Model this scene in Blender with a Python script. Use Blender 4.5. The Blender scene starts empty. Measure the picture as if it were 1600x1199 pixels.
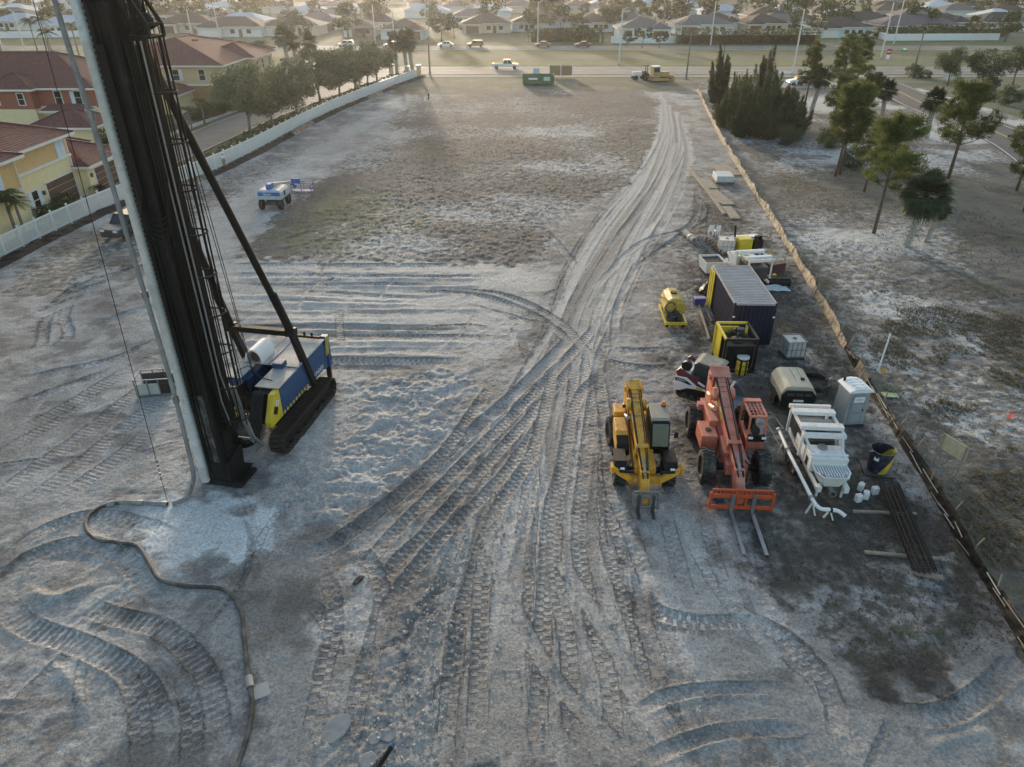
import bpy, bmesh, math, random
import numpy as np
from mathutils import Vector, Matrix, Euler
R = math.radians
rng = random.Random(7)
nrg = np.random.default_rng(11)
scene = bpy.context.scene
col = scene.collection

# ---------------------------------------------------------------- camera
PITCH = R(30.3); FPX = 1109.0; CAMH = 19.0
cam_d = bpy.data.cameras.new('camera'); cam = bpy.data.objects.new('camera', cam_d); col.objects.link(cam)
cam.location = (0, 0, CAMH); cam.rotation_euler = (R(90) - PITCH, 0, 0)
cam_d.sensor_width = 36; cam_d.lens = 36 * FPX / 1600; cam_d.clip_start = .1; cam_d.clip_end = 6000
scene.camera = cam
# ---------------------------------------------------------------- sky + sun (low sun ahead, a little left)
SUN_AZ, SUN_EL = R(-10), R(6.5)
world = bpy.data.worlds.new('World'); scene.world = world; world.use_nodes = True
wn = world.node_tree.nodes; wl = world.node_tree.links
sky = wn.new('ShaderNodeTexSky'); sky.sky_type = 'NISHITA'; sky.sun_disc = False
sky.sun_elevation = SUN_EL; sky.sun_rotation = SUN_AZ
sky.air_density = 1.0; sky.dust_density = 2.2; sky.ozone_density = 1.0
bg = wn['Background']; bg.inputs['Strength'].default_value = .15
wl.new(sky.outputs['Color'], bg.inputs['Color'])
sund = bpy.data.lights.new('sun', 'SUN'); sun = bpy.data.objects.new('sun', sund); col.objects.link(sun)
sund.energy = 1.3; sund.angle = R(2.5); sund.color = (1, .88, .74)
SDIR = Vector((math.sin(SUN_AZ) * math.cos(SUN_EL), math.cos(SUN_AZ) * math.cos(SUN_EL), math.sin(SUN_EL)))
sun.rotation_euler = SDIR.to_track_quat('Z', 'Y').to_euler(); sun.location = (-30, 170, 40)
scene.view_settings.view_transform = 'Standard'; scene.view_settings.look = 'None'
scene.view_settings.exposure = 1.58; scene.view_settings.gamma = 1

# ---------------------------------------------------------------- helpers
def P(px, py, z=0.0):
    """photo pixel -> the point at height z that it looks at"""
    u = (px - 800) / FPX; v = (py - 599.5) / FPX
    s = (CAMH - z) / (math.sin(PITCH) + v * math.cos(PITCH))
    return Vector((s * u, s * (math.cos(PITCH) - v * math.sin(PITCH)), z))

class MB:
    def __init__(s): s.v = []; s.f = []
    def add(s, vs, fs):
        o = len(s.v); s.v.extend([tuple(p) for p in vs]); s.f.extend([tuple(i + o for i in f) for f in fs]); return s
    def box(s, c, d, r=(0, 0, 0), top=(1, 1)):
        m = Euler(r).to_matrix(); c = Vector(c); vs = []
        for z in (-1, 1):
            k = top if z > 0 else (1, 1)
            for x, y in ((-1, -1), (1, -1), (1, 1), (-1, 1)):
                vs.append(c + m @ Vector((x * d[0] / 2 * k[0], y * d[1] / 2 * k[1], z * d[2] / 2)))
        return s.add(vs, [(3, 2, 1, 0), (4, 5, 6, 7), (0, 1, 5, 4), (1, 2, 6, 5), (2, 3, 7, 6), (3, 0, 4, 7)])
    def cyl(s, a, b, r, r2=None, n=12, cap=True):
        a = Vector(a); b = Vector(b); r2 = r if r2 is None else r2
        q = (b - a).to_track_quat('Z', 'Y').to_matrix(); vs = []
        for p, rr in ((a, r), (b, r2)):
            for i in range(n):
                t = 2 * math.pi * i / n; vs.append(p + q @ Vector((math.cos(t) * rr, math.sin(t) * rr, 0)))
        fs = [(i, (i + 1) % n, n + (i + 1) % n, n + i) for i in range(n)]
        if cap: fs += [tuple(range(n - 1, -1, -1)), tuple(range(n, 2 * n))]
        return s.add(vs, fs)
    def tube(s, pts, r, n=8, cap=True):
        pts = [Vector(p) for p in pts]; rr = r if isinstance(r, (list, tuple)) else [r] * len(pts)
        vs = []; up = None
        for i, p in enumerate(pts):
            t = (pts[min(i + 1, len(pts) - 1)] - pts[max(i - 1, 0)]).normalized()
            if up is None:
                up = Vector((0, 0, 1)) if abs(t.z) < .9 else Vector((1, 0, 0))
            a = t.cross(up).normalized(); up = a.cross(t).normalized()
            for k in range(n):
                w = 2 * math.pi * k / n; vs.append(p + (a * math.cos(w) + up * math.sin(w)) * rr[i])
        fs = []
        for i in range(len(pts) - 1):
            for k in range(n):
                fs.append((i * n + k, i * n + (k + 1) % n, (i + 1) * n + (k + 1) % n, (i + 1) * n + k))
        if cap: fs += [tuple(range(n - 1, -1, -1)), tuple(range((len(pts) - 1) * n, len(pts) * n))]
        return s.add(vs, fs)
    def prism(s, poly, a, b, axis='x'):
        n = len(poly); vs = []
        for w in (a, b):
            for p, q in poly:
                vs.append({'x': (w, p, q), 'y': (p, w, q), 'z': (p, q, w)}[axis])
        return s.add(vs, [tuple(range(n)), tuple(range(2 * n - 1, n - 1, -1))] + [(i, n + i, n + (i + 1) % n, (i + 1) % n) for i in range(n)])
    def lathe(s, prof, c=(0, 0, 0), n=20, axis='z'):
        vs = []
        for r, z in prof:
            for i in range(n):
                t = 2 * math.pi * i / n; x, y = math.cos(t) * r, math.sin(t) * r
                q = {'z': (x, y, z), 'x': (z, x, y), 'y': (y, z, x)}[axis]
                vs.append((q[0] + c[0], q[1] + c[1], q[2] + c[2]))
        fs = []
        for j in range(len(prof) - 1):
            for i in range(n):
                fs.append((j * n + i, j * n + (i + 1) % n, (j + 1) * n + (i + 1) % n, (j + 1) * n + i))
        if prof[0][0] > .001: fs.append(tuple(range(n - 1, -1, -1)))
        if prof[-1][0] > .001: fs.append(tuple((len(prof) - 1) * n + i for i in range(n)))
        return s.add(vs, fs)
    def bar(s, a, b, w, h=None):
        """rectangular bar from a to b"""
        a = Vector(a); b = Vector(b); h = h or w; t = (b - a).normalized()
        up = Vector((0, 0, 1)) if abs(t.z) < .95 else Vector((0, 1, 0))
        x = t.cross(up).normalized(); y = x.cross(t).normalized(); vs = []
        for p in (a, b):
            for i, j in ((-1, -1), (1, -1), (1, 1), (-1, 1)):
                vs.append(p + x * (i * w / 2) + y * (j * h / 2))
        return s.add(vs, [(3, 2, 1, 0), (4, 5, 6, 7), (0, 1, 5, 4), (1, 2, 6, 5), (2, 3, 7, 6), (3, 0, 4, 7)])
    def mesh(s, name, smooth=False):
        me = bpy.data.meshes.new(name); me.from_pydata(s.v, [], s.f)
        bm = bmesh.new(); bm.from_mesh(me); bmesh.ops.recalc_face_normals(bm, faces=bm.faces); bm.to_mesh(me); bm.free()
        if smooth:
            me.polygons.foreach_set('use_smooth', [True] * len(me.polygons))
        return me
    def part(s, name, m, parent=None, smooth=False, bev=0, loc=None, rot=None):
        me = s.mesh(name, smooth)
        return mkobj(name, me, m, parent, bev, loc, rot, smooth)

CH = {}
def mkobj(name, me, m=None, parent=None, bev=0, loc=None, rot=None, smooth=False):
    o = bpy.data.objects.new(name, me); col.objects.link(o)
    if m is not None and not me.materials: me.materials.append(m)
    if parent is not None: o.parent = parent; CH.setdefault(parent.name, []).append(o)
    if loc is not None: o.location = loc
    if rot is not None: o.rotation_euler = rot
    if bev:
        b = o.modifiers.new('bevel', 'BEVEL'); b.width = bev; b.segments = 2; b.limit_method = 'ANGLE'; b.angle_limit = R(40)
    if smooth:
        try: me.set_sharp_from_angle(angle=R(40))
        except Exception: pass
    return o

def tag(o, label=None, cat=None, group=None, kind=None):
    if label: o['label'] = label
    if cat: o['category'] = cat
    if group: o['group'] = group
    if kind: o['kind'] = kind
    return o

def thing(name, label, cat, loc=(0, 0, 0), rz=0, group=None):
    o = bpy.data.objects.new(name, None); col.objects.link(o); o.empty_display_size = .3
    o.location = loc; o.rotation_euler = (0, 0, rz)
    return tag(o, label, cat, group)

def dup(root, loc=None, rz=None, label=None, group=None, scale=None, _p=None):
    c = root.copy(); col.objects.link(c)
    if _p is not None: c.parent = _p; CH.setdefault(_p.name, []).append(c)
    if loc is not None: c.location = loc
    if rz is not None: c.rotation_euler = (0, 0, rz)
    if scale is not None: c.scale = (scale,) * 3 if not isinstance(scale, (tuple, list)) else scale
    if label: c['label'] = label
    if group: c['group'] = group
    for ch in list(CH.get(root.name, ())): dup(ch, _p=c)
    return c

# ---------------------------------------------------------------- materials
MATS = {}
def mat(name, c, rough=.6, metal=0., var=.18, sc=2.5, dirt=0., dcol=(.30, .275, .24), bump=0., bsc=30., spec=.5, dsc=1.2, trans=0.):
    if name in MATS: return MATS[name]
    m = bpy.data.materials.new(name); m.use_nodes = True; MATS[name] = m
    N = m.node_tree.nodes; L = m.node_tree.links; b = N['Principled BSDF']
    b.inputs['Roughness'].default_value = rough; b.inputs['Metallic'].default_value = metal
    b.inputs['Specular IOR Level'].default_value = spec
    tc = N.new('ShaderNodeTexCoord'); n1 = N.new('ShaderNodeTexNoise'); n1.inputs['Scale'].default_value = sc
    n1.inputs['Detail'].default_value = 6; n1.inputs['Roughness'].default_value = .65
    L.new(tc.outputs['Object'], n1.inputs['Vector'])
    mr = N.new('ShaderNodeMapRange'); mr.inputs['From Min'].default_value = .3; mr.inputs['From Max'].default_value = .7
    mr.inputs['To Min'].default_value = 1 - var; mr.inputs['To Max'].default_value = 1 + var
    L.new(n1.outputs['Fac'], mr.inputs['Value'])
    mx = N.new('ShaderNodeMix'); mx.data_type = 'RGBA'; mx.blend_type = 'MULTIPLY'; mx.inputs['Factor'].default_value = 1
    mx.inputs['A'].default_value = (*c, 1); L.new(mr.outputs['Result'], mx.inputs['B']); out = mx.outputs['Result']
    if dirt > 0:
        n2 = N.new('ShaderNodeTexNoise'); n2.inputs['Scale'].default_value = dsc; n2.inputs['Detail'].default_value = 9
        n2.inputs['Roughness'].default_value = .72; L.new(tc.outputs['Object'], n2.inputs['Vector'])
        ge = N.new('ShaderNodeNewGeometry'); sx = N.new('ShaderNodeSeparateXYZ'); L.new(ge.outputs['Normal'], sx.inputs['Vector'])
        ad = N.new('ShaderNodeMath'); ad.operation = 'MULTIPLY_ADD'; ad.inputs[1].default_value = .10; L.new(sx.outputs['Z'], ad.inputs[0]); L.new(n2.outputs['Fac'], ad.inputs[2])
        m2 = N.new('ShaderNodeMapRange'); m2.inputs['From Min'].default_value = .66 - dirt * .3; m2.inputs['From Max'].default_value = .82 - dirt * .25
        m2.inputs['To Max'].default_value = min(1, .35 + dirt * .6); L.new(ad.outputs[0], m2.inputs['Value'])
        m3 = N.new('ShaderNodeMix'); m3.data_type = 'RGBA'; L.new(m2.outputs['Result'], m3.inputs['Factor']); L.new(out, m3.inputs['A']); m3.inputs['B'].default_value = (*dcol, 1); out = m3.outputs['Result']
        m4 = N.new('ShaderNodeMapRange'); m4.inputs['To Min'].default_value = rough; m4.inputs['To Max'].default_value = .95
        L.new(m2.outputs['Result'], m4.inputs['Value']); L.new(m4.outputs['Result'], b.inputs['Roughness'])
    L.new(out, b.inputs['Base Color'])
    if bump > 0:
        n3 = N.new('ShaderNodeTexNoise'); n3.inputs['Scale'].default_value = bsc; n3.inputs['Detail'].default_value = 4; L.new(tc.outputs['Object'], n3.inputs['Vector'])
        bp = N.new('ShaderNodeBump'); bp.inputs['Strength'].default_value = bump; bp.inputs['Distance'].default_value = .02
        L.new(n3.outputs['Fac'], bp.inputs['Height']); L.new(bp.outputs['Normal'], b.inputs['Normal'])
    if trans > 0:
        t = N.new('ShaderNodeBsdfTranslucent'); L.new(out, t.inputs['Color']); ms = N.new('ShaderNodeMixShader'); ms.inputs[0].default_value = trans
        L.new(b.outputs[0], ms.inputs[1]); L.new(t.outputs[0], ms.inputs[2]); L.new(ms.outputs[0], N['Material Output'].inputs['Surface'])
    return m

def glassmat(name, c=(.02, .025, .03), rough=.08):
    if name in MATS: return MATS[name]
    m = mat(name, c, rough, var=.3, sc=1.5); return m

DUST = (.30, .275, .24)
m_black = mat('black_steel', (.011, .0105, .010), .55, var=.4, sc=3, dirt=.12, dcol=(.09, .08, .07), spec=.25)
m_mast = mat('mast_steel', (.010, .0095, .009), .6, spec=.22, var=.5, sc=1.2, dirt=.15, dcol=(.12, .105, .09), bump=.2, bsc=12)
m_pipe_white = mat('pale_painted_tube', (.58, .59, .58), .6, var=.12, sc=4, dirt=.42, dcol=(.30, .28, .25), dsc=3)
m_rubber = mat('tyre_rubber', (.018, .018, .018), .85, var=.3, sc=5, dirt=.5, dcol=(.16, .145, .125), dsc=3)
m_trackst = mat('track_steel', (.035, .027, .022), .65, spec=.3, var=.5, sc=4, dirt=.35, dcol=(.19, .165, .14), dsc=3)
m_blue = mat('rig_blue_paint', (.012, .062, .17), .45, var=.2, dirt=.2, dcol=(.2, .2, .2), dsc=2)
m_plate = mat('dusty_grey_plate', (.42, .42, .40), .7, var=.15, dirt=.3, dcol=(.3, .28, .25))
m_yel = mat('yellow_paint', (.62, .47, .03), .45, var=.12, dirt=.15, dcol=(.25, .22, .17))
m_jcb = mat('amber_paint', (.66, .33, .025), .5, var=.22, dirt=.45, dcol=(.26, .17, .09), dsc=3.5)
m_red = mat('faded_red_paint', (.48, .13, .08), .65, var=.2, dirt=.55, dcol=(.52, .29, .25), dsc=1.3)
m_redor = mat('orange_red_paint', (.48, .075, .02), .55, var=.2, dirt=.2, dcol=(.3, .12, .07), dsc=3)
m_white = mat('white_paint', (.70, .71, .70), .5, var=.08, dirt=.34, dcol=(.36, .33, .28), dsc=2.5)
m_whitec = mat('clean_white', (.78, .79, .80), .5, var=.05)
m_grey = mat('grey_plastic', (.30, .33, .35), .5, var=.08, dirt=.12)
m_dgrey = mat('dark_grey_metal', (.05, .05, .053), .5, var=.25, dirt=.2, dcol=(.2, .18, .16))
m_steel = mat('bare_steel', (.30, .30, .31), .4, metal=.7, var=.2, dirt=.25)
m_glass = glassmat('window_glass')
m_glassd = mat('dusty_glass', (.03, .045, .05), .15, var=.3, dirt=.15, dcol=(.12, .13, .13))
m_hose = mat('muddy_hose', (.05, .047, .043), .7, var=.3, sc=2, dirt=.5, dcol=(.24, .22, .2), dsc=1.5)
m_hosel = mat('dried_mud_hose', (.24, .235, .23), .85, var=.25, sc=2, dirt=.4, dcol=(.10, .095, .09), dsc=3)
m_wood = mat('weathered_wood', (.30, .25, .19), .85, var=.3, sc=3, dirt=.35, dcol=(.2, .18, .15), bump=.3)
m_beige = mat('beige_paint', (.45, .42, .33), .5, var=.1, dirt=.3, dcol=(.28, .25, .2))
m_navy = mat('navy_container_paint', (.014, .017, .042), .55, var=.2, dirt=.12, dcol=(.09, .085, .09), dsc=.8, spec=.3)
m_croof = mat('container_roof_grey', (.30, .31, .33), .6, var=.15, dirt=.4, dcol=(.27, .25, .22), dsc=.7)
m_orange = mat('orange_lamp', (.75, .16, .01), .3, var=.05)
m_rimred = mat('red_rim', (.35, .06, .03), .6, dirt=.4)

def text_mesh(txt, size, ext=.004):
    cu = bpy.data.curves.new('txt', 'FONT'); cu.body = txt; cu.size = size; cu.extrude = ext; cu.align_x = 'CENTER'; cu.align_y = 'CENTER'; cu.resolution_u = 2
    o = bpy.data.objects.new('txt', cu); col.objects.link(o)
    dg = bpy.context.evaluated_depsgraph_get(); me = bpy.data.meshes.new_from_object(o.evaluated_get(dg))
    bpy.data.objects.remove(o); bpy.data.curves.remove(cu); return me
def lettering(txt, size, m, parent, loc, rot, name='lettering'):
    me = text_mesh(txt, size); me.materials.clear(); me.materials.append(m); return mkobj(name, me, None, parent, loc=loc, rot=rot)
# ================================================================ ground
def fbm(x, y, sc, octv=4, seed=0, gain=.5):
    out = np.zeros_like(x); a = 1.; tot = 0.
    for k in range(octv):
        f = 2. ** k / sc; r = np.random.default_rng(seed * 31 + k); T = r.random((256, 256)).astype(np.float32)
        X = x * f + 17.3 * k + seed; Y = y * f - 9.1 * k + seed * 3
        xi = np.floor(X).astype(int); yi = np.floor(Y).astype(int); fx = X - xi; fy = Y - yi
        fx = fx * fx * (3 - 2 * fx); fy = fy * fy * (3 - 2 * fy)
        a00 = T[xi & 255, yi & 255]; a10 = T[(xi + 1) & 255, yi & 255]; a01 = T[xi & 255, (yi + 1) & 255]; a11 = T[(xi + 1) & 255, (yi + 1) & 255]
        out += a * ((a00 * (1 - fx) + a10 * fx) * (1 - fy) + (a01 * (1 - fx) + a11 * fx) * fy); tot += a; a *= gain
    return out / tot
def gpoly(pts): return [tuple(P(*p)[:2]) for p in pts]
def pip(x, y, poly):
    ins = np.zeros(x.shape, bool); n = len(poly)
    for i in range(n):
        x1, y1 = poly[i]; x2, y2 = poly[(i + 1) % n]
        if y1 == y2: continue
        c = ((y1 > y) != (y2 > y)) & (x < (x2 - x1) * (y - y1) / (y2 - y1) + x1); ins ^= c
    return ins
def sstep(a, b, x):
    t = np.clip((x - a) / (b - a), 0, 1); return t * t * (3 - 2 * t)
def catmull(pts, step=.04):
    pts = [np.array(p, float) for p in pts]; pts = [2 * pts[0] - pts[1]] + pts + [2 * pts[-1] - pts[-2]]; out = []
    for i in range(1, len(pts) - 2):
        p0, p1, p2, p3 = pts[i - 1:i + 3]; n = max(2, int(np.linalg.norm(p2 - p1) / step))
        t = np.linspace(0, 1, n, endpoint=False)[:, None]
        out.append(.5 * (2 * p1 + (p2 - p0) * t + (2 * p0 - 5 * p1 + 4 * p2 - p3) * t * t + (3 * p1 - p0 - 3 * p2 + p3) * t ** 3))
    return np.concatenate(out + [pts[-2][None]])

# --- raster of wheel marks, 5 cm cells
GX0, GX1, GY0, GY1, CELL = -46., 36., 8., 150., .05
gnx, gny = int((GX1 - GX0) / CELL), int((GY1 - GY0) / CELL)
HR = np.zeros((gnx, gny), np.float32); CR = np.zeros((gnx, gny), np.float32)
PHR = np.zeros((gnx, gny), np.float32); VR_ = np.zeros((gnx, gny), np.float32); LR = np.zeros((gnx, gny), np.float32)   # tread phase, offset across, tread strength
def track(pts, w=.5, d=.05, lug=.025, pitch=.3, berm=.05, kind='tyre', px=True, dark=0., fade=True):
    g = gpoly(pts) if px else pts
    c = catmull(g); t = np.gradient(c, axis=0); t /= np.linalg.norm(t, axis=1)[:, None] + 1e-9; nrm = np.stack([-t[:, 1], t[:, 0]], 1)
    u = np.concatenate([[0], np.cumsum(np.linalg.norm(np.diff(c, axis=0), axis=1))]); half = w / 2; W = half + .2
    wob = 1 + .25 * np.sin(u * 1.3 + len(pts)) + .2 * np.sin(u * 3.1)
    v = np.arange(-W, W, .035); U, V = np.meshgrid(u, v, indexing='ij'); A = np.abs(V)
    X = c[:, 0][:, None] + nrm[:, 0][:, None] * V; Y = c[:, 1][:, None] + nrm[:, 1][:, None] * V
    ph = U / pitch + len(pts) * 3.
    lg = 0.
    crumb = nrg.normal(size=U.shape) * .004
    ins = 1 - sstep(half - .03, half + .06, A)
    if kind == 'berm':
        prof = d * np.exp(-(V / (half * .8)) ** 2) * wob[:, None]; m = ins * .3
    else:
        prof = ins * (-d + lg * (A < half * .93)) + berm * .62 * wob[:, None] * np.exp(-((A - half - .05) / .055) ** 2) + crumb; m = ins * .9
    if fade:
        q_ = len(pts) + w * 9; e = sstep(0, min(3.5, u[-1] * .35), U) * sstep(0, min(3.5, u[-1] * .35), u[-1] - U) * (.86 + .14 * np.sin(U * .9 + q_) + .08 * np.sin(U * 2.3 - q_) + .06 * np.sin(U * 5.1 + q_ * 2)); prof = prof * e; m = m * e
    ix = ((X - GX0) / CELL).astype(int); iy = ((Y - GY0) / CELL).astype(int)
    ok = (ix >= 0) & (iy >= 0) & (ix < gnx) & (iy < gny); ix, iy, prof, m = ix[ok], iy[ok], prof[ok], m[ok]
    HR[ix, iy] = HR[ix, iy] * (1 - m) + prof
    la = np.broadcast_to(min(1., lug / .026) * (ins if not fade else ins * e), U.shape)[ok]; wr = la > -1 if kind != 'berm' else la > 9; wr &= np.broadcast_to(ins > .25, U.shape)[ok]
    PHR[ix[wr], iy[wr]] = np.broadcast_to(ph, U.shape)[ok][wr]; VR_[ix[wr], iy[wr]] = np.broadcast_to(V / half if kind == 'tyre' else -A / half, U.shape)[ok][wr]; LR[ix[wr], iy[wr]] = la[wr]
    ii = np.broadcast_to(ins, U.shape)[ok]; CR[ix, iy] = CR[ix, iy] * (1 - ii * .7) + ii * dark
def pair(pts, gap=1.7, **k):
    g = gpoly(pts); c = np.array(g); t = np.gradient(c, axis=0); t /= np.linalg.norm(t, axis=1)[:, None]; n = np.stack([-t[:, 1], t[:, 0]], 1)
    for s in (-.5, .5): track([tuple(p) for p in c + n * gap * s], px=False, **k)

# windrows of the graded band behind the rig
for i in range(26):
    y0 = 412 + i * 6.3 + rng.uniform(-3, 3); x0 = rng.uniform(310, 520) - i * 2; x1 = rng.uniform(640, 850) - i * 3; up = rng.random() < .5; q = rng.uniform(-3, 9)
    track([(x0, y0), (x0 + (x1 - x0) * .35, y0 + q * .3 + rng.uniform(-2, 2)), (x0 + (x1 - x0) * .7, y0 + q * .7 + rng.uniform(-2, 2)), (x1, y0 + q)], w=rng.uniform(.3, .8), d=rng.uniform(.03, .11), lug=0 if up else rng.choice([0, .012, .02]), kind='berm' if up else 'tyre', berm=.05, dark=rng.uniform(-.35, .1) if up else rng.uniform(0, .5))
# scuffs all over the worked sand
for i in range(130):
    x = rng.uniform(-24, 16); y = 11 + rng.random() ** 1.4 * 48; 
    if x > 4 and y > 23: continue
    a = math.pi / 2 + x * .02 + rng.gauss(0, .6); c_ = rng.uniform(-.25, .25); q = [(x, y)]
    for k in range(rng.randint(3, 6)): x += math.cos(a) * 1.1; y += math.sin(a) * 1.1; a += c_; q.append((x, y))
    track(q, w=rng.uniform(.12, .5), d=rng.uniform(.0, .04), lug=rng.choice([0, 0, .012, .02]), berm=rng.uniform(.01, .07), px=False, dark=rng.uniform(-.35, .5), kind=rng.choice(['tyre', 'crawl']))
# haul road bundle
LB = gpoly([(590, 1199), (660, 1000), (735, 800), (790, 640), (850, 520), (885, 420), (935, 340), (1000, 262), (1030, 195), (1032, 146)])
RB = gpoly([(1080, 1199), (1010, 1000), (955, 850), (925, 700), (925, 600), (950, 520), (1005, 400), (1050, 325), (1082, 255), (1072, 195), (1062, 146)][:10])
for i in range(64):
    t0 = rng.random(); dr = rng.uniform(-.35, .35); pts = []
    for k, (a, b) in enumerate(zip(LB, RB)):
        t = t0 + dr * math.sin(k * .55 + i) ; t = min(1.02, max(-.02, t)); pts.append((a[0] + (b[0] - a[0]) * t, a[1] + (b[1] - a[1]) * t))
    s = rng.randint(0, 4); e = rng.randint(6, 10)
    track(pts[s:e] if e - s > 2 else pts, w=rng.uniform(.3, .55), d=rng.uniform(.015, .05), lug=rng.choice([0, 0, 0, .012, .02, .028]), pitch=rng.uniform(.26, .34), berm=rng.uniform(.02, .06), px=False, dark=rng.uniform(-.3, .6), kind=rng.choice(['tyre', 'crawl']))
T = dict(w=.52, d=.06, lug=.03, berm=.08, dark=.2)
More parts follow.
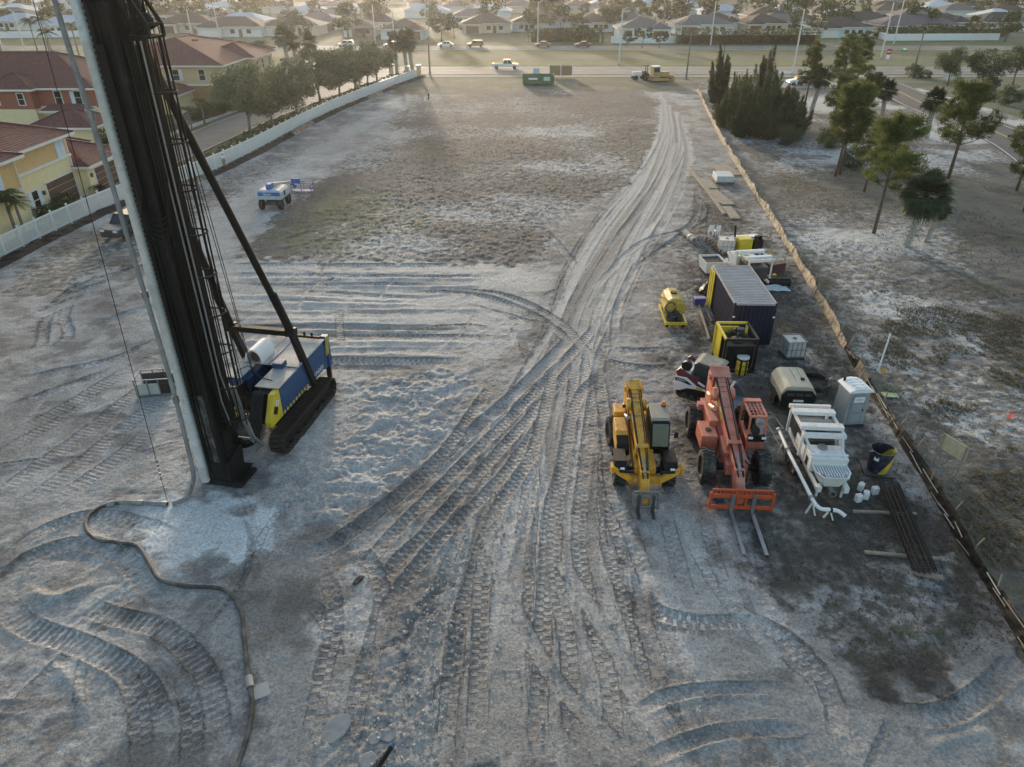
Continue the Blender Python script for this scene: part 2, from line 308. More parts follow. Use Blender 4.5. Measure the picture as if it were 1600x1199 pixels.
for pts, kw in [
    ([(900, 520), (800, 620), (720, 690), (640, 760), (575, 812), (520, 850), (470, 868), (430, 852)], dict(w=.7, d=.14, lug=.008, berm=.12)),
    ([(940, 500), (850, 600), (760, 690), (680, 770), (600, 850), (560, 905)], T), ([(905, 560), (830, 650), (745, 745), (670, 830), (612, 890), (590, 980), (565, 1070), (540, 1199)], T),
    ([(545, 838), (580, 880), (597, 930), (588, 985), (570, 1050)], T), ([(488, 880), (515, 915), (522, 970), (500, 1080), (478, 1199)], T),
    ([(860, 640), (790, 740), (700, 830), (640, 900), (608, 950), (600, 1010)], T), ([(780, 585), (700, 700), (640, 760), (560, 820)], T),
    ([(870, 560), (835, 700), (775, 800), (740, 900), (715, 990), (690, 1199)], T), ([(900, 560), (885, 700), (860, 800), (850, 950), (838, 1199)], T),
    ([(935, 560), (915, 720), (905, 850), (930, 980), (955, 1080), (960, 1199)], T), ([(955, 570), (905, 620), (880, 720), (865, 860), (885, 1000), (900, 1199)], T),
    ([(960, 590), (945, 700), (955, 800), (990, 900), (1010, 980), (1035, 1060)], T), ([(800, 800), (760, 860), (750, 1000), (745, 1199)], T),
    ([(760, 830), (800, 940), (860, 1050), (930, 1130), (1000, 1199)], dict(w=.5, d=.05, lug=0, berm=.04)), ([(880, 880), (930, 960), (1000, 1070), (1050, 1140)], dict(w=.5, d=.05, lug=0, berm=.04)),
    # loops on the left
    ([(5, 925), (35, 975), (130, 1012), (205, 1052), (242, 1110), (250, 1199)], dict(w=.75, d=.08, lug=.025, pitch=.26, berm=.11, kind='crawl')),
    ([(105, 935), (170, 962), (255, 985), (315, 1045), (338, 1120), (340, 1199)], dict(w=.7, d=.08, lug=.025, pitch=.26, berm=.09, kind='crawl')),
    ([(12, 960), (18, 900), (60, 865), (130, 850), (190, 872), (232, 915), (270, 960)], dict(w=.7, d=.12, lug=.01, berm=.14)),
    ([(0, 880), (70, 828), (150, 805), (230, 820), (290, 850)], dict(w=.6, d=.07, lug=.015, berm=.08)),
    ([(190, 1050), (215, 1100), (222, 1199)], T), ([(285, 1060), (300, 1120), (298, 1199)], T), ([(80, 1030), (120, 1080), (140, 1130)], dict(w=.35, d=.12, lug=0, kind='berm')),
    ([(160, 905), (120, 925), (70, 935), (45, 915)], dict(w=.5, d=.22, lug=0, kind='berm')), ([(65, 880), (110, 872), (160, 885)], dict(w=.8, d=-.16, lug=0, kind='berm')),
    # crawler prints beside the rig
    ([(-40, 800), (100, 700), (200, 625), (300, 548)], dict(w=.8, d=.03, lug=.022, pitch=.24, berm=.02, kind='crawl')), ([(0, 815), (110, 735), (210, 655), (300, 590)], dict(w=.8, d=.03, lug=.022, pitch=.24, berm=.02, kind='crawl')),
    ([(-30, 730), (80, 660), (190, 585), (290, 530)], dict(w=.8, d=.03, lug=.02, pitch=.24, berm=.02, kind='crawl')), ([(0, 690), (120, 625), (230, 560)], dict(w=.8, d=.03, lug=.02, pitch=.24, berm=.03, kind='crawl')),
    ([(60, 800), (150, 740), (215, 690), (250, 655)], dict(w=.8, d=.03, lug=.022, pitch=.24, berm=.02, kind='crawl')),
    ([(20, 552), (62, 540), (72, 500), (110, 455), (190, 425), (300, 400)], dict(w=.6, d=.1, lug=.015, berm=.12)), ([(60, 558), (105, 528), (100, 492), (128, 455), (200, 432)], dict(w=.6, d=.1, lug=.015, berm=.12)),
    ([(110, 545), (150, 520), (170, 500), (230, 480), (300, 470)], dict(w=.5, d=.1, lug=0, berm=.12)), ([(0, 600), (90, 580), (180, 560), (270, 520)], dict(w=.6, d=.08, lug=.01, berm=.09)), ([(0, 640), (100, 605), (200, 570)], dict(w=.6, d=.08, lug=.01, berm=.08)),
    ([(0, 520), (90, 480), (180, 450)], dict(w=1.2, d=.08, lug=0, berm=.06)),
    # lower right swirls
    ([(980, 880), (1020, 950), (1090, 972), (1180, 975), (1250, 1015), (1300, 1090), (1318, 1199)], dict(w=.6, d=.08, lug=.022, berm=.09)), ([(1150, 955), (1230, 1000), (1285, 1060), (1315, 1130)], dict(w=.6, d=.08, lug=.025, berm=.07)),
    ([(985, 1118), (1040, 1090), (1110, 1078), (1245, 1076)], dict(w=.42, d=.08, lug=.006, berm=.13)), ([(990, 1195), (1060, 1165), (1130, 1145), (1220, 1140), (1300, 1160)], dict(w=.42, d=.08, lug=.006, berm=.13)),
    ([(1340, 1090), (1400, 1112), (1470, 1118), (1540, 1080), (1600, 1020)], dict(w=.7, d=.1, lug=.008, berm=.12)), ([(1440, 1175), (1490, 1155), (1560, 1140)], dict(w=.4, d=.15, lug=0, kind='berm')), ([(1180, 1165), (1230, 1180), (1290, 1165)], dict(w=.8, d=.1, lug=.01, berm=.09)),
    ([(985, 835), (1000, 900), (1005, 980)], dict(w=.5, d=.06, lug=.01, berm=.08)), ([(1040, 800), (1060, 880), (1085, 950)], dict(w=.5, d=.06, lug=.01, berm=.08)), ([(1100, 800), (1120, 880), (1150, 945)], dict(w=.45, d=.06, lug=.01, berm=.09)), ([(1180, 800), (1195, 900), (1200, 950)], dict(w=.45, d=.06, lug=.01, berm=.08)),
    ([(930, 560), (940, 620), (950, 700), (955, 760), (985, 830), (1020, 930)], dict(w=.55, d=.1, lug=.02, berm=.12)), ([(925, 560), (1000, 575), (1060, 572)], dict(w=.6, d=.05, lug=.02, berm=.05)),
    ([(940, 545), (1000, 548), (1060, 545)], dict(w=.6, d=.05, lug=.02, berm=.05)), ([(1080, 255), (1110, 330), (1060, 370), (990, 420)], dict(w=.5, d=.06, lug=.02, berm=.06)), ([(1090, 290), (1080, 350), (1000, 380), (930, 450)], dict(w=.5, d=.06, lug=.02, berm=.06)),
    ([(1000, 385), (1035, 430), (1060, 480)], dict(w=.5, d=.05, lug=.01, berm=.06)), ([(960, 560), (965, 480), (1000, 400)], dict(w=.5, d=.07, lug=.02, berm=.08)),
    ([(840, 350), (870, 380), (900, 420)], dict(w=.6, d=.07, lug=.02, berm=.08)), ([(630, 455), (740, 460), (830, 490), (900, 540)], dict(w=.55, d=.07, lug=.02, berm=.08, dark=.3)), ([(700, 452), (790, 462), (870, 500), (925, 560)], dict(w=.55, d=.07, lug=.02, berm=.08, dark=.3)),
]: track(pts, **kw)
for k in range(5):
    o = k * 7; track([(235 + o, 405), (330 + o, 333), (420 + o, 275), (520 + o, 212), (605 + o, 168), (650 + o * .5, 148)], w=.5, d=.05, lug=.01, berm=.05, dark=-.2)

# --- vertex lines
def lines(a, b, f):
    out = [a]
    while out[-1] < b: out.append(out[-1] + f(out[-1]))
    return out
ys = lines(8, 170, lambda y: max(.055, .055 * (y / 25) ** 1.35)); y = ys[-1]
while y < 3500: y = y * 1.09; ys.append(y)
ys = [-400, -100, -20, 0, 5] + ys
xr = lines(0, 18.5, lambda x: .065); xr += lines(xr[-1], 75, lambda x: .065 + (x - 18) * .014)[1:]; x = xr[-1]
while x < 3500: x *= 1.15; xr.append(x)
xl = lines(0, 21, lambda x: .065); xl += lines(xl[-1], 75, lambda x: .065 + (x - 20) * .012)[1:]; x = xl[-1]
while x < 3500: x *= 1.15; xl.append(x)
xs = np.array([-q for q in xl[:0:-1]] + xr); ys = np.array(ys)
X, Y = np.meshgrid(xs, ys, indexing='ij'); nx, ny = X.shape

FENCE = [(-44, 20), (-39.6, 40), (-38.82, 51.2), (-38.17, 58.9), (-36.4, 68.2), (-32.2, 80), (-28.6, 111), (-23.3, 138.8), (-18.9, 156.6)]
SILT = gpoly([(1090, 142), (1118, 200), (1140, 240), (1158, 268), (1200, 335), (1245, 408), (1280, 470), (1322, 545), (1352, 598), (1385, 650), (1410, 692), (1440, 740), (1470, 790), (1500, 845), (1545, 915), (1600, 1010)]) + [(16.2, 12.5)]
fx = np.interp(Y, [p[1] for p in FENCE], [p[0] for p in FENCE]); sp = SILT[::-1]
sx = np.interp(Y, [p[1] for p in sp], [p[0] for p in sp])
inlot = sstep(0, 1.5, X - fx) * (1 - sstep(147, 150, Y)) * (1 - sstep(56, 60, X))
def rbil(A, X, Y):
    u = np.clip((X - GX0) / CELL - .5, 0, gnx - 1.001); v = np.clip((Y - GY0) / CELL - .5, 0, gny - 1.001); i = u.astype(int); j = v.astype(int); a = u - i; b = v - j
    i1 = np.minimum(i + 1, gnx - 1); j1 = np.minimum(j + 1, gny - 1)
    o = (A[i, j] * (1 - a) + A[i1, j] * a) * (1 - b) + (A[i, j1] * (1 - a) + A[i1, j1] * a) * b
    return o * ((X > GX0) & (X < GX1) & (Y > GY0) & (Y < GY1))
wx = X + (fbm(X, Y, 3., 4, 1) - .5) * 4.; wy = Y + (fbm(X, Y, 3., 4, 2) - .5) * 4. 
wx2 = X + (fbm(X, Y, 1.1, 3, 3) - .5) * 1.4; wy2 = Y + (fbm(X, Y, 1.1, 3, 4) - .5) * 1.4
nj1 = (fbm(X, Y, .7, 3, 41) - .5) * 2.2; nj2 = (fbm(X, Y, .6, 3, 42) - .5) * 2.2
def zone(pts, big=True):
    a, b = (wx, wy) if big else (wx2, wy2); g = gpoly(pts); f = np.clip(Y / 40, .5, 2.5) * (1. if big else .6); o = np.zeros(X.shape, np.float32)
    for k, (p, q) in enumerate([(-.75, 0), (.75, 0), (0, .75), (0, -.75), (0, 0), (1.5, .4), (-1.5, -.4)]): o += pip(a + p * f + nj1 * (.5 + .2 * k), b + q * f + nj2 * (.5 + .2 * k), g)
    return o / 7
Zfield = zone([(370, 405), (430, 340), (520, 262), (600, 195), (655, 152), (700, 143), (1005, 140), (1032, 160), (1032, 235), (985, 285), (900, 335), (845, 345), (868, 372), (830, 414), (600, 410)], False)
Zyard = zone([(1085, 200), (1245, 400), (1600, 1000), (1600, 1030), (1480, 1090), (1330, 1070), (1262, 990), (1215, 900), (1190, 830), (1075, 740), (1045, 640), (1030, 560), (1060, 520), (1055, 430), (1040, 370), (1090, 330), (1085, 260)])
Zright = sstep(-.4, .4, wx2 - sx + (Y > 139) * 60.) * (X < 200)
Zband = zone([(200, 440), (330, 405), (840, 415), (860, 440), (780, 575), (540, 575), (500, 520), (340, 470), (240, 520)], False)
Zspill = zone([(205, 800), (300, 775), (380, 790), (450, 820), (430, 860), (340, 870), (270, 890), (215, 860)], False)
Zspill2 = zone([(385, 815), (425, 815), (430, 845), (370, 855)], False)
Zblue = zone([(0, 620), (200, 560), (300, 600), (310, 690), (180, 780), (0, 830)])
Zwet = np.maximum(zone([(380, 900), (520, 860), (560, 930), (480, 1000), (390, 980)], False), zone([(330, 700), (400, 680), (430, 730), (350, 780)], False))
Zchurn = zone([(430, 740), (545, 600), (745, 580), (700, 660), (600, 760), (520, 820), (420, 800)], False)
Zrough = zone([(600, 1090), (690, 880), (735, 800), (700, 1000), (650, 1199), (480, 1199)], False)
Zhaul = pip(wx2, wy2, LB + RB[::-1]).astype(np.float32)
Zleftside = zone([(0, 420), (210, 320), (420, 240), (655, 135), (650, 150), (520, 215), (330, 340), (240, 410), (0, 480)])
Zleftpale = zone([(235, 412), (330, 335), (420, 272), (520, 212), (610, 165), (655, 147), (660, 155), (600, 185), (480, 262), (400, 330), (350, 410)])
Zgreen = zone([(390, 400), (430, 345), (520, 290), (640, 300), (700, 350), (640, 408)])
Zfar = zone([(600, 150), (655, 122), (860, 122), (1060, 128), (1060, 142), (900, 141), (700, 145)])
for Z in (Zfield, Zyard): Z *= 1 - .55 * Zhaul
n_b = fbm(X, Y, 9., 4, 5); n_m = fbm(X, Y, 2.2, 5, 6, .6); n_s = fbm(X, Y, .45, 3, 7, .6); n_t = fbm(X, Y, .16, 2, 8)
near = 1 - sstep(60, 120, Y)
fine = (n_s - .5) * .06 * near + (n_t - .5) * .03 * near
Hd = (n_b - .5) * .14 + (n_m - .5) * .08 + fine
ch = fbm(X + nj1 * .6, Y + nj2 * .6, 1.5, 4, 9, .6); Hd += Zchurn * ((1 - np.abs(2 * ch - 1)) ** 2 * .2 - .07 + (n_s - .5) * .12 + (n_t - .5) * .06)
Hd += Zrough * ((n_s - .5) * .14 + (n_t - .5) * .05) + Zyard * ((n_s - .5) * .07) + Zfield * (n_s - .5) * .12 + Zright * (n_s - .5) * .06
trk = rbil(HR, X, Y); trd = rbil(CR, X, Y)
Hd = Hd * (1 - .55 * Zhaul) + trk * .85
FLAT = []   # (x, y, radius) places where a thing stands: ground is level there
def flat(x, y, r): FLAT.append((x, y, r))
for a in [(-11.7, 29.2, 4.4), (-12.5, 24.3, 1.6), (5.6, 25.6, 3.4), (9.5, 25.9, 3.6), (10.1, 31.3, 2.4), (13.2, 25.6, 2.9), (14, 31.3, 1.8), (15.7, 32.3, 1.3), (16.2, 29.2, 1.1), (16.2, 25.2, 1.3),
          (15, 21, 3.2), (14.8, 39.5, 4.2), (15.8, 35.3, 1.2), (12.2, 34.6, 2.), (10, 40.3, 2.), (12, 43, .8), (16.5, 47.5, 3.), (14, 48, 3), (17, 51, 3), (19.5, 68, 4), (-18.3, 32, 1.6), (-21.8, 64.6, 3.4), (-18, 67, 3), (-30.5, 55.5, 3.2), (5, 146, 4), (26, 151, 5), (21, 74, 2.5), (22, 79, 3), (15.5, 54, 2)]: flat(*a)
for fxx, fyy, fr in FLAT:
    d = np.hypot(X - fxx, Y - fyy); k = sstep(fr * .7, fr * 1.35, d); Hd = Hd * k + (1 - k) * (np.clip(trk, -.03, .01) * .7 + fine * 1.1 - .016)
Hd *= inlot
Zright = Zright * (Y < 152)
# colours (real reflectances): sand, damp sand, white sand, dark litter
sand = np.array([.40, .39, .377]); white = np.array([.62, .62, .61]); damp = np.array([.19, .178, .168]); dirt = np.array([.115, .103, .093]); pale = np.array([.55, .535, .51])
def lay(c, col_, m): return c * (1 - m[..., None]) + col_ * m[..., None]
tone = np.ones(X.shape + (3,)) * sand
tone = lay(tone, damp, sstep(.50, .66, fbm(X, Y, 6., 5, 12, .6)) * .65 * (1 - Zband))
tone = lay(tone, damp * .85, sstep(.5, .63, fbm(X, Y, 1.6, 5, 17, .68)) * .6); tone = lay(tone, white, sstep(.55, .68, fbm(X, Y, 3., 5, 13, .65)) * .55); tone = lay(tone, damp, sstep(.54, .66, fbm(X * .35, Y, .9, 4, 18, .65)) * .4)
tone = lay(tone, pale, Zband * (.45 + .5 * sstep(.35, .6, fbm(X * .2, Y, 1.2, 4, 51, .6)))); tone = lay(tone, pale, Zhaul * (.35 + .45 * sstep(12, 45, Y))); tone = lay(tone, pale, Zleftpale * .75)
tone = lay(tone, white, Zblue * .3 * sstep(.3, .6, n_m)); tone = lay(tone, np.array([.70, .74, .76]), Zspill * .9 * sstep(.34, .52, n_m)); tone = lay(tone, np.array([.74, .79, .82]), Zspill2 * .9)
tone = lay(tone, damp * .8, Zwet * .7 * sstep(.3, .55, n_m)); tone = lay(tone, white, Zchurn * .45)
tone = lay(tone, dirt, Zyard * (.5 + .42 * sstep(.38, .6, fbm(X, Y, 2.6, 5, 14, .65)))); tone = lay(tone, white, Zyard * .55 * sstep(.55, .66, fbm(X, Y, 3.5, 5, 15, .6)))
tone = lay(tone, dirt * 1.1, Zright * .3); tone = lay(tone, white, Zfield * .3); tone = lay(tone, white, Zright * .85 * sstep(.42, .56, fbm(X, Y, 5., 5, 16, .62)))
tone = lay(tone, damp * .9, np.clip(trd, 0, 1)); tone = lay(tone, white, np.clip(-trd, 0, 1))
tone = lay(tone, damp, Zrough * .12)
tone *= (.9 + .22 * n_s + .1 * n_t)[..., None]
cover = Zfield * (.58 + .55 * (n_b - .5) * 2) + Zright * (.60 + .75 * (fbm(X, Y, 14., 3, 20) - .5) * 2) + Zyard * .42 + Zleftside * .42 + Zfar * .85 + .06
green = np.clip(Zgreen * .6 + Zright * .28 + Zleftside * .4 + Zyard * .3, 0, 1)
out = (1 - inlot) * (1 - Zright * (X < 60)); cover = np.where(out > .5, .93, cover); green = np.where(out > .5, .85, np.where(Zfar > .5, .5, green))
# a far side of the right-hand road: sandy verge
vr = ((X > 58) & (X < 62.5) & (Y < 138)) | ((X > 70.5) & (X < 75) & (Y < 140)); cover = np.where(vr, .25, cover); cover = np.clip(cover, 0, 1)
dryz = np.clip(Zright * .5 + Zfar * .9 + (out > .5) * .15, 0, 1)

verts = np.stack([X, Y, Hd], -1).reshape(-1, 3)
idx = np.arange(nx * ny).reshape(nx, ny)
quads = np.stack([idx[:-1, :-1], idx[1:, :-1], idx[1:, 1:], idx[:-1, 1:]], -1).reshape(-1, 4)
gm = bpy.data.meshes.new('ground'); gm.vertices.add(len(verts)); gm.vertices.foreach_set('co', verts.astype(np.float32).ravel())
gm.loops.add(quads.size); gm.loops.foreach_set('vertex_index', quads.astype(np.int32).ravel())
gm.polygons.add(len(quads)); gm.polygons.foreach_set('loop_start', np.arange(0, quads.size, 4, dtype=np.int32)); gm.polygons.foreach_set('loop_total', np.full(len(quads), 4, np.int32))
gm.polygons.foreach_set('use_smooth', np.ones(len(quads), bool)); gm.update(calc_edges=True)
def vattr(name, rgb):
    a = gm.attributes.new(name, 'FLOAT_COLOR', 'POINT'); d = np.ones((nx * ny, 4), np.float32); d[:, :3] = rgb.reshape(-1, 3); a.data.foreach_set('color', d.ravel())
def rnear(A):
    i = np.clip(((X - GX0) / CELL).astype(int), 0, gnx - 1); j = np.clip(((Y - GY0) / CELL).astype(int), 0, gny - 1); return A[i, j] * ((X > GX0) & (X < GX1) & (Y > GY0) & (Y < GY1))
keep = np.ones(X.shape)
for fxx, fyy, fr in FLAT: keep *= .35 + .65 * sstep(fr * .7, fr * 1.2, np.hypot(X - fxx, Y - fyy))
vattr('tread', np.stack([rnear(PHR), rnear(VR_), rnear(LR) * keep * (1 - sstep(55, 95, Y)) * inlot], -1))
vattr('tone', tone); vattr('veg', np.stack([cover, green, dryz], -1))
def GH(x, y):
    """height of the built ground at x, y"""
    i = int(np.clip(np.searchsorted(xs, x) - 1, 0, nx - 2)); j = int(np.clip(np.searchsorted(ys, y) - 1, 0, ny - 2))
    a = (x - xs[i]) / (xs[i + 1] - xs[i]); b = (y - ys[j]) / (ys[j + 1] - ys[j])
    return float((Hd[i, j] * (1 - a) + Hd[i + 1, j] * a) * (1 - b) + (Hd[i, j + 1] * (1 - a) + Hd[i + 1, j + 1] * a) * b)
def G(px, py, dz=0.):
    p = P(px, py); p.z = GH(p.x, p.y) + dz; return p

m_ground = bpy.data.materials.new('sandy_ground'); m_ground.use_nodes = True
N = m_ground.node_tree.nodes; L = m_ground.node_tree.links; B = N['Principled BSDF']; B.inputs['Roughness'].default_value = .92; B.inputs['Specular IOR Level'].default_value = .25
def nz(sc, det=6, ro=.6, vec=None):
    n = N.new('ShaderNodeTexNoise'); n.inputs['Scale'].default_value = sc; n.inputs['Detail'].default_value = det; n.inputs['Roughness'].default_value = ro; L.new(vec or tcg.outputs['Object'], n.inputs['Vector']); return n.outputs['Fac']
def mrange(v, a, b, c=0., d=1., sm=True):
    n = N.new('ShaderNodeMapRange'); n.interpolation_type = 'SMOOTHSTEP' if sm else 'LINEAR'
    for nm, val in (('From Min', a), ('From Max', b), ('To Min', c), ('To Max', d)):
        if isinstance(val, (int, float)): n.inputs[nm].default_value = val
        else: L.new(val, n.inputs[nm])
    L.new(v, n.inputs['Value']); return n.outputs['Result']
def mth(op, a, b):
    n = N.new('ShaderNodeMath'); n.operation = op
    for i, v in enumerate((a, b)):
        if isinstance(v, (int, float)): n.inputs[i].default_value = v
        else: L.new(v, n.inputs[i])
    return n.outputs[0]
def mixc(f, a, b, bl='MIX'):
    n = N.new('ShaderNodeMix'); n.data_type = 'RGBA'; n.blend_type = bl
    for k, v in (('Factor', f), ('A', a), ('B', b)):
        if isinstance(v, (int, float)): n.inputs[k].default_value = v
        elif isinstance(v, tuple): n.inputs[k].default_value = (*v, 1)
        else: L.new(v, n.inputs[k])
    return n.outputs['Result']
tcg = N.new('ShaderNodeTexCoord')
at = N.new('ShaderNodeAttribute'); at.attribute_name = 'tone'; av = N.new('ShaderNodeAttribute'); av.attribute_name = 'veg'
sv = N.new('ShaderNodeSeparateColor'); L.new(av.outputs['Color'], sv.inputs['Color'])
atr = N.new('ShaderNodeAttribute'); atr.attribute_name = 'tread'; st_ = N.new('ShaderNodeSeparateColor'); L.new(atr.outputs['Color'], st_.inputs['Color'])
nf = nz(9, 5, .7); nm_ = nz(1.7, 8, .72); ng = nz(.35, 5, .6); nfine = nz(30, 4, .75)
c = mixc(1., at.outputs['Color'], mrange(nf, .25, .75, .62, 1.3), 'MULTIPLY')
c = mixc(1., c, mrange(nfine, .25, .75, .74, 1.22), 'MULTIPLY')
inv = mth('SUBTRACT', 1.0, sv.outputs['Red'])
comb = mth('ADD', mth('MULTIPLY', nm_, .72), mth('MULTIPLY', nf, .28))
thr = mrange(inv, 0., 1., .30, .70, False)
mask = mrange(comb, mth('SUBTRACT', thr, .06), mth('ADD', thr, .06))
gsel = mrange(mth('ADD', mth('MULTIPLY', ng, .8), mth('MULTIPLY', sv.outputs['Green'], .55)), .52, .80)
litter = mixc(nf, (.055, .048, .042), (.14, .124, .11)); grass = mixc(nf, (.055, .072, .026), (.14, .155, .065)); dry = mixc(nf, (.12, .098, .06), (.25, .205, .13))
litter = mixc(mth('MULTIPLY', sv.outputs['Blue'], mrange(nz(.8, 5, .65), .4, .6)), litter, dry)
vegc = mixc(gsel, litter, grass)
c = mixc(mth('MULTIPLY', mask, .82), c, vegc)
wobn = mth('MULTIPLY', mth('SUBTRACT', nz(3.5, 3, .6), .5), .22)
phs = mth('ADD', mth('ADD', st_.outputs['Red'], mth('MULTIPLY', mth('GREATER_THAN', st_.outputs['Green'], 0.), .5)), wobn)
bar = mrange(mth('SINE', mth('MULTIPLY', phs, 6.28318), 0.), -.35, .45)
amp = mth('MULTIPLY', st_.outputs['Blue'], mrange(nz(.9, 4, .6), .34, .5, .5, 1.))
tread = mth('MULTIPLY', mth('SUBTRACT', bar, .5), amp)
c = mixc(1., c, mrange(tread, -.5, .5, .6, 1.22, False), 'MULTIPLY'); L.new(c, B.inputs['Base Color'])
bt = N.new('ShaderNodeBump'); bt.inputs['Strength'].default_value = 1.; bt.inputs['Distance'].default_value = .07; L.new(tread, bt.inputs['Height'])
bp = N.new('ShaderNodeBump'); bp.inputs['Strength'].default_value = 1.0; bp.inputs['Distance'].default_value = .085; L.new(bt.outputs['Normal'], bp.inputs['Normal'])
hsum = mth('ADD', mth('MULTIPLY', nf, 1.), mth('ADD', mth('MULTIPLY', nfine, .35), mth('MULTIPLY', mask, .5))); L.new(hsum, bp.inputs['Height']); L.new(bp.outputs['Normal'], B.inputs['Normal'])
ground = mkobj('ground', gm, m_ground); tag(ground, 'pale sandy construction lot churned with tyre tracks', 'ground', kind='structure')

# ================================================================ roads and paved areas (sheets)
def road_mat(name, c, sc=.6):
    return mat(name, c, .85, var=.16, sc=sc, dirt=.15, dcol=tuple(q * 1.5 for q in c), dsc=.12, bump=.15, bsc=20)
m_asph = road_mat('asphalt', (.075, .074, .074)); m_asphl = road_mat('worn_asphalt', (.15, .15, .152)); m_conc = road_mat('concrete', (.36, .345, .32)); m_paver = road_mat('brick_pavers', (.30, .25, .23), 3)
m_line = mat('white_road_paint', (.62, .62, .6), .7, var=.1, sc=1); m_liney = mat('yellow_road_paint', (.55, .42, .12), .7, var=.1, sc=1)
def sheet(name, pts, z, m, label=None, thick=.0):
    mb = MB()
    if thick: mb.prism(pts, z - thick, z, 'z')
    else: mb.add([(p[0], p[1], z) for p in pts], [tuple(range(len(pts)))])
    o = mb.part(name, m); o['kind'] = 'structure'
    if label: o['label'] = label
    return o
def strip(name, pts, w, z, m, label=None, off=0.):
    c = np.array(pts, float); t = np.gradient(c, axis=0); t /= np.linalg.norm(t, axis=1)[:, None]; n = np.stack([-t[:, 1], t[:, 0]], 1)
    a = c + n * (off + w / 2); b = c + n * (off - w / 2); mb = MB(); k = len(c)
    mb.add([(*p, z) for p in a] + [(*p, z) for p in b], [(i, k + i, k + i + 1, i + 1) for i in range(k - 1)])
    o = mb.part(name, m); o['kind'] = 'structure'
    if label: o['label'] = label
    return o
HY = 166.5
near_road = sheet('highway', [(-900, HY - 6.5), (900, HY - 6.5), (900, HY + 6.5), (-900, HY + 6.5)], .04, m_asphl, 'near carriageway of the divided highway')
far_road = sheet('highway', [(-900, 212), (900, 212), (900, 223), (-900, 223)], .04, m_asphl, 'far carriageway of the divided highway')
for y0, y1, rd in ((HY - 6.1, HY - 5.85, near_road), (HY + 5.7, HY + 5.95, near_road), (212.4, 212.65, far_road), (222.3, 222.55, far_road)):
    MB().add([(-900, y0, .046), (900, y0, .046), (900, y1, .046), (-900, y1, .046)], [(0, 1, 2, 3)]).part('edge_line', m_line, rd)
for yc, rd in ((HY, near_road), (217.5, far_road)):
    mb = MB().add([(-3, yc - .09, .046), (3, yc - .09, .046), (3, yc + .09, .046), (-3, yc + .09, .046)], [(0, 1, 2, 3)]); me = mb.mesh('lane_dash')
    for i in range(-14, 15): mkobj('lane_dash', me, m_line, rd, loc=(i * 12.2, 0, 0))
sheet('pavement', [(-900, 156.2), (900, 156.2), (900, 157.9), (-900, 157.9)], .05, m_conc, 'pale concrete footpath along the near highway', )
m_verge = mat('mown_grass', (.055, .095, .024), .95, var=.35, sc=.35, dirt=.25, dcol=(.12, .125, .05), dsc=.12, bump=.4, bsc=8)
sheet('median', [(-900, 175.2), (900, 175.2), (900, 210), (-900, 210)], .02, m_verge, 'grass median between the carriageways')
sheet('verge', [(-900, 225), (900, 225), (900, 236), (-900, 236)], .02, m_verge, 'grass verge beyond the far carriageway')
sheet('canal_bank', [(-900, 189), (900, 189), (900, 199), (-900, 199)], .035, mat('scrubby_swale', (.10, .088, .06), .95, var=.4, sc=.2, dirt=.4, dcol=(.09, .1, .04), dsc=.3), 'darker dry swale along the median')
RR = [(50, 40), (59, 75), (64.5, 95), (66.6, 120), (70, 140), (72, 159)]
rr = strip('side_road', catmull(RR, 4.), 7.6, .045, m_asph, 'asphalt side road curving past the pines')
for off in (-3.45, 3.45): o = strip('edge_line', catmull(RR, 4.), .14, .052, m_line, off=off); o.parent = rr; CH.setdefault(rr.name, []).append(o); del o['kind']
for off in (-.13, .13): o = strip('centre_line', catmull(RR, 4.), .12, .052, m_liney, off=off); o.parent = rr; CH.setdefault(rr.name, []).append(o); del o['kind']
sheet('forecourt', [(44, 140.5), (66, 140.5), (69, 147), (48, 147.5)], .04, m_conc, 'pale paved forecourt by the corner')
# street of the housing estate, left
ST = [(p[0] - 9.3, p[1]) for p in FENCE[4:]] + [(-26, 162)]
strip('estate_street', catmull(ST, 3.), 6.4, .045, m_asphl, 'estate street behind the white fence')
strip('sidewalk', catmull([(x - 5.6, y) for x, y in ST], 3.), 1.4, .12, m_conc, 'pale sidewalk along the estate street')
strip('kerb', catmull([(x - 3.35, y) for x, y in ST], 3.), .3, .13, m_conc, 'kerb on the far side of the estate street'); strip('kerb', catmull([(x + 3.35, y) for x, y in ST], 3.), .3, .13, m_conc, 'kerb on the near side of the estate street')
sheet('driveway', [(-41.4, 59.5), (-38.6, 59.5), (-37.2, 68), (-36.6, 76), (-46, 84), (-60, 92), (-62, 86), (-50, 80), (-41.4, 75.5)], .04, m_paver, 'brown paver driveway in front of the garages')
m_lawn = mat('lawn', (.06, .085, .02), .95, var=.3, sc=1, bump=.5, bsc=14, dirt=.2, dcol=(.12, .12, .04))
sheet('lawn', [(-41, 49), (-39, 51), (-38.9, 58.5), (-40.6, 58.5)], .03, m_lawn, 'strip of lawn by the nearest yellow house')
sheet('lawn', [(-60, 96), (-46.5, 90), (-44.4, 104), (-56, 108)], .03, m_lawn, 'lawn beside the estate sidewalk')
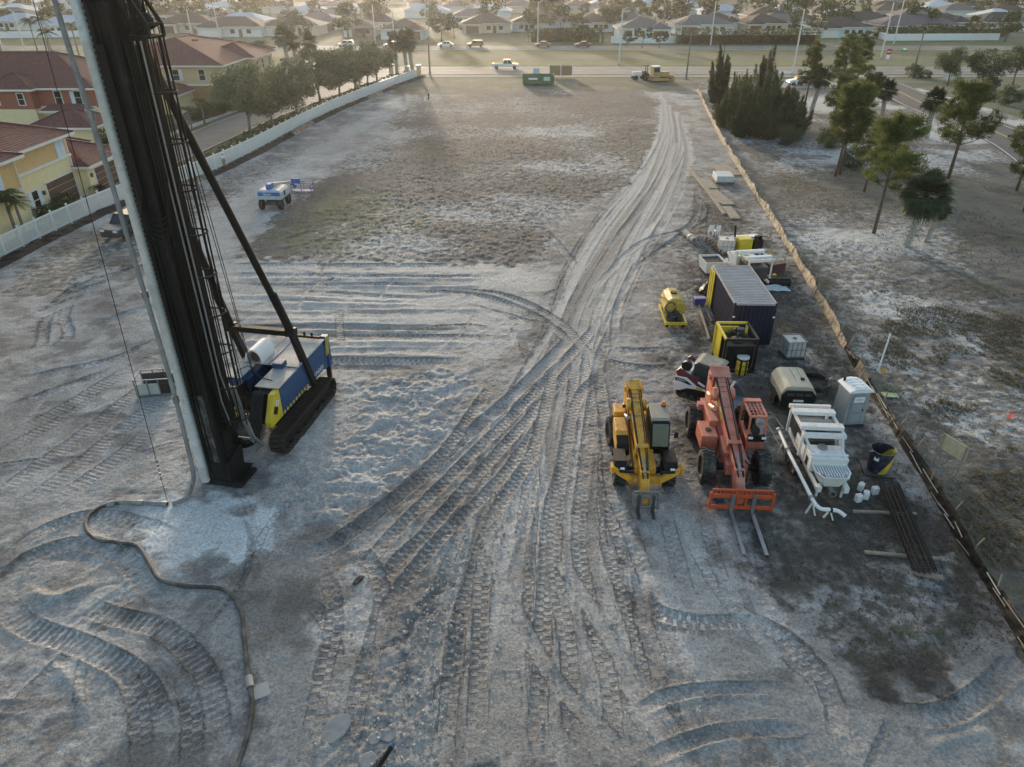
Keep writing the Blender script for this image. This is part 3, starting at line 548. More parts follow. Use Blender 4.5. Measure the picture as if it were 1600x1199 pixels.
# ================================================================ machine parts
_wc = {}
def wheel(parent, c, r, w, rimm, lugs=20, name='wheel', steer=0.):
    key = (round(r, 3), round(w, 3), lugs, rimm.name)
    if key not in _wc:
        t = MB(); h = w / 2
        t.lathe([(r * .55, -h * .7), (r * .62, -h), (r * .9, -h), (r * .985, -h * .8), (r, -h * .3), (r, h * .3), (r * .985, h * .8), (r * .9, h), (r * .62, h), (r * .55, h * .7)], n=28, axis='x')
        for i in range(lugs):
            for s in (-1, 1):
                a = 2 * math.pi * (i + (.5 if s > 0 else 0)) / lugs
                t.box((s * h * .5, math.cos(a) * r * 1.005, math.sin(a) * r * 1.005), (h * .95, r * .09, r * .075), (a, 0, s * .45))
        k = MB(); k.lathe([(.01, -h * .45), (r * .2, -h * .5), (r * .24, -h * .35), (r * .48, -h * .3), (r * .55, -h * .72), (r * .6, -h * .74), (r * .6, h * .74), (r * .55, h * .72), (r * .48, h * .3), (r * .24, h * .35), (r * .2, h * .5), (.01, h * .45)], n=24, axis='x')
        for i in range(8):
            a = i * math.pi / 4; k.cyl((-h * .42, math.cos(a) * r * .34, math.sin(a) * r * .34), (h * .42, math.cos(a) * r * .34, math.sin(a) * r * .34), r * .03, n=6)
        _wc[key] = (t.mesh('tyre', True), k.mesh('rim', True))
    a, b = _wc[key]
    ty = mkobj(name, a, m_rubber, parent, loc=c, rot=(0, 0, steer), smooth=True); mkobj('rim', b, rimm, ty, smooth=True); return ty

def oval(L, r, n):
    per = 2 * L + 2 * math.pi * r; out = []
    for i in range(n):
        s = per * i / n
        if s < L: out.append((-L / 2 + s, r, 0))
        elif s < L + math.pi * r: a = (s - L) / r; out.append((L / 2 + math.sin(a) * r, math.cos(a) * r, -a))
        elif s < 2 * L + math.pi * r: q = s - L - math.pi * r; out.append((L / 2 - q, -r, -math.pi))
        else: a = (s - 2 * L - math.pi * r) / r; out.append((-L / 2 - math.sin(a) * r, -math.cos(a) * r, -math.pi - a))
    return out

# ================================================================ piling rig
rig = thing('piling_rig', 'blue and yellow crawler piling rig with tall black mast and white tube', 'drill rig', (-11.7, 29.2, 0), R(169))
sh = MB().box((0, 0, 0), (.72, .235, .05)).box((0, -.06, .05), (.72, .035, .06)).box((0, .07, .045), (.72, .03, .05)).mesh('track_shoe')
for sx in (-1.75, 1.75):
    fr = MB().prism([(-2.3, .3), (-2.5, .5), (-2.3, .72), (2.3, .72), (2.5, .5), (2.3, .3)], sx - .2, sx + .2, 'x').box((sx, 0, .76), (.34, 3.6, .1)).part('crawler_track', m_black, rig, bev=.02)
    for y in (-2.42, 2.42): MB().lathe([(.05, -.22), (.36, -.2), (.4, -.08), (.4, .08), (.36, .2), (.05, .22)], (sx, y, .5), 18, 'x').part('sprocket', m_black, fr, smooth=True)
    for k in range(6): MB().lathe([(.03, -.18), (.15, -.17), (.15, .17), (.03, .18)], (sx, -1.8 + k * .72, .22), 12, 'x').part('roller', m_black, fr, smooth=True)
    for (y, z, a) in oval(4.84, .455, 56): mkobj('track_shoe', sh, m_trackst, fr, loc=(sx, y, z + .5), rot=(a, 0, 0))
MB().box((0, 0, .72), (2.9, 2.6, .5)).cyl((0, 0, .9), (0, 0, 1.22), .9, n=24).part('undercarriage', m_black, rig, bev=.03)
# upper works
MB().box((-1.02, -.9, 1.95), (1.0, 4.7, 1.4)).part('engine_housing', m_blue, rig, bev=.03)
MB().box((.98, -1.3, 1.85), (1.05, 3.9, 1.3)).part('hydraulics_housing', m_blue, rig, bev=.03)
MB().box((0, -.85, 1.28), (2.9, 5.0, .18)).part('deck', m_black, rig)
for c, d in (((-.93, .55, 2.68), (1.16, 1.9, .05)), ((-.55, -1.95, 2.72), (1.98, 3.0, .05)), ((1.0, -1.95, 2.70), (1.02, 2.9, .05))):
    MB().box(c, d).part('top_plate', m_plate, rig, bev=.01)
MB().box((-.02, -1.9, 2.76), (.06, 2.9, .05)).part('plate_seam', mat('blue_grey_seam', (.12, .14, .25), .5), rig)
MB().box((.95, .45, 2.62), (.8, 1.3, .34)).part('locker', m_blue, rig, bev=.02); MB().box((.95, .45, 2.81), (.84, 1.34, .04)).part('top_plate', m_plate, rig)
MB().box((-.62, -.42, 2.84), (.5, .5, .28)).part('locker', m_blue, rig, bev=.02)
# arched white exhaust cowl
pts = [(.42 * math.cos(a), .52 * math.sin(a) + .1) for a in [math.pi * k / 12 for k in range(13)]]
mb = MB(); outer = [(-.42, -.15)] ; arch = [(.42, -.1)] + pts + [(-.42, -.1)]; inn = [(x * .86, z * .88) for x, z in arch]
for (ya, yb) in ((-1.75, -.45),):
    n = len(arch); vs = [(x + .72, y, z + 2.82) for y in (ya, yb) for x, z in arch] + [(x + .72, y, z + 2.82) for y in (ya, yb) for x, z in inn]; fs = []
    for i in range(n - 1): fs += [(i, i + 1, n + i + 1, n + i), (2 * n + i, 3 * n + i, 3 * n + i + 1, 2 * n + i + 1), (n + i, n + i + 1, 3 * n + i + 1, 3 * n + i), (i, 2 * n + i, 2 * n + i + 1, i + 1)]
    mb.add(vs, fs)
cw = mb.part('exhaust_cowl', m_whitec, rig, smooth=True)
MB().cyl((.72, -1.6, 2.95), (.72, -.65, 2.95), .24, n=16).part('silencer', mat('rusty_steel', (.10, .05, .03), .8, var=.4), cw, smooth=True)
# winch bay
for y, r, z in ((.95, .26, 1.75), (1.5, .3, 1.7), (.35, .22, 1.9), (2.05, .2, 1.5)):
    w = MB().cyl((-.42, y, z), (.55, y, z), r, n=20).part('winch_drum', m_black, rig, smooth=True)
    for x in (-.45, .58): MB().cyl((x - .03, y, z), (x + .03, y, z), r + .1, n=20).part('flange', m_black, w)
for x in (-.5, .62): MB().prism([(-.1, 1.3), (2.4, 1.3), (2.5, 1.7), (1.6, 2.45), (-.1, 2.5)], x - .04, x + .04, 'x').part('winch_cheek', m_black, rig)
MB().box((.06, 1.25, 1.42), (1.0, .08, .12)).part('cross_member', m_yel, rig); MB().box((.3, 2.1, 1.75), (.08, .5, .5)).part('cross_member', m_yel, rig)
# yellow front corner
fp = MB().prism([(1.46, 1.25), (2.55, 1.25), (2.62, 1.55), (1.95, 2.62), (1.46, 2.64)], -1.5, -1.22, 'x').part('front_panel', m_yel, rig, bev=.03)
MB().prism([(1.46, 1.25), (2.35, 1.25), (2.4, 1.5), (1.85, 2.55), (1.46, 2.6)], -1.21, -.62, 'x').part('front_housing', m_black, rig, bev=.03)
MB().box((-1.508, 2.02, 1.85), (.012, .34, .34), (.6, 0, 0)).part('emblem_plate', m_black, fp); MB().box((-1.508, 1.78, 2.12), (.012, .24, .24), (.6, 0, 0)).part('emblem_plate', m_whitec, fp)
lettering('S', .26, m_blue, fp, (-1.52, 1.78, 2.12), (R(90), 0, R(-90)))
for k in range(9):
    MB().box((-1.528, 1.35 - k * .3, 1.38), (.012, .15, .15), (.78, 0, 0)).part('hazard_mark', m_yel, rig)
lettering('FUNDEX', .3, m_whitec, rig, (-1.53, -2.35, 1.48), (R(90), 0, R(-90)))
# counterweight, rear columns with hazard stripes, jacks
MB().box((0, -3.45, 1.75), (2.9, .4, 1.35)).part('counterweight', m_blue, rig, bev=.04)
for sx in (-1.36, 1.36):
    q = MB().box((sx, -3.78, 1.9), (.34, .3, 1.75)).part('rear_column', m_blue, rig, bev=.02)
    MB().box((sx, -3.78, .62), (.2, .2, .85)).box((sx, -3.78, .1), (.36, .36, .12)).part('jack_leg', m_black, q)
hp = MB().box((0, -3.96, 2.05), (2.9, .04, 1.1)).part('warning_board', m_dgrey, rig)
for k in range(9): MB().box((-1.28 + k * .32, -3.985, 2.05), (.12, .012, 1.2), (0, .35, 0)).part('stripe', m_yel, hp)
for sx in (-1.45,): 
    for k in range(3): MB().box((sx - .09, -3.74 + k * .13, 2.3), (.012, .06, 1.0), (.2, 0, 0)).part('stripe', m_yel, hp)
MB().box((0, -3.35, 2.86), (2.7, .12, .12)).part('rear_rail', m_black, rig)
for x in (-.9, -.5, .8): MB().cyl((x, -3.4, 2.8), (x, -3.4, 3.1), .06, n=8).part('filler_cap', m_black, rig)
# mast
MZ = 24.0
mast = MB().box((.02, 4.86, MZ / 2 + .3), (.84, .74, MZ - .6)).part('mast', m_mast, rig, bev=.03)
for x in (-.34, .36): MB().cyl((x, 5.3, .6), (x, 5.3, MZ), .085, n=12).part('guide_rail', m_mast, mast, smooth=True)
for x in (-.2, .16): MB().box((x, 5.27, MZ / 2), (.07, .06, MZ - 1.5)).part('guide_strip', m_mast, mast)
for z in np.arange(1.5, MZ, 2.4): MB().box((-.02, 4.82, z), (.86, .78, .08)).part('mast_flange', m_mast, mast)
for k in range(11): MB().box((-.4, 4.84, 1.9 + k * 2.0), (.05, .45, 1.4)).part('mast_recess', m_black, mast)
MB().prism([(3.6, .0), (4.2, .5), (4.1, 1.4), (4.4, 1.4), (5.3, 1.2), (5.4, .35), (5.1, .02)], -.55, .45, 'x').part('mast_foot', m_black, rig, bev=.03)
MB().prism([(4.0, .02), (5.35, .02), (5.2, .18), (4.1, .18)], -.95, .7, 'x').part('foot_plate', m_black, rig)
MB().box((.02, 5.25, 2.6), (.5, .05, 3.6)).part('mast_front_plate', mat('muddy_steel', (.03, .028, .026), .7, var=.4, dirt=.6, dcol=(.22, .21, .2), dsc=2.5), mast)
rk = MB().box((.5, 5.1, MZ / 2 + .4), (.09, .1, MZ - .9)).part('tooth_rack', m_mast, mast)
tm = MB().box((0, 0, 0), (.08, .14, .1)).mesh('rack_tooth')
for k in range(130): mkobj('rack_tooth', tm, m_mast, rk, loc=(.57, 5.1, .9 + k * .178))
MB().lathe([(.15, .0), (.23, .05), (.23, .75), (.26, .8), (.26, .95), (.22, 1.0), (.22, 3.4), (.185, 3.45), (.185, 9.0), (.2, 9.02), (.2, 9.14), (.18, 9.16), (.175, 17), (.19, 17.02), (.19, 17.14), (.175, 17.16), (.17, MZ)], (.78, 5.16, .02), 22).part('drive_tube', m_pipe_white, rig, smooth=True)
# cage with rungs beside the mast
cg = MB().box((-.6, 4.5, 10.0), (.3, .34, 15.2)).part('ladder_cage', m_mast, rig)
for x, y in ((-.8, 4.3), (-1.05, 4.24), (-1.28, 4.32), (-1.42, 4.5), (-1.44, 4.72), (-1.34, 4.92), (-1.16, 5.05), (-.98, 5.08), (-.8, 5.06), (-.9, 4.6), (-1.12, 4.62)): MB().cyl((x, y, 2.9), (x, y, 17.2), .027, n=6).part('cage_rail', m_mast, cg)
for z in np.arange(3.2, 17, 1.55):
    MB().tube([(-.6, 4.28, z), (-1.05, 4.22, z), (-1.3, 4.3, z), (-1.45, 4.5, z), (-1.46, 4.74, z), (-1.36, 4.95, z), (-1.16, 5.08, z), (-.6, 5.1, z)], .033, 6).part('cage_hoop', m_mast, cg)
for k in range(44): MB().cyl((-.72, 4.42, 3 + k * .32), (-.72, 4.86, 3 + k * .32), .018, n=6).part('rung', m_mast, cg)
for j, (x, y) in enumerate([(-.64, 5.0), (-.7, 5.1), (-.84, 5.14), (-.9, 4.98), (-.66, 5.18), (-1.02, 5.1), (-.58, 5.24)]):
    zb = 2.2 + j * .4; MB().tube([(x, y, 17.1), (x, y, 12), (x - .02, y + .01, 8), (x, y, zb + 1.2), (x - .1, y - .1, zb)], .03, 6).part('hydraulic_line', m_steel if j in (2, 5) else m_black, rig, smooth=True)
for j in range(5):
    r_ = .5 + j * .05; zc = 12.2 - j * .12
    MB().tube([(.3 - j * .05, 5.36, 17), (.28 - j * .05, 5.36, zc + .8)] + [(-.25 + .55 * math.cos(a), 5.38 + .02 * j, zc - r_ * math.sin(a) * 1.3) for a in [math.pi * k / 9 for k in range(10)]] + [(-.85, 5.2, zc + 1.2), (-.86, 5.15, 17)], .028, 6).part('hose_loop', m_black, rig, smooth=True)
hd = MB()
for y in (4.32, 5.04):
    q = [(-.45, y, 17.2), (-1.32, y, 17.2), (-1.32, y, 17.55), (-.45, y, 19.1)]
    for k in range(4): hd.bar(q[k], q[(k + 1) % 4], .09)
    hd.bar(q[0], q[2], .05); hd.bar((-.85, y, 17.2), (-.85, y, 18.4), .05); hd.bar((-.85, y, 17.2), (-.45, y, 18.3), .05)
for x, z in ((-1.32, 17.2), (-1.32, 17.55), (-.9, 18.3), (-.5, 17.2)): hd.bar((x, 4.32, z), (x, 5.04, z), .08)
hd = hd.part('head_frame', m_mast, rig)
for x, z in ((-.8, 18.0), (-1.05, 17.6), (-.75, 17.5)): MB().lathe([(.03, -.08), (.24, -.07), (.2, 0), (.24, .07), (.03, .08)], (x, 4.68, z), 16, 'y').part('sheave', m_black, hd, smooth=True)
# lower sledge, steps and hose bundle
sl = MB().bar((-.75, 4.3, 3.1), (-1.25, 4.3, 3.1), .06).bar((-1.25, 4.3, 3.1), (-1.25, 4.3, 1.7), .05).bar((-1.25, 4.3, 1.9), (-.6, 4.3, 1.9), .05).bar((-1.0, 4.3, 1.9), (-1.2, 3.9, 1.2), .035).bar((-1.2, 3.9, 1.2), (-1.0, 3.9, .9), .035).part('step_frame', m_steel, rig)
for j in range(3): MB().tube([(-.95 - j * .1, 4.6, 4.6), (-1.1 - j * .1, 4.55, 3.2), (-1.2 - j * .07, 4.3, 2.0), (-1.25 - j * .05, 3.8, 1.2), (-1.2, 3.3, 1.0)], .05, 8).part('steel_pipe', m_steel, rig, smooth=True)
for j in range(12):
    x0 = -.62 - (j % 6) * .09; dz = (j // 6) * .14
    MB().tube([(x0 + .15, 1.75, 2.6 - dz), (x0 + .05, 2.1, 2.55 - dz), (x0, 2.5, 2.1 - dz), (x0, 2.75, 1.4 - dz * .5), (x0 + .05, 3.1, .75 + j * .02), (x0 + .2, 3.7, .8 + j * .03), (x0 + .25, 4.15, 1.8), (x0 + .2, 4.3, 3.2)], .045, 8).part('hydraulic_hose', m_black, rig, smooth=True)
for o in CH[rig.name]:
    if o.name.split('.')[0] in ('mast', 'drive_tube', 'ladder_cage', 'hydraulic_line', 'hose_loop', 'head_frame', 'mast_foot', 'foot_plate', 'step_frame', 'steel_pipe'): o.location.x = -.36
# back stays and cross bar
for s in (-1, 1):
    st = MB().cyl((s * 1.5, -.43, 4.56), (s * .5, 4.25, 17.7), .15, n=16).part('back_stay', m_mast, rig, smooth=True)
    MB().cyl((s * 1.5, -.43, 4.56), (s * 1.38, .35, 6.75), .19, n=16).part('stay_sleeve', m_mast, st, smooth=True)
    MB().bar((s * 1.62, -1.6, 1.15), (s * 1.52, -.4, 4.7), .17, .3).bar((s * 1.42, -1.6, 1.15), (s * 1.42, -.4, 4.7), .1, .26).part('stay_leg', m_mast, st)
    MB().box((s * 1.5, -.42, 4.6), (.46, .42, .42), (.3, 0, 0)).part('stay_knuckle', m_mast, st, bev=.04)
MB().box((0, -.3, 4.62), (2.7, .3, .26)).part('cross_bar', m_mast, rig, bev=.02)
# winch ropes
for j, (x, y, z, xt) in enumerate([(-.1, .95, 2.0, -.9), (.1, 1.5, 2.0, -.75), (.3, .35, 2.1, -1.0)]):
    MB().cyl((x, y, z), (xt + .3, 3.6, 20.5 + j), .016, n=6).part('wire_rope', m_black, rig)
MB().tube([(.95, .9, 2.85), (.9, .5, 2.9), (.6, .2, 2.95), (-.3, .8, 2.74), (-.9, .9, 2.72)], .02, 6).part('loose_cable', m_black, rig)

# hanging concrete hose (muddy), with the ground line it feeds, and a hoist wire
def w_(x, y, z): c, s = math.cos(R(169)), math.sin(R(169)); return Vector((-11.7 + x * c - y * s, 29.2 + x * s + y * c, z))
def on(px, py, Yv):   # point of a pixel's ray on the upright plane Y = Yv through the hose
    u = (px - 800) / FPX; v = (py - 599.5) / FPX; k = Yv / (math.cos(PITCH) - v * math.sin(PITCH)); return Vector((u * k, Yv, CAMH - k * (math.sin(PITCH) + v * math.cos(PITCH))))
hp = [on(60, -90, 23.9), on(85, 0, 23.8), on(125, 130, 23.75), on(165, 255, 23.7), on(205, 390, 23.65), on(240, 505, 23.6), on(268, 600, 23.5), on(291, 690, 23.4), on(302, 740, 23.3), G(303, 765, .28), G(292, 783, .12), G(270, 790, .09)]
hp = [Vector(p) for p in catmull([tuple(p) for p in hp], .25)]
hh = thing('hanging_hose', 'mud-caked grey concrete hose hanging down beside the white mast tube', 'hose', hp[-1])
mb = MB(); mb.tube([p - hp[-1] for p in hp], .085, 10); mb.part('hose', m_hosel, hh, smooth=True)
for k in (.22, .5, .72): i = int(len(hp) * k); mb = MB(); mb.tube([hp[i] - hp[-1], hp[i + 1] - hp[-1]], .125, 12); mb.part('coupling', m_steel, hh)
gl = [G(*q, .07) for q in [(262, 790), (225, 788), (180, 788), (148, 800), (134, 820), (146, 842), (185, 850), (215, 856), (235, 885), (250, 908), (290, 918), (340, 921), (362, 932), (378, 960), (382, 1000), (388, 1050), (392, 1078), (395, 1110), (388, 1150), (372, 1199), (350, 1260)]]
gl = [Vector(p) for p in catmull([tuple(p) for p in gl], .2)]
for p in gl: p.z = GH(p.x, p.y) + .06
def smooth_z(pts):
    z = [p.z for p in pts]
    for i, p in enumerate(pts): p.z = max(sum(z[max(0, i - 4):i + 5]) / len(z[max(0, i - 4):i + 5]), z[i] - .02)
smooth_z(gl)
g0 = gl[0].copy(); gh = thing('ground_hose', 'black concrete hose snaking across the sand from the mast foot', 'hose', g0)
k1, k2 = int(len(gl) * .12), int(len(gl) * .8)
MB().tube([p - g0 for p in gl[:k2]], .075, 10).part('hose', m_hose, gh, smooth=True); MB().tube([p - g0 for p in gl[k2:]], .08, 10).part('hose', m_hose, gh, smooth=True)
MB().tube([p - g0 for p in gl[0:k1]], .085, 10).part('pipe_end', m_hosel, gh, smooth=True)
for i in (0, k1 // 2, k1, k2 - 1, k2): MB().tube([gl[i] - g0, gl[i + 1] - g0], .125, 12).part('coupling', m_steel, gh)
q = G(405, 1082, .02); MB().box((0, 0, 0), (.6, .5, .03), (0, .05, .5)).part('board', m_plate, None, loc=q); tag(bpy.data.objects['board'], 'small weathered board lying under the hose coupling', 'board')
wt, wb = on(50, -5, 23.9), G(262, 785, .1); hw = thing('hoist_wire', 'thin steel hoist wire hanging left of the mast to the hose coupling', 'cable', wb)
d = wt - wb; MB().cyl(d * 1.25, d * .12, .014, n=6).part('wire', m_black, hw); MB().cyl(d * .055, (0, 0, 0), .012, n=6).part('chain', m_black, hw)
for k in range(6): MB().box(d * (.06 + k * .011), (.07, .05, .1 if k % 2 else .16), (0, .2, k)).part('shackle', m_steel, hw)
# steel frame skip left of the rig
sk = thing('muddy_frame_crate', 'mud-caked grey steel frame crate on the sand left of the mast', 'crate', P(247, 611), R(8))
for z in (.06, .95):
    for a, b in (((-.85, -.5), (.85, -.5)), ((.85, -.5), (.85, .6)), ((.85, .6), (-.85, .6)), ((-.85, .6), (-.85, -.5))): MB().bar((*a, z), (*b, z), .05).part('rail', m_steel, sk)
for x in (-.85, -.25, .3, .85):
    for y in (-.5, .6): MB().bar((x, y, .02), (x, y, 1.0), .05).part('upright', m_steel, sk)
for x0, x1, m_ in ((-.82, -.28, m_plate), (-.22, .27, m_plate), (.33, .82, m_trackst)): MB().box(((x0 + x1) / 2, -.47, .4), (x1 - x0, .02, .6)).part('panel', m_, sk)
MB().box((0, .55, .45), (1.6, .02, .7)).part('panel', m_dgrey, sk); MB().box((0, .05, .07), (1.6, 1.05, .04)).part('floor_plate', m_plate, sk)
# ================================================================ telehandlers
def telehandler(name, label, loc, rz, M, dark, kind):
    t = thing(name, label, 'telehandler', loc, rz); jcb = kind == 'a'
    W = .98 if jcb else 1.02; wr = .62 if jcb else .66; yf, yr = (1.35, -1.45) if jcb else (1.35, -1.75)
    for x in (-W, W):
        wheel(t, (x, yf, wr), wr, .46, m_dgrey if jcb else m_rimred, steer=0); wheel(t, (x, yr, wr), wr, .46, m_dgrey if jcb else m_rimred, steer=.12 if jcb else 0)
    MB().prism([(-2.35, .75), (-2.35, 1.35), (-1.5, 1.5), (.9, 1.15), (1.75, 1.05), (1.8, .6), (.6, .48), (-1.6, .5)], -.42, .42, 'x').part('chassis', M, t, bev=.03)
    for y in (yf, yr): MB().cyl((-W + .15, y, wr), (W - .15, y, wr), .13, n=12).box((0, y, wr), (.5, .36, .4)).part('axle', m_black, t)
    MB().box((0, -2.42, 1.0), (1.3, .3, .6)).part('counterweight', M, t, bev=.04)
    # boom, rear pivot high, nose low in front
    b0 = Vector((.12 if jcb else .1, -2.25, 2.28 if jcb else 2.5)); b1 = Vector((b0.x, 1.15, 1.45)); b2 = Vector((b0.x, 2.15, 1.2)); d = (b1 - b0).normalized()
    bo = MB().bar(b0, b1, .44, .5).part('boom', M, t, bev=.04)
    MB().bar(b1 - d * .1, b1 + d * .08, .52, .58).part('boom_collar', M, bo, bev=.02)
    MB().bar(b1 - d * .3, b2, .34, .38).part('inner_boom', M if not jcb else m_jcb, bo, bev=.02)
    for s in (-1, 1): MB().prism([(-2.65, 1.15), (-2.0, 1.15), (-1.75, 1.75), (-1.95, b0.z + .18), (-2.5, b0.z + .28), (-2.75, b0.z)], b0.x + s * .31 - .03, b0.x + s * .31 + .03, 'x').part('boom_tower', M, t, bev=.015)
    MB().cyl((b0.x - .42, b0.y, b0.z), (b0.x + .42, b0.y, b0.z), .12, n=16).part('pivot_pin', M, t, smooth=True)
    rp = b0 + Vector((0, 0, .27)); MB().box(b0 + d * .05 + Vector((0, 0, .265)), (.78 if not jcb else .5, .62, .05), (math.atan2(d.z, d.y), 0, 0)).part('rear_plate', M, bo, bev=.02)
    for s in (-1, 1): MB().lathe([(.02, -.1), (.26, -.09), (.28, 0), (.26, .09), (.02, .1)], b0 + d * 1.0 + Vector((s * .32, 0, .05)), 18, 'x').part('side_boss', M, bo, smooth=True)
    for q in (.35, .6, .85, 1.1, 1.9): MB().bar(b0 + d * (q * 1.0) + Vector((-.16, 0, .255)), b0 + d * (q * 1.0) + Vector((.16, 0, .255)), .05, .02).part('boom_weld', mat('scuffed_' + name, (.2, .12, .06), .8), bo)
    lift = MB().cyl(b0 + Vector((.42, .3, -1.1)), b0 + d * 1.5 + Vector((.36, 0, -.2)), .09, n=12).part('lift_cylinder', m_steel if jcb else mat('cream_cylinder', (.6, .42, .25), .5), t, smooth=True)
    MB().cyl(b0 + Vector((.42, .3, -.6)), b0 + d * 1.0 + Vector((.5, 0, -.05)), .075, n=12).part('lift_cylinder', m_black if jcb else mat('cream_cylinder', (.6, .42, .25), .5), t, smooth=True)
    # nose
    nz_ = Vector((b0.x, 2.95, .52))
    nose = MB().prism([(b2.y - .35, b2.z + .2), (b2.y + .25, b2.z + .12), (nz_.y + .12, .55), (nz_.y + .1, .25), (nz_.y - .25, .25), (b2.y - .2, b2.z - .35)], b0.x - .17, b0.x + .17, 'x').part('boom_nose', M, t, bev=.04)
    MB().box((b0.x, b2.y + .42, b2.z - .2), (.12, .42, .04), (R(-52), 0, 0)).part('nose_slot', m_black, nose)
    MB().cyl(b2 + Vector((0, -.35, .26)), b2 + Vector((0, .3, .1)), .055, n=10).part('tilt_cylinder', m_steel, nose, smooth=True)
    # carriage
    cw_ = .52 if jcb else 1.14; cy = 3.15; CM = m_steel if jcb else m_redor
    cr = MB().box((b0.x, cy, .22), (cw_ * 2, .09, .14)).box((b0.x, cy, .72), (cw_ * 2, .09, .14)).box((b0.x, cy - .04, .95 if not jcb else .9), (cw_ * 1.86, .07, .08)).part('fork_carriage', CM, t, bev=.01)
    for k in range(2): MB().box((b0.x + (k * 2 - 1) * (cw_ - .04), cy, .5), (.08, .12, .72)).part('carriage_post', CM, cr)
    for k in range(11 if jcb else 17): MB().box((b0.x - cw_ * .9 + k * cw_ * 1.8 / (10 if jcb else 16), cy - .03, .82), (.035, .05, .24)).part('carriage_bar', CM, cr)
    for k in (-1, 1): MB().box((b0.x + k * .16, cy - .12, .5), (.07, .28, .6)).part('carriage_hook', CM, cr)
    fx_ = (.28, -.28) if jcb else (.32, -.42)
    for x in fx_:
        MB().box((b0.x + x, cy + .08, .42), (.13, .06, .8)).prism([(cy + .05, .03), (cy + .05, .11), (cy + (.5 if jcb else 2.2), .05), (cy + (.5 if jcb else 2.2), .03)], b0.x + x - .065, b0.x + x + .065, 'x').part('fork_tine', m_dgrey if jcb else m_steel, t)
    for k, x in enumerate((-.2, -.13, .16, .2)):
        MB().tube([b0 + d * .3 + Vector((x * 1.18, 0, .27)), b0 + d * 1.6 + Vector((x * 1.15, 0, .27)), b0 + d * 2.9 + Vector((x * 1.1, 0, .28)), b2 + Vector((x * .7, -.1, .24)), b2 + Vector((x * .5, .5, -.02))], .018, 6).part('boom_hose', m_black, bo, smooth=True)
    for k, (f, sx_) in enumerate(((.9, 1), (1.7, 1), (2.4, -1))):
        MB().bar(b0 + d * f + Vector((sx_ * .226, 0, .06)), b0 + d * (f + .28) + Vector((sx_ * .226, 0, .04)), .008, .12).part('decal', m_whitec if k % 2 else m_black, bo)
    for x in (-W, W): MB().tube([(x * .5, yf - .3, wr + .3), (x * .62, yf, wr + .22), (x * .7, yf + .1, wr)], .02, 6).part('brake_hose', m_black, t)
    if jcb:
        c = MB().prism([(-1.0, 1.0), (.62, .9), (.72, 1.35), (.4, 2.28), (-.85, 2.34), (-1.0, 1.6)], -1.06, -.3, 'x').part('cab', m_black, t, bev=.04)
        MB().prism([(-.82, 2.36), (.3, 2.31), (.36, 2.36), (.28, 2.44), (-.78, 2.48)], -1.05, -.31, 'x').part('cab_roof', mat('cab_roof_dusty', (.3, .28, .22), .7, dirt=.3), c, bev=.02)
        MB().add([(-1.0, .745, 1.36), (-.36, .745, 1.36), (-.36, .425, 2.24), (-1.0, .425, 2.24)], [(0, 1, 2, 3)]).part('windscreen', m_glassd, c)
        MB().add([(-1.0, .40, 2.295), (-.36, .40, 2.295), (-.36, -.25, 2.36), (-1.0, -.25, 2.36)], [(0, 1, 2, 3)]).part('roof_glass', m_glassd, c)
        MB().add([(-1.065, -.85, 1.5), (-1.065, .6, 1.4), (-1.065, .36, 2.2), (-1.065, -.8, 2.25)], [(0, 1, 2, 3)]).part('side_glass', m_glassd, c)
        bc = MB().cyl((-.9, -.6, 2.48), (-.9, -.6, 2.52), .1, n=12).part('beacon_base', m_black, c); MB().lathe([(.085, 2.52), (.085, 2.62), (.05, 2.68), (.001, 2.69)], (-.9, -.6, 0), 14).part('beacon', m_orange, bc, smooth=True)
        mi = MB().bar((-1.06, .5, 1.8), (-1.3, .62, 1.85), .025).part('mirror_arm', m_black, c); MB().box((-1.3, .62, 1.85), (.16, .05, .26)).part('mirror', m_black, mi, bev=.015)
        MB().prism([(-1.25, .75), (.55, .75), (.62, 1.1), (.45, 1.32), (-.2, 1.48), (-1.2, 1.5)], .5, 1.06, 'x').part('engine_hood', M, t, bev=.07)
        MB().prism([(.06, 1.425), (.5, 1.31), (.66, 1.08), (.64, .8)] + [(.60, .8), (.58, 1.05), (.44, 1.25), (.06, 1.37)], .54, 1.03, 'x').part('hood_grille', m_black, t)
        for s in (-1, 1):
            MB().prism([(yf - .72, wr + .2), (yf - .5, wr * 2 + .06), (yf + .35, wr * 2 + .08), (yf + .68, wr + .35), (yf + .64, wr + .33), (yf + .33, wr * 2 + .03), (yf - .48, wr * 2 + .01), (yf - .68, wr + .2)], s * 1.0 - .24, s * 1.0 + .24, 'x').part('mudguard', m_black, t)
            st = MB().prism([(s * .55, .52), (s * .5, .8), (s * 1.05, 1.12), (s * 1.3, 1.28), (s * 1.36, 1.18), (s * 1.12, .92)], 1.98, 2.14, 'y').part('stabiliser', M, t, bev=.015)
            MB().cyl((s * .5, 2.2, 1.15), (s * 1.08, 2.12, 1.12), .06, n=10).part('stabiliser_ram', m_black, st, smooth=True); MB().box((s * 1.36, 2.06, 1.24), (.1, .4, .3)).part('stabiliser_foot', M, st, bev=.01)
        fb = MB().box((0, 2.0, .62), (1.3, .16, .34)).part('front_beam', M, t, bev=.02); lettering('JCB', .2, m_whitec, fb, (.5, 2.085, .66), (R(90), 0, R(180)))
        for x in (.95, -1.0): MB().box((x, 2.05, 1.15), (.16, .1, .12)).part('headlamp', m_whitec, t)
        MB().tube([(.3, -1.9, 1.9), (.42, -1.2, 1.75), (.44, -.3, 1.55), (.35, .6, 1.3), (.3, 1.4, 1.2)], .03, 6).part('hose', m_black, t)
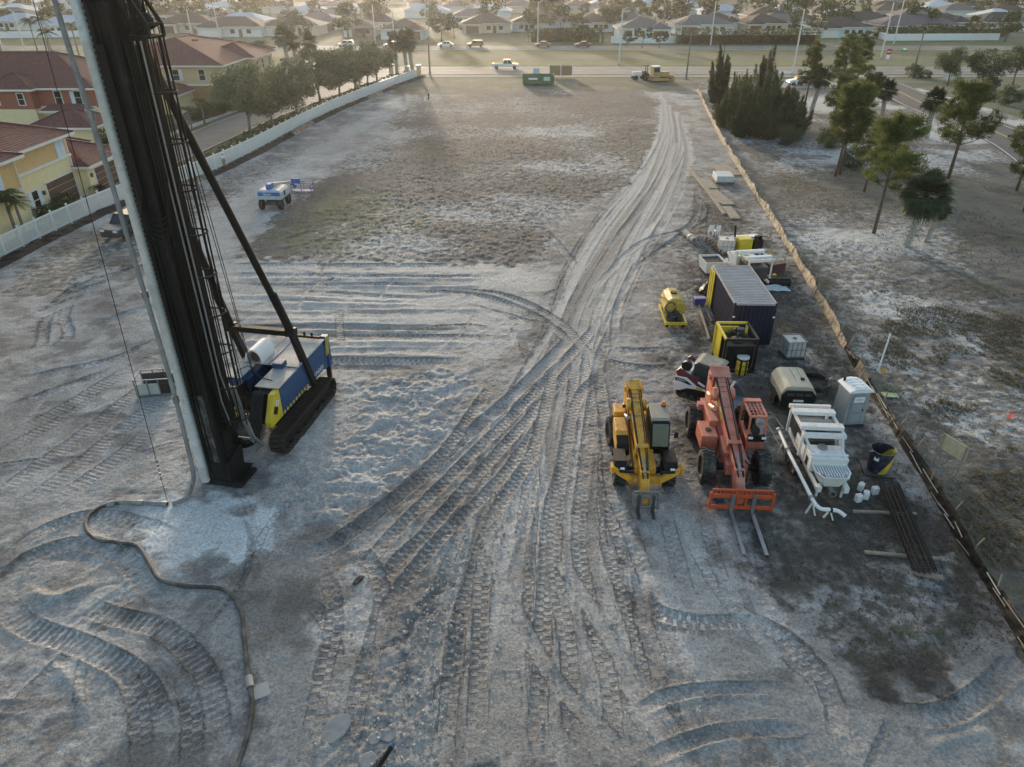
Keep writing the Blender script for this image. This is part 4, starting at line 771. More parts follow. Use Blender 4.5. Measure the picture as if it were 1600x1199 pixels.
        MB().box((.72, -1.9, 1.35), (.5, .7, .35)).part('rear_tank', M, t, bev=.03)
    else:
        c = thing('x', None, None); bpy.data.objects.remove(c)
        c = MB().box((-.88, -.15, 1.1), (.66, 1.35, .5)).part('cab_base', M, t, bev=.02)
        for x in (-1.18, -.58):
            for y in (-.8, .5): MB().bar((x, y, 1.3), (x, y + (.0 if y < 0 else -.12), 2.3), .07).part('cab_post', M, c)
        for a, b in (((-1.18, -.8), (-.58, -.8)), ((-.58, -.8), (-.58, .38)), ((-.58, .38), (-1.18, .38)), ((-1.18, .38), (-1.18, -.8))): MB().bar((*a, 2.3), (*b, 2.3), .075).part('cage_rail', M, c)
        for k in range(6): MB().bar((-1.16, -.66 + k * .2, 2.31), (-.6, -.66 + k * .2, 2.31), .035).part('cage_bar', M, c)
        for k in range(3): MB().bar((-1.02 + k * .14, -.8, 2.33), (-1.02 + k * .14, .38, 2.33), .025).part('cage_bar', M, c)
        MB().box((-.88, -.72, 2.36), (.66, .22, .05)).part('roof_panel', M, c)
        MB().box((-.88, -.35, 1.45), (.45, .45, .12)).box((-.88, -.58, 1.72), (.45, .1, .5)).part('seat', m_black, c, bev=.03)
        MB().box((-.88, .55, 1.45), (.6, .1, .28)).part('dashboard', m_black, c); MB().cyl((-.88, .3, 1.62), (-.88, .35, 1.65), .17, n=14).part('steering_wheel', m_black, c)
        for x in (-1.14, -.65): MB().box((x, .62, 1.5), (.16, .06, .08)).part('lamp', m_whitec, c)
        MB().box((.82, -.05, 1.12), (.62, 1.1, .62)).part('fuel_tank', M, t, bev=.03); MB().cyl((.82, .05, 1.43), (.82, .05, 1.47), .12, n=14).part('filler_cap', m_black, t)
        MB().box((.55, -1.0, 1.3), (.36, 1.5, .7)).part('engine_cover', M, t, bev=.04); MB().box((.78, -1.75, 1.35), (.3, .3, .4)).part('bracket', M, t, bev=.02)
        MB().box((.3, .9, 1.18), (.3, .9, .45), (R(-12), 0, 0)).part('side_frame', M, t, bev=.02)
        for k, (a, b) in enumerate(((.4, 1.0), (1.2, 2.2))): MB().bar(b0 + d * a + Vector((.226, 0, .02)), b0 + d * b + Vector((.226, 0, -.05)), .012, .16 - k * .04).part('stripe', mat('lime_stripe', (.45, .55, .03), .5), bo)
        lettering('C', .3, mat('faint_letter', (.36, .16, .13), .7), bo, b0 + d * .08 + Vector((.02, 0, .302)), (math.atan2(d.z, d.y), 0, R(180)))
        MB().tube([(-.3, 1.2, 1.0), (-.35, 1.9, 1.15), (-.15, 2.5, .8)], .03, 6).part('hose', m_black, t)
    return t
telehandler('telehandler', 'amber yellow telehandler with cab and splayed stabilisers facing the camera', (5.62, 25.55, 0), R(178), m_jcb, m_black, 'a').scale = (1.05,) * 3
telehandler('telehandler', 'faded red telehandler with open caged cab and long lowered forks', (9.5, 25.75, 0), R(177), m_red, m_black, 'b').scale = (1.13,) * 3

# ================================================================ compact track loader
ld = thing('track_loader', 'white and maroon compact track loader with lowered grey bucket', 'loader', (9.9, 31.25, 0), R(-122))
m_maroon = mat('maroon_paint', (.13, .022, .02), .45, var=.2, dirt=.15)
for s in (-1, 1):
    lp = [(-1.05, .12), (-1.2, .3), (-1.1, .55), (.0, .78), (.75, .62), (.85, .35), (.7, .12)]; tr = MB()
    n = 44; path = catmull(lp + [lp[0]], .1); 
    for i in range(len(path) - 1): tr.bar((s * .72, path[i][0], path[i][1]), (s * .72, path[i + 1][0], path[i + 1][1]), .4, .05)
    trk_ = tr.part('rubber_track', m_rubber, ld)
    MB().prism([(-1.0, .2), (-1.05, .45), (.0, .68), (.65, .5), (.7, .2)], s * .72 - .12, s * .72 + .12, 'x').part('track_frame', m_black, trk_, bev=.03)
    for y in (-.8, -.4, 0, .4): MB().lathe([(.02, -.16), (.13, -.15), (.13, .15), (.02, .16)], (s * .72, y, .24), 12, 'x').part('roller', m_dgrey, trk_, smooth=True)
    side = MB().prism([(-1.35, .45), (-1.42, .9), (-1.3, 1.25), (-.75, 1.3), (-.2, .95), (.65, .82), (.65, .72), (.0, .82), (-.7, .72), (-1.05, .5)], s * .93 - .04, s * .93 + .02, 'x').part('side_panel', m_whitec, ld, bev=.015)
    MB().prism([(-1.36, 1.02), (-1.3, 1.2), (-.85, 1.2), (-.45, .98), (-.6, .95), (-1.0, 1.02)], s * .955 - .012, s * .955 + .006, 'x').part('decal_band', m_black, side)
    lettering('KEMPO', .15, m_whitec, side, (s * .966, -1.0, 1.11), (R(90), 0, R(90 if s > 0 else -90)))
    MB().box((s * .96, -.05, .86), (.01, .3, .14)).part('decal', m_yel, side)
    arm = MB().prism([(-1.3, 1.28), (-1.38, 1.5), (-1.2, 1.66), (-.6, 1.42), (.85, .82), (1.2, .45), (1.2, .25), (1.0, .25), (.7, .6), (-.6, 1.12)], s * .8 - .06, s * .8 + .06, 'x').part('lift_arm', m_maroon, ld, bev=.02)
    MB().box((s * .868, .0, 1.1), (.01, .4, .11), (R(-22), 0, 0)).part('decal', m_whitec, arm); MB().cyl((s * .7, -1.2, 1.45), (s * .74, .3, .9), .05, n=10).part('lift_ram', m_steel, arm)
MB().box((0, -.75, .95), (1.5, 1.2, .75)).part('engine_bay', m_dgrey, ld, bev=.05); MB().box((0, -1.05, 1.36), (1.3, .7, .1)).part('rear_hood', m_whitec, ld, bev=.03)
cb = MB().prism([(-.62, 1.1), (-.6, 1.95), (-.35, 2.08), (.55, 2.0), (.72, 1.9), (.78, .75), (.1, .7)], -.52, .52, 'x').part('cab', m_dgrey, ld, bev=.04)
MB().prism([(-.6, 2.06), (-.35, 2.13), (.6, 2.05), (.82, 1.98), (.82, 1.94), (.55, 2.01), (-.35, 2.09)], -.56, .56, 'x').part('cab_roof', mat('mossy_roof', (.33, .32, .27), .85, dirt=.5, dcol=(.16, .13, .08), dsc=3), cb)
for s in (-1, 1): MB().add([(s * .526, -.5, 1.25), (s * .526, .6, 1.15), (s * .526, .55, 1.85), (s * .526, -.45, 1.92)], [(0, 1, 2, 3)]).part('side_glass', m_glassd, cb)
MB().add([(-.45, .79, .9), (.45, .79, .9), (.45, .735, 1.85), (-.45, .735, 1.85)], [(0, 1, 2, 3)]).part('front_glass', m_glassd, cb)
for k in range(4): MB().bar((-.3 + k * .2, .83, .9), (-.3 + k * .2, .78, 1.85), .03).part('guard_bar', m_black, cb)
MB().lathe([(.02, -.12), (.26, -.11), (.26, .11), (.02, .12)], (.35, -1.0, 1.65), 16, 'x').part('hose_reel', m_black, ld, smooth=True)
m_bucket = mat('grey_bucket', (.17, .19, .2), .5, metal=.3, var=.2, dirt=.3)
bk = MB().add([(x, y, z) for x in (-.95, .95) for y, z in ((1.15, .72), (1.12, .1), (1.25, .04), (2.0, .03), (1.17, .12), (1.2, .72))], [(0, 1, 7, 6), (1, 2, 8, 7), (2, 3, 9, 8), (3, 4, 10, 9), (4, 5, 11, 10), (5, 0, 6, 11), (0, 5, 4, 1), (1, 4, 3, 2), (6, 7, 10, 11), (7, 8, 9, 10)]).part('bucket', m_bucket, ld)
for s in (-1, 1): MB().prism([(1.15, .05), (2.0, .04), (1.9, .12), (1.4, .6), (1.15, .72)], s * .95 - .015, s * .95 + .015, 'x').part('bucket_side', m_bucket, bk)
MB().box((0, 1.2, .76), (1.9, .14, .07)).part('bucket_lip', m_steel, bk); MB().box((0, 2.0, .04), (1.9, .1, .025)).part('cutting_edge', m_steel, bk)
MB().tube([(.5, .9, .9), (.55, 1.05, 1.3), (.3, 1.1, 1.2), (.25, 1.15, .8)], .03, 6).part('hose', mat('pinkish_hose', (.3, .17, .13), .6), ld)

# ================================================================ concrete pump trailer
def pump(label, loc, rz):
    t = thing('concrete_pump', label, 'concrete pump', loc, rz)
    for s in (-1, 1):
        MB().bar((s * .62, -2.2, .62), (s * .62, 2.2, .62), .12, .16).part('chassis_beam', m_white, t)
        wheel(t, (s * .98, -.35, .36), .36, .26, m_white, 0); wheel(t, (s * .98, .45, .36), .36, .26, m_white, 0)
        for y in (-1.85, .05): MB().bar((s * .82, y, .75), (s * .82, y, 2.05), .1).part('frame_post', m_white, t)
        MB().bar((s * .82, -2.05, 2.05), (s * .82, .25, 2.05), .1, .12).part('frame_rail', m_white, t)
        MB().bar((s * .82, .05, 2.0), (s * .62, 1.0, 1.5), .09, .1).part('frame_strut', m_white, t)
    MB().box((0, .05, .36), (1.7, .1, .1)).part('axle', m_black, t)
    for y, w, z in ((-1.98, .14, 2.1), (-1.45, .34, 2.14), (-.28, .34, 2.14), (.18, .22, 1.98)): MB().box((0, y, z), (1.82, w, .2)).part('frame_beam', m_white, t, bev=.015)
    MB().box((0, -.85, 1.86), (1.55, .8, .06)).part('canopy_plate', m_plate, t)
    e = MB().box((0, -.95, 1.15), (1.25, 1.9, .85)).part('engine', m_dgrey, t, bev=.04)
    for k in range(5): MB().cyl((-.4 + k * .2, -1.0, 1.58), (-.4 + k * .2, -.7, 1.68), .07, n=8).part('engine_part', m_black, e)
    MB().box((.55, -.3, 1.05), (.3, 1.3, .5)).part('oil_tank', m_white, t, bev=.03)
    wb_ = MB().box((0, .85, 1.22), (1.5, 1.0, .75)).part('water_box', m_white, t, bev=.04); MB().cyl((.1, .55, 1.6), (.1, .55, 1.66), .2, n=18).part('hatch', m_steel, wb_)
    MB().box((.765, .85, 1.1), (.02, .22, .45)).part('hatch_panel', m_black, wb_, bev=.005); MB().box((0, 1.1, 1.62), (1.56, .1, .06)).part('lid_hinge', m_white, wb_)
    # hopper
    a = [(-.72, 1.35), (.72, 1.35), (.72, 1.9), (.5, 2.3), (-.5, 2.3), (-.72, 1.9)]; b = [(-.45, 1.45), (.45, 1.45), (.4, 1.85), (.3, 2.05), (-.3, 2.05), (-.4, 1.85)]; h = MB(); n = 6
    vs = [(x, y, 1.28) for x, y in a] + [(x, y, .62) for x, y in b] + [(x * .93, 1.63 + (y - 1.63) * .93, 1.28) for x, y in a] + [(x * .9, 1.63 + (y - 1.63) * .9, .7) for x, y in b]
    fs = [(i, (i + 1) % n, n + (i + 1) % n, n + i) for i in range(n)] + [(2 * n + i, 3 * n + i, 3 * n + (i + 1) % n, 2 * n + (i + 1) % n) for i in range(n)] + [(i, 2 * n + i, 2 * n + (i + 1) % n, (i + 1) % n) for i in range(n)] + [tuple(range(n, 2 * n)), tuple(range(3 * n, 4 * n))]
    hp_ = h.add(vs, fs).part('hopper', m_white, t)
    for k in range(11): MB().bar((-.55 + k * .11, 1.42, 1.24), (-.55 + k * .11, 2.15 if abs(k - 5) < 4 else 1.98, 1.24), .03, .05).part('grate_bar', m_whitec, hp_)
    MB().box((0, 1.34, 1.42), (1.46, .06, .34), (R(-15), 0, 0)).part('splash_board', m_white, hp_)
    MB().lathe([(.11, 0), (.11, .3), (.17, .31), (.17, .38), (.09, .38), (.09, .2)], (.05, 2.1, .55), 16, 'y').part('outlet', m_steel, t, smooth=True)
    for s in (-1, 1): MB().box((s * .55, 2.15, .6), (.2, .25, .3)).part('bracket', m_white, t, bev=.02); MB().bar((s * .5, 2.0, .7), (s * .5, 2.0, .03), .08).part('jack_leg', m_white, t)
    return t
cp = pump('white trailer concrete pump with grated hopper beside the portable toilet', (13.3, 25.15, 0), R(176)); cp.scale = (1, 1, .93)
pump('second white concrete pump half hidden behind the navy container', (16.5, 47.2, 0), R(8))
# delivery pipe on stands, left of the pump
q0 = Vector((12.15, 25.6, 0)); dp = thing('delivery_pipe', 'long white delivery pipe with curved elbows lying beside the concrete pump', 'pipe', q0)
pp = [P(1217, 672, .75), P(1230, 702, .75), P(1268, 778, .72), P(1275, 790, .7)]; MB().tube([p - q0 for p in pp], .075, 12).part('pipe', m_whitec, dp, smooth=True)
el = [P(1272, 786, .7), P(1282, 795, .62), P(1298, 797, .55), P(1310, 799, .5), P(1321, 807, .4)]; el = [Vector(p) for p in catmull([tuple(p) for p in el], .1)]; MB().tube([p - q0 for p in el], .08, 12).part('elbow', m_whitec, dp, smooth=True)
for a, i in ((pp, 0), (pp, 1), (pp, 2)): v = (a[i + 1] - a[i]).normalized(); c = a[i] - q0; MB().cyl(c - v * .05, c + v * .05, .12, n=14).part('flange', m_steel, dp)
i = len(el) // 2; v = (el[i + 1] - el[i]).normalized(); MB().cyl(el[i] - q0 - v * .04, el[i] - q0 + v * .04, .11, n=14).part('clamp', m_black, dp)
for a in (P(1225, 690, .72), P(1270, 785, .66), P(1297, 797, .5)): c = a - q0; MB().bar(c, (c.x - .12, c.y + .1, .02), .06).bar(c, (c.x + .2, c.y - .05, .02), .06).part('stand', m_white, dp)

# ================================================================ compressor, coil, toilet, bins
co = thing('air_compressor', 'beige and black towable air compressor beside the hose coil', 'compressor', (14.05, 30.55, 0), R(176))
bd = MB().prism([(-.8, .62), (-.84, 1.1), (-.66, 1.42), (-.45, 1.5), (.45, 1.5), (.66, 1.42), (.84, 1.1), (.8, .62)], -1.1, .95, 'y').part('canopy', m_beige, co, bev=.05)
MB().prism([(-.78, .4), (-.82, 1.05), (-.6, 1.3), (.6, 1.3), (.82, 1.05), (.78, .4)], .9, 1.06, 'y').part('rear_panel', m_black, bd, bev=.03)
for k in range(3): MB().box((-.42 + k * .42, 1.065, 1.12), (.34, .02, .16)).part('lamp', m_dgrey, bd)
MB().box((0, 1.07, .78), (.5, .012, .12)).part('number_plate', m_whitec, bd); MB().cyl((-.3, .2, 1.49), (-.3, .2, 1.58), .1, n=12).part('exhaust', m_black, bd)
for x in (-.3, .05): MB().box((x, -.3, 1.5), (.02, 1.2, .02)).part('lid_seam', m_dgrey, bd)
MB().box((0, -.05, .52), (1.5, 2.0, .2)).part('chassis', m_black, co)
for s in (-1, 1): wheel(co, (s * .82, .1, .33), .33, .22, m_dgrey, 0); MB().box((s * .84, .1, .72), (.3, .9, .06)).box((s * .84, .53, .58), (.3, .06, .3)).part('mudguard', m_black, co, bev=.015)
MB().bar((0, -1.0, .5), (0, -2.1, .45), .09).part('drawbar', m_black, co); MB().cyl((0, -1.9, .5), (0, -1.9, .02), .04, n=8).part('jockey_leg', m_steel, co)
rc = P(1268, 603); hc = thing('coiled_hose', 'thick black hose coiled in a ring behind the compressor', 'hose', (rc.x, rc.y, 0))
MB().tube([((.86 + .05 * math.sin(a * 1.7)) * math.cos(a), (.86 + .04 * math.sin(a * .9)) * math.sin(a), .09 + .055 * a / 2 / math.pi + .02 * math.sin(a * 3)) for a in [k * math.pi / 14 for k in range(28 * 5)]], .075, 8).part('coil', m_rubber, hc, smooth=True)
MB().tube([(.85, .1, .3), (1.1, .25, .34), (1.15, .4, .2)], .05, 8).part('hose_end', m_steel, hc)
pt = P(1322, 657); po = thing('portable_toilet', 'light grey portable toilet with ridged white roof', 'portable toilet', (pt.x, pt.y, 0), R(186)); po.scale = (.95, .95, .93)
MB().box((0, 0, 1.05), (1.12, 1.12, 1.98), top=(.95, .95)).part('cabin', m_grey, po, bev=.03); MB().box((0, 0, .06), (1.2, 1.2, .12)).part('skid', m_dgrey, po)
dr = MB().prism([(-.38, .14), (.38, .14), (.38, 1.75), (.25, 1.92), (0, 1.98), (-.25, 1.92), (-.38, 1.75)], .56, .585, 'y').part('door', mat('toilet_door', (.25, .28, .31), .5, dirt=.1), po, bev=.01)
MB().box((0, .592, 1.62), (.52, .01, .3)).part('notice', m_whitec, dr)
for z in (1.66, 1.58): MB().box((.0, .599, z), (.36, .006, .025)).part('print_line', mat('notice_blue', (.1, .17, .3), .6), dr)
for z in (.55, 1.1): MB().box((0, .59, z), (.5, .012, .42)).part('door_panel', m_grey, dr, bev=.005)
MB().box((-.3, .6, 1.0), (.05, .02, .14)).part('latch', m_black, dr)
rf = MB().prism([(-.62, 2.02), (-.62, 2.1), (-.35, 2.24), (0, 2.3), (.35, 2.24), (.62, 2.1), (.62, 2.02)], -.62, .62, 'y').part('roof', m_whitec, po, bev=.02)
for k in range(4): MB().box((0, -.4 + k * .27, 2.28), (.62, .06, .06)).part('roof_rib', m_whitec, rf)
MB().cyl((.4, -.42, 2.1), (.4, -.42, 2.42), .06, n=10).part('vent_pipe', m_black, rf)
bp_ = P(1377, 735); bn = thing('rubbish_drum', 'open topped black drum with yellow slash on a board', 'drum', (bp_.x - .2, bp_.y, 0), R(170))
m_bin = bpy.data.materials.new('bin_black_yellow'); m_bin.use_nodes = True
def split_mat(m, cA, cB, expr_axis, slope, off, rough=.5):
    N = m.node_tree.nodes; L = m.node_tree.links; b = N['Principled BSDF']; b.inputs['Roughness'].default_value = rough
    tc = N.new('ShaderNodeTexCoord'); s = N.new('ShaderNodeSeparateXYZ'); L.new(tc.outputs['Object'], s.inputs[0]); ma = N.new('ShaderNodeMath'); ma.operation = 'MULTIPLY_ADD'; L.new(s.outputs['Z'], ma.inputs[0]); ma.inputs[1].default_value = slope; L.new(s.outputs[expr_axis], ma.inputs[2])
    g = N.new('ShaderNodeMath'); g.operation = 'GREATER_THAN'; L.new(ma.outputs[0], g.inputs[0]); g.inputs[1].default_value = off
    n = N.new('ShaderNodeTexNoise'); n.inputs['Scale'].default_value = 4; n.inputs['Detail'].default_value = 7; L.new(tc.outputs['Object'], n.inputs['Vector'])
    mx = N.new('ShaderNodeMix'); mx.data_type = 'RGBA'; L.new(g.outputs[0], mx.inputs['Factor']); mx.inputs['A'].default_value = (*cA, 1); mx.inputs['B'].default_value = (*cB, 1)
    m2 = N.new('ShaderNodeMix'); m2.data_type = 'RGBA'; r = N.new('ShaderNodeMapRange'); r.inputs['From Min'].default_value = .52; r.inputs['From Max'].default_value = .75; r.inputs['To Max'].default_value = .6; L.new(n.outputs['Fac'], r.inputs['Value']); L.new(r.outputs[0], m2.inputs['Factor']); L.new(mx.outputs['Result'], m2.inputs['A']); m2.inputs['B'].default_value = (.2, .18, .15, 1); L.new(m2.outputs['Result'], b.inputs['Base Color'])
split_mat(m_bin, (.62, .47, .03), (.02, .022, .045), 'X', .55, .15)
MB().lathe([(.42, .06), (.47, .5), (.5, 1.12), (.53, 1.15), (.48, 1.15), (.45, .5), (.40, .12), (.001, .12)], n=28).part('drum', m_bin, bn, smooth=True); MB().box((0, 0, .04), (1.25, 1.1, .07)).part('base_board', m_dgrey, bn)
MB().box((.3, .37, .85), (.2, .02, .2), (.08, 0, -.68)).part('sticker', m_whitec, bn); MB().cyl((.45, .2, 1.1), (.62, .28, 1.15), .04, n=8).part('handle', m_steel, bn)
jm = MB().box((0, 0, .17), (.26, .22, .34)).cyl((.06, 0, .34), (.06, 0, .39), .045, n=10)
jme = jm.mesh('jug'); hme = MB().tube([(-.1, 0, .33), (-.09, 0, .4), (.0, 0, .4), (.03, 0, .34)], .018, 6).mesh('handle')
for k, (x, y, a, lab) in enumerate([(1340, 783, .3, 'leftmost white plastic jug on the ground right of the pump hopper'), (1352, 778, 1.2, 'second white plastic jug from the pump hopper'), (1344, 765, .8, 'white plastic jug behind the other jugs near the hopper'), (1366, 771, .1, 'rightmost white plastic jug near the rebar cage')]):
    p = G(x, y); t = thing('plastic_jug', lab, 'jug', p, a, 'white jugs by the pump'); mkobj('jug_body', jme, m_whitec, t, bev=.03); mkobj('handle', hme, m_whitec, t)
# rebar cage with timber bearers
ra, rb_ = G(1385, 766), G(1440, 903); L_ = (rb_ - ra).length; rcg = thing('rebar_cage', 'long dark rebar cage lying on timber bearers by the silt fence', 'rebar cage', (ra.x, ra.y, .16), math.atan2(rb_.y - ra.y, rb_.x - ra.x)); m_rebar = mat('rusty_rebar', (.03, .021, .016), .8, var=.4)
for k in range(14): a = 2 * math.pi * k / 14; MB().cyl((0, .4 * math.cos(a), .22 + .2 * math.sin(a)), (L_, .4 * math.cos(a) + .03 * math.sin(k), .22 + .2 * math.sin(a)), .02, n=6).part('long_bar', m_rebar, rcg)
hm = MB().tube([(0, .41 * math.cos(a), .22 + .21 * math.sin(a)) for a in [k * math.pi / 8 for k in range(17)]], .014, 5, False).mesh('stirrup')
for k in range(52): mkobj('stirrup', hm, m_rebar, rcg, loc=(.1 + k * (L_ - .2) / 51, 0, 0))
def plank(label, a, b, w=.12, h=.1, name='timber', m=None, z=0., cat='timber', group=None):
    A = G(*a); B = G(*b); c = (A + B) / 2; c.z = max(A.z, B.z, c.z) + z; d = B - A
    o = MB().box((0, 0, h / 2), (d.length, w, h)).part(name, m or m_wood, None, bev=.008, loc=c, rot=(0, 0, math.atan2(d.y, d.x))); return tag(o, label, cat, group)
plank('timber bearer under the hopper end of the rebar cage', (1332, 800), (1432, 804)); plank('timber bearer under the middle of the rebar cage', (1350, 864), (1470, 875)); plank('short pale timber block at the near end of the rebar cage', (1430, 897), (1472, 906), .16, .16)
# ================================================================ shipping container
ct = thing('shipping_container', 'navy blue corrugated shipping container with yellow end and grey roof', 'container', (13.97, 40.1, 0), R(-2))
CW, CL, CHh = 2.42, 6.06, 2.59
def corr(n, L, amp):     # profile of a corrugated sheet along L
    out = []; p = L / n
    for i in range(n):
        for f, a in ((0, 0), (.3, 0), (.42, 1), (.78, 1), (.9, 0)): out.append((-L / 2 + (i + f) * p, a * amp))
    out.append((L / 2, 0)); return out
def sheet_corr(pr, z0, z1, tr):
    n = len(pr); mb = MB(); mb.add([tr(a, b, z) for z in (z0, z1) for a, b in pr], [(i, i + 1, n + i + 1, n + i) for i in range(n - 1)]); return mb
pr = corr(22, CL - .2, .04)
for s in (-1, 1): sheet_corr(pr, .12, CHh - .1, lambda a, b, z, s=s: (s * (CW / 2 - .05 + b), a, z)).part('side_wall', m_navy, ct)
pe = corr(9, CW - .2, .04); sheet_corr(pe, .12, CHh - .1, lambda a, b, z: (a, -(CL / 2 - .05 + b), z)).part('end_wall', m_navy, ct)
sheet_corr(corr(24, CL - .16, .025), -CW / 2 + .08, CW / 2 - .08, lambda a, b, z: (z, a, CHh - .04 + b)).part('roof_sheet', m_croof, ct)
for s in (-1, 1):
    for y in (-1, 1): MB().box((s * (CW / 2 - .06), y * (CL / 2 - .06), CHh / 2), (.12, .12, CHh)).part('corner_post', m_navy if y < 0 else m_yel, ct, bev=.01)
    MB().box((s * (CW / 2 - .04), 0, CHh - .05), (.08, CL - .24, .1)).part('top_rail', m_croof, ct); MB().box((s * (CW / 2 - .04), 0, .08), (.1, CL - .24, .16)).part('bottom_rail', m_navy, ct)
for y in (-1, 1): MB().box((0, y * (CL / 2 - .05), CHh - .06), (CW - .24, .1, .12)).part('header', m_croof, ct); MB().box((0, y * (CL / 2 - .05), .08), (CW - .24, .1, .16)).part('sill', m_navy, ct)
for s in (-1, 1): MB().box((s * .6, CL / 2 - .02, 1.32), (1.06, .05, 2.3)).part('door_leaf', m_yel, ct)
do = MB().box((-CW / 2 - .06, CL / 2 - .65, 1.34), (.05, 1.18, 2.3)).part('door_leaf', m_yel, ct, bev=.01); tag(do, 'yellow door swung open flat against the side')
for k in range(2): MB().cyl((-CW / 2 - .1, CL / 2 - .4 - k * .5, .2), (-CW / 2 - .1, CL / 2 - .4 - k * .5, 2.48), .02, n=6).part('lock_rod', m_yel, do)
for s in (-1, 1): MB().box((s * (CW / 2 - .07), -CL / 2 - .004, 1.75), (.13, .01, .1)).part('sticker', m_whitec, ct)

# ================================================================ yard clutter
def ibc(label, px, py, s=1.05, rz=0., m=None):
    p = P(px, py); t = thing('bulk_tank', label, 'tank', (p.x, p.y, 0), rz); mw = m or mat('cloudy_tank', (.42, .44, .43), .5, var=.15, dirt=.25)
    MB().box((0, 0, .62), (s, s, .95)).part('tank', mw, t, bev=.06); MB().box((0, 0, .07), (s + .08, s + .08, .13)).part('pallet', m_dgrey, t); MB().cyl((0, 0, 1.09), (0, 0, 1.13), .12, n=12).part('lid', m_dgrey, t)
    h = s / 2 + .03
    for k in range(5):
        u = -h + k * h / 2
        for q in ((u, -h), (u, h), (-h, u), (h, u)): MB().bar((*q, .12), (*q, 1.12), .025).part('cage_bar', m_steel, t)
    for z in (.15, .62, 1.11):
        for a, b in (((-h, -h), (h, -h)), ((h, -h), (h, h)), ((h, h), (-h, h)), ((-h, h), (-h, -h))): MB().bar((*a, z), (*b, z), .028).part('cage_rail', m_steel, t)
    return t
ibc('grey caged bulk tank standing alone right of the navy container', 1236, 556, 1.0, R(3)); 
ibc('white caged bulk tank among the clutter behind the container', 1133, 394, 1.15, R(-8), mat('white_tank', (.62, .6, .55), .6, var=.12, dirt=.2))
# caged fuel tank
ft = thing('fuel_tank', 'black fuel tank in a yellow and black steel cage by the container', 'tank', (12.25, 34.75, 0), R(-1))
for x in (-.85, .85):
    for y in (-1.05, 1.05): MB().bar((x, y, .05), (x, y, 2.0), .12).part('cage_post', m_yel if y > 0 else m_black, ft)
    MB().bar((x, -1.05, 2.0), (x, 1.05, 2.0), .11).part('cage_rail', m_yel if x < 0 else m_black, ft); MB().bar((x, -1.05, .08), (x, 1.05, .08), .11).part('cage_rail', m_black, ft)
for y in (-1.05, 1.05): MB().bar((-.85, y, 2.0), (.85, y, 2.0), .11).part('cage_rail', m_yel if y > 0 else m_black, ft); MB().bar((-.85, y, .08), (.85, y, .08), .11).part('cage_rail', m_black, ft)
tk = MB().box((.05, -.1, .85), (1.45, 1.7, 1.4)).part('tank', m_black, ft, bev=.05); MB().box((-.83, .45, 1.0), (.03, 1.1, 1.8)).part('side_panel', m_yel, ft); MB().box((-.2, .9, 1.1), (1.1, .1, 1.5)).part('back_panel', m_yel, ft)
MB().lathe([(.34, 0), (.34, .08), (.2, .16), (.06, .18), (.05, .42), (.001, .42)], (.0, -.2, 1.55), 20).part('manhole', m_dgrey, tk, smooth=True)
MB().box((.35, .55, 1.75), (.4, .35, .3)).cyl((-.2, .6, 1.6), (.15, .62, 1.85), .08, n=10).part('fuel_pump', m_dgrey, ft); MB().tube([(.3, .3, 1.7), (.6, -.2, 1.75), (.7, -.8, 1.4), (.5, -1.02, 1.1), (.2, -1.0, 1.3)], .03, 6).part('fuel_hose', m_black, ft)
p = P(1157, 583); yd = thing('grout_drum', 'yellow drum with pale lid in front of the fuel tank', 'drum', (p.x, p.y, 0), 0)
MB().lathe([(.30, 0), (.31, .05), (.31, .32), (.325, .34), (.31, .36), (.31, .64), (.325, .66), (.31, .68), (.31, .95)], n=22).part('drum', m_yel, yd, smooth=True); MB().lathe([(.33, .95), (.335, .97), (.335, 1.03), (.3, 1.05), (.001, 1.06)], n=22).part('lid', m_white, yd, smooth=True); MB().lathe([(.333, .86), (.333, .94)], n=22).part('band', m_black, yd)
for a in (4.2, 5.2): MB().box((.318 * math.cos(a), .318 * math.sin(a), .45), (.02, .1, .88), (0, 0, a)).part('stripe', m_black, yd)
# yellow water bowser
wt_ = thing('spray_tank', 'yellow spray tank on a skid with hose reels beside the haul road', 'tank', (10.05, 40.4, 0), R(178))
MB().prism([(-.62, .62), (-.66, .95), (-.5, 1.4), (-.22, 1.58), (.22, 1.58), (.5, 1.4), (.66, .95), (.62, .62), (.4, .45), (-.4, .45)], -1.5, .35, 'y').part('tank', mat('sun_faded_yellow', (.5, .36, .08), .6, var=.2, dirt=.35, dcol=(.36, .3, .22)), wt_, bev=.08)
for s in (-1, 1): MB().bar((s * .62, -1.6, .3), (s * .62, 1.25, .3), .1, .14).part('skid_rail', m_yel, wt_); MB().cyl((s * .5, -1.3, .02), (s * .5, -1.3, .3), .1, n=8).part('skid_foot', m_black, wt_); MB().cyl((s * .5, 1.0, .02), (s * .5, 1.0, .3), .1, n=8).part('skid_foot', m_black, wt_)
MB().box((0, 1.22, .34), (1.3, .1, .16)).part('skid_bumper', m_yel, wt_); MB().box((0, .8, .38), (1.1, .7, .06)).part('skid_deck', m_black, wt_)
for x in (-.25, .3): r_ = MB().tube([(x + .3 * math.cos(a), .45 + .02 * (k % 3), 1.05 + .34 * math.sin(a)) for k, a in enumerate([j * math.pi / 10 for j in range(61)])], .03, 6).part('hose_reel', m_black if x > 0 else m_yel, wt_, smooth=True)
for x, y, z in ((-.25, .8, .55), (.2, .85, .55), (.4, .65, .6), (-.05, .6, .7)): MB().box((x, y, z), (.28, .25, .3)).cyl((x, y, z), (x + .1, y, z + .3), .08, n=8).part('engine_part', m_dgrey, wt_, bev=.02)
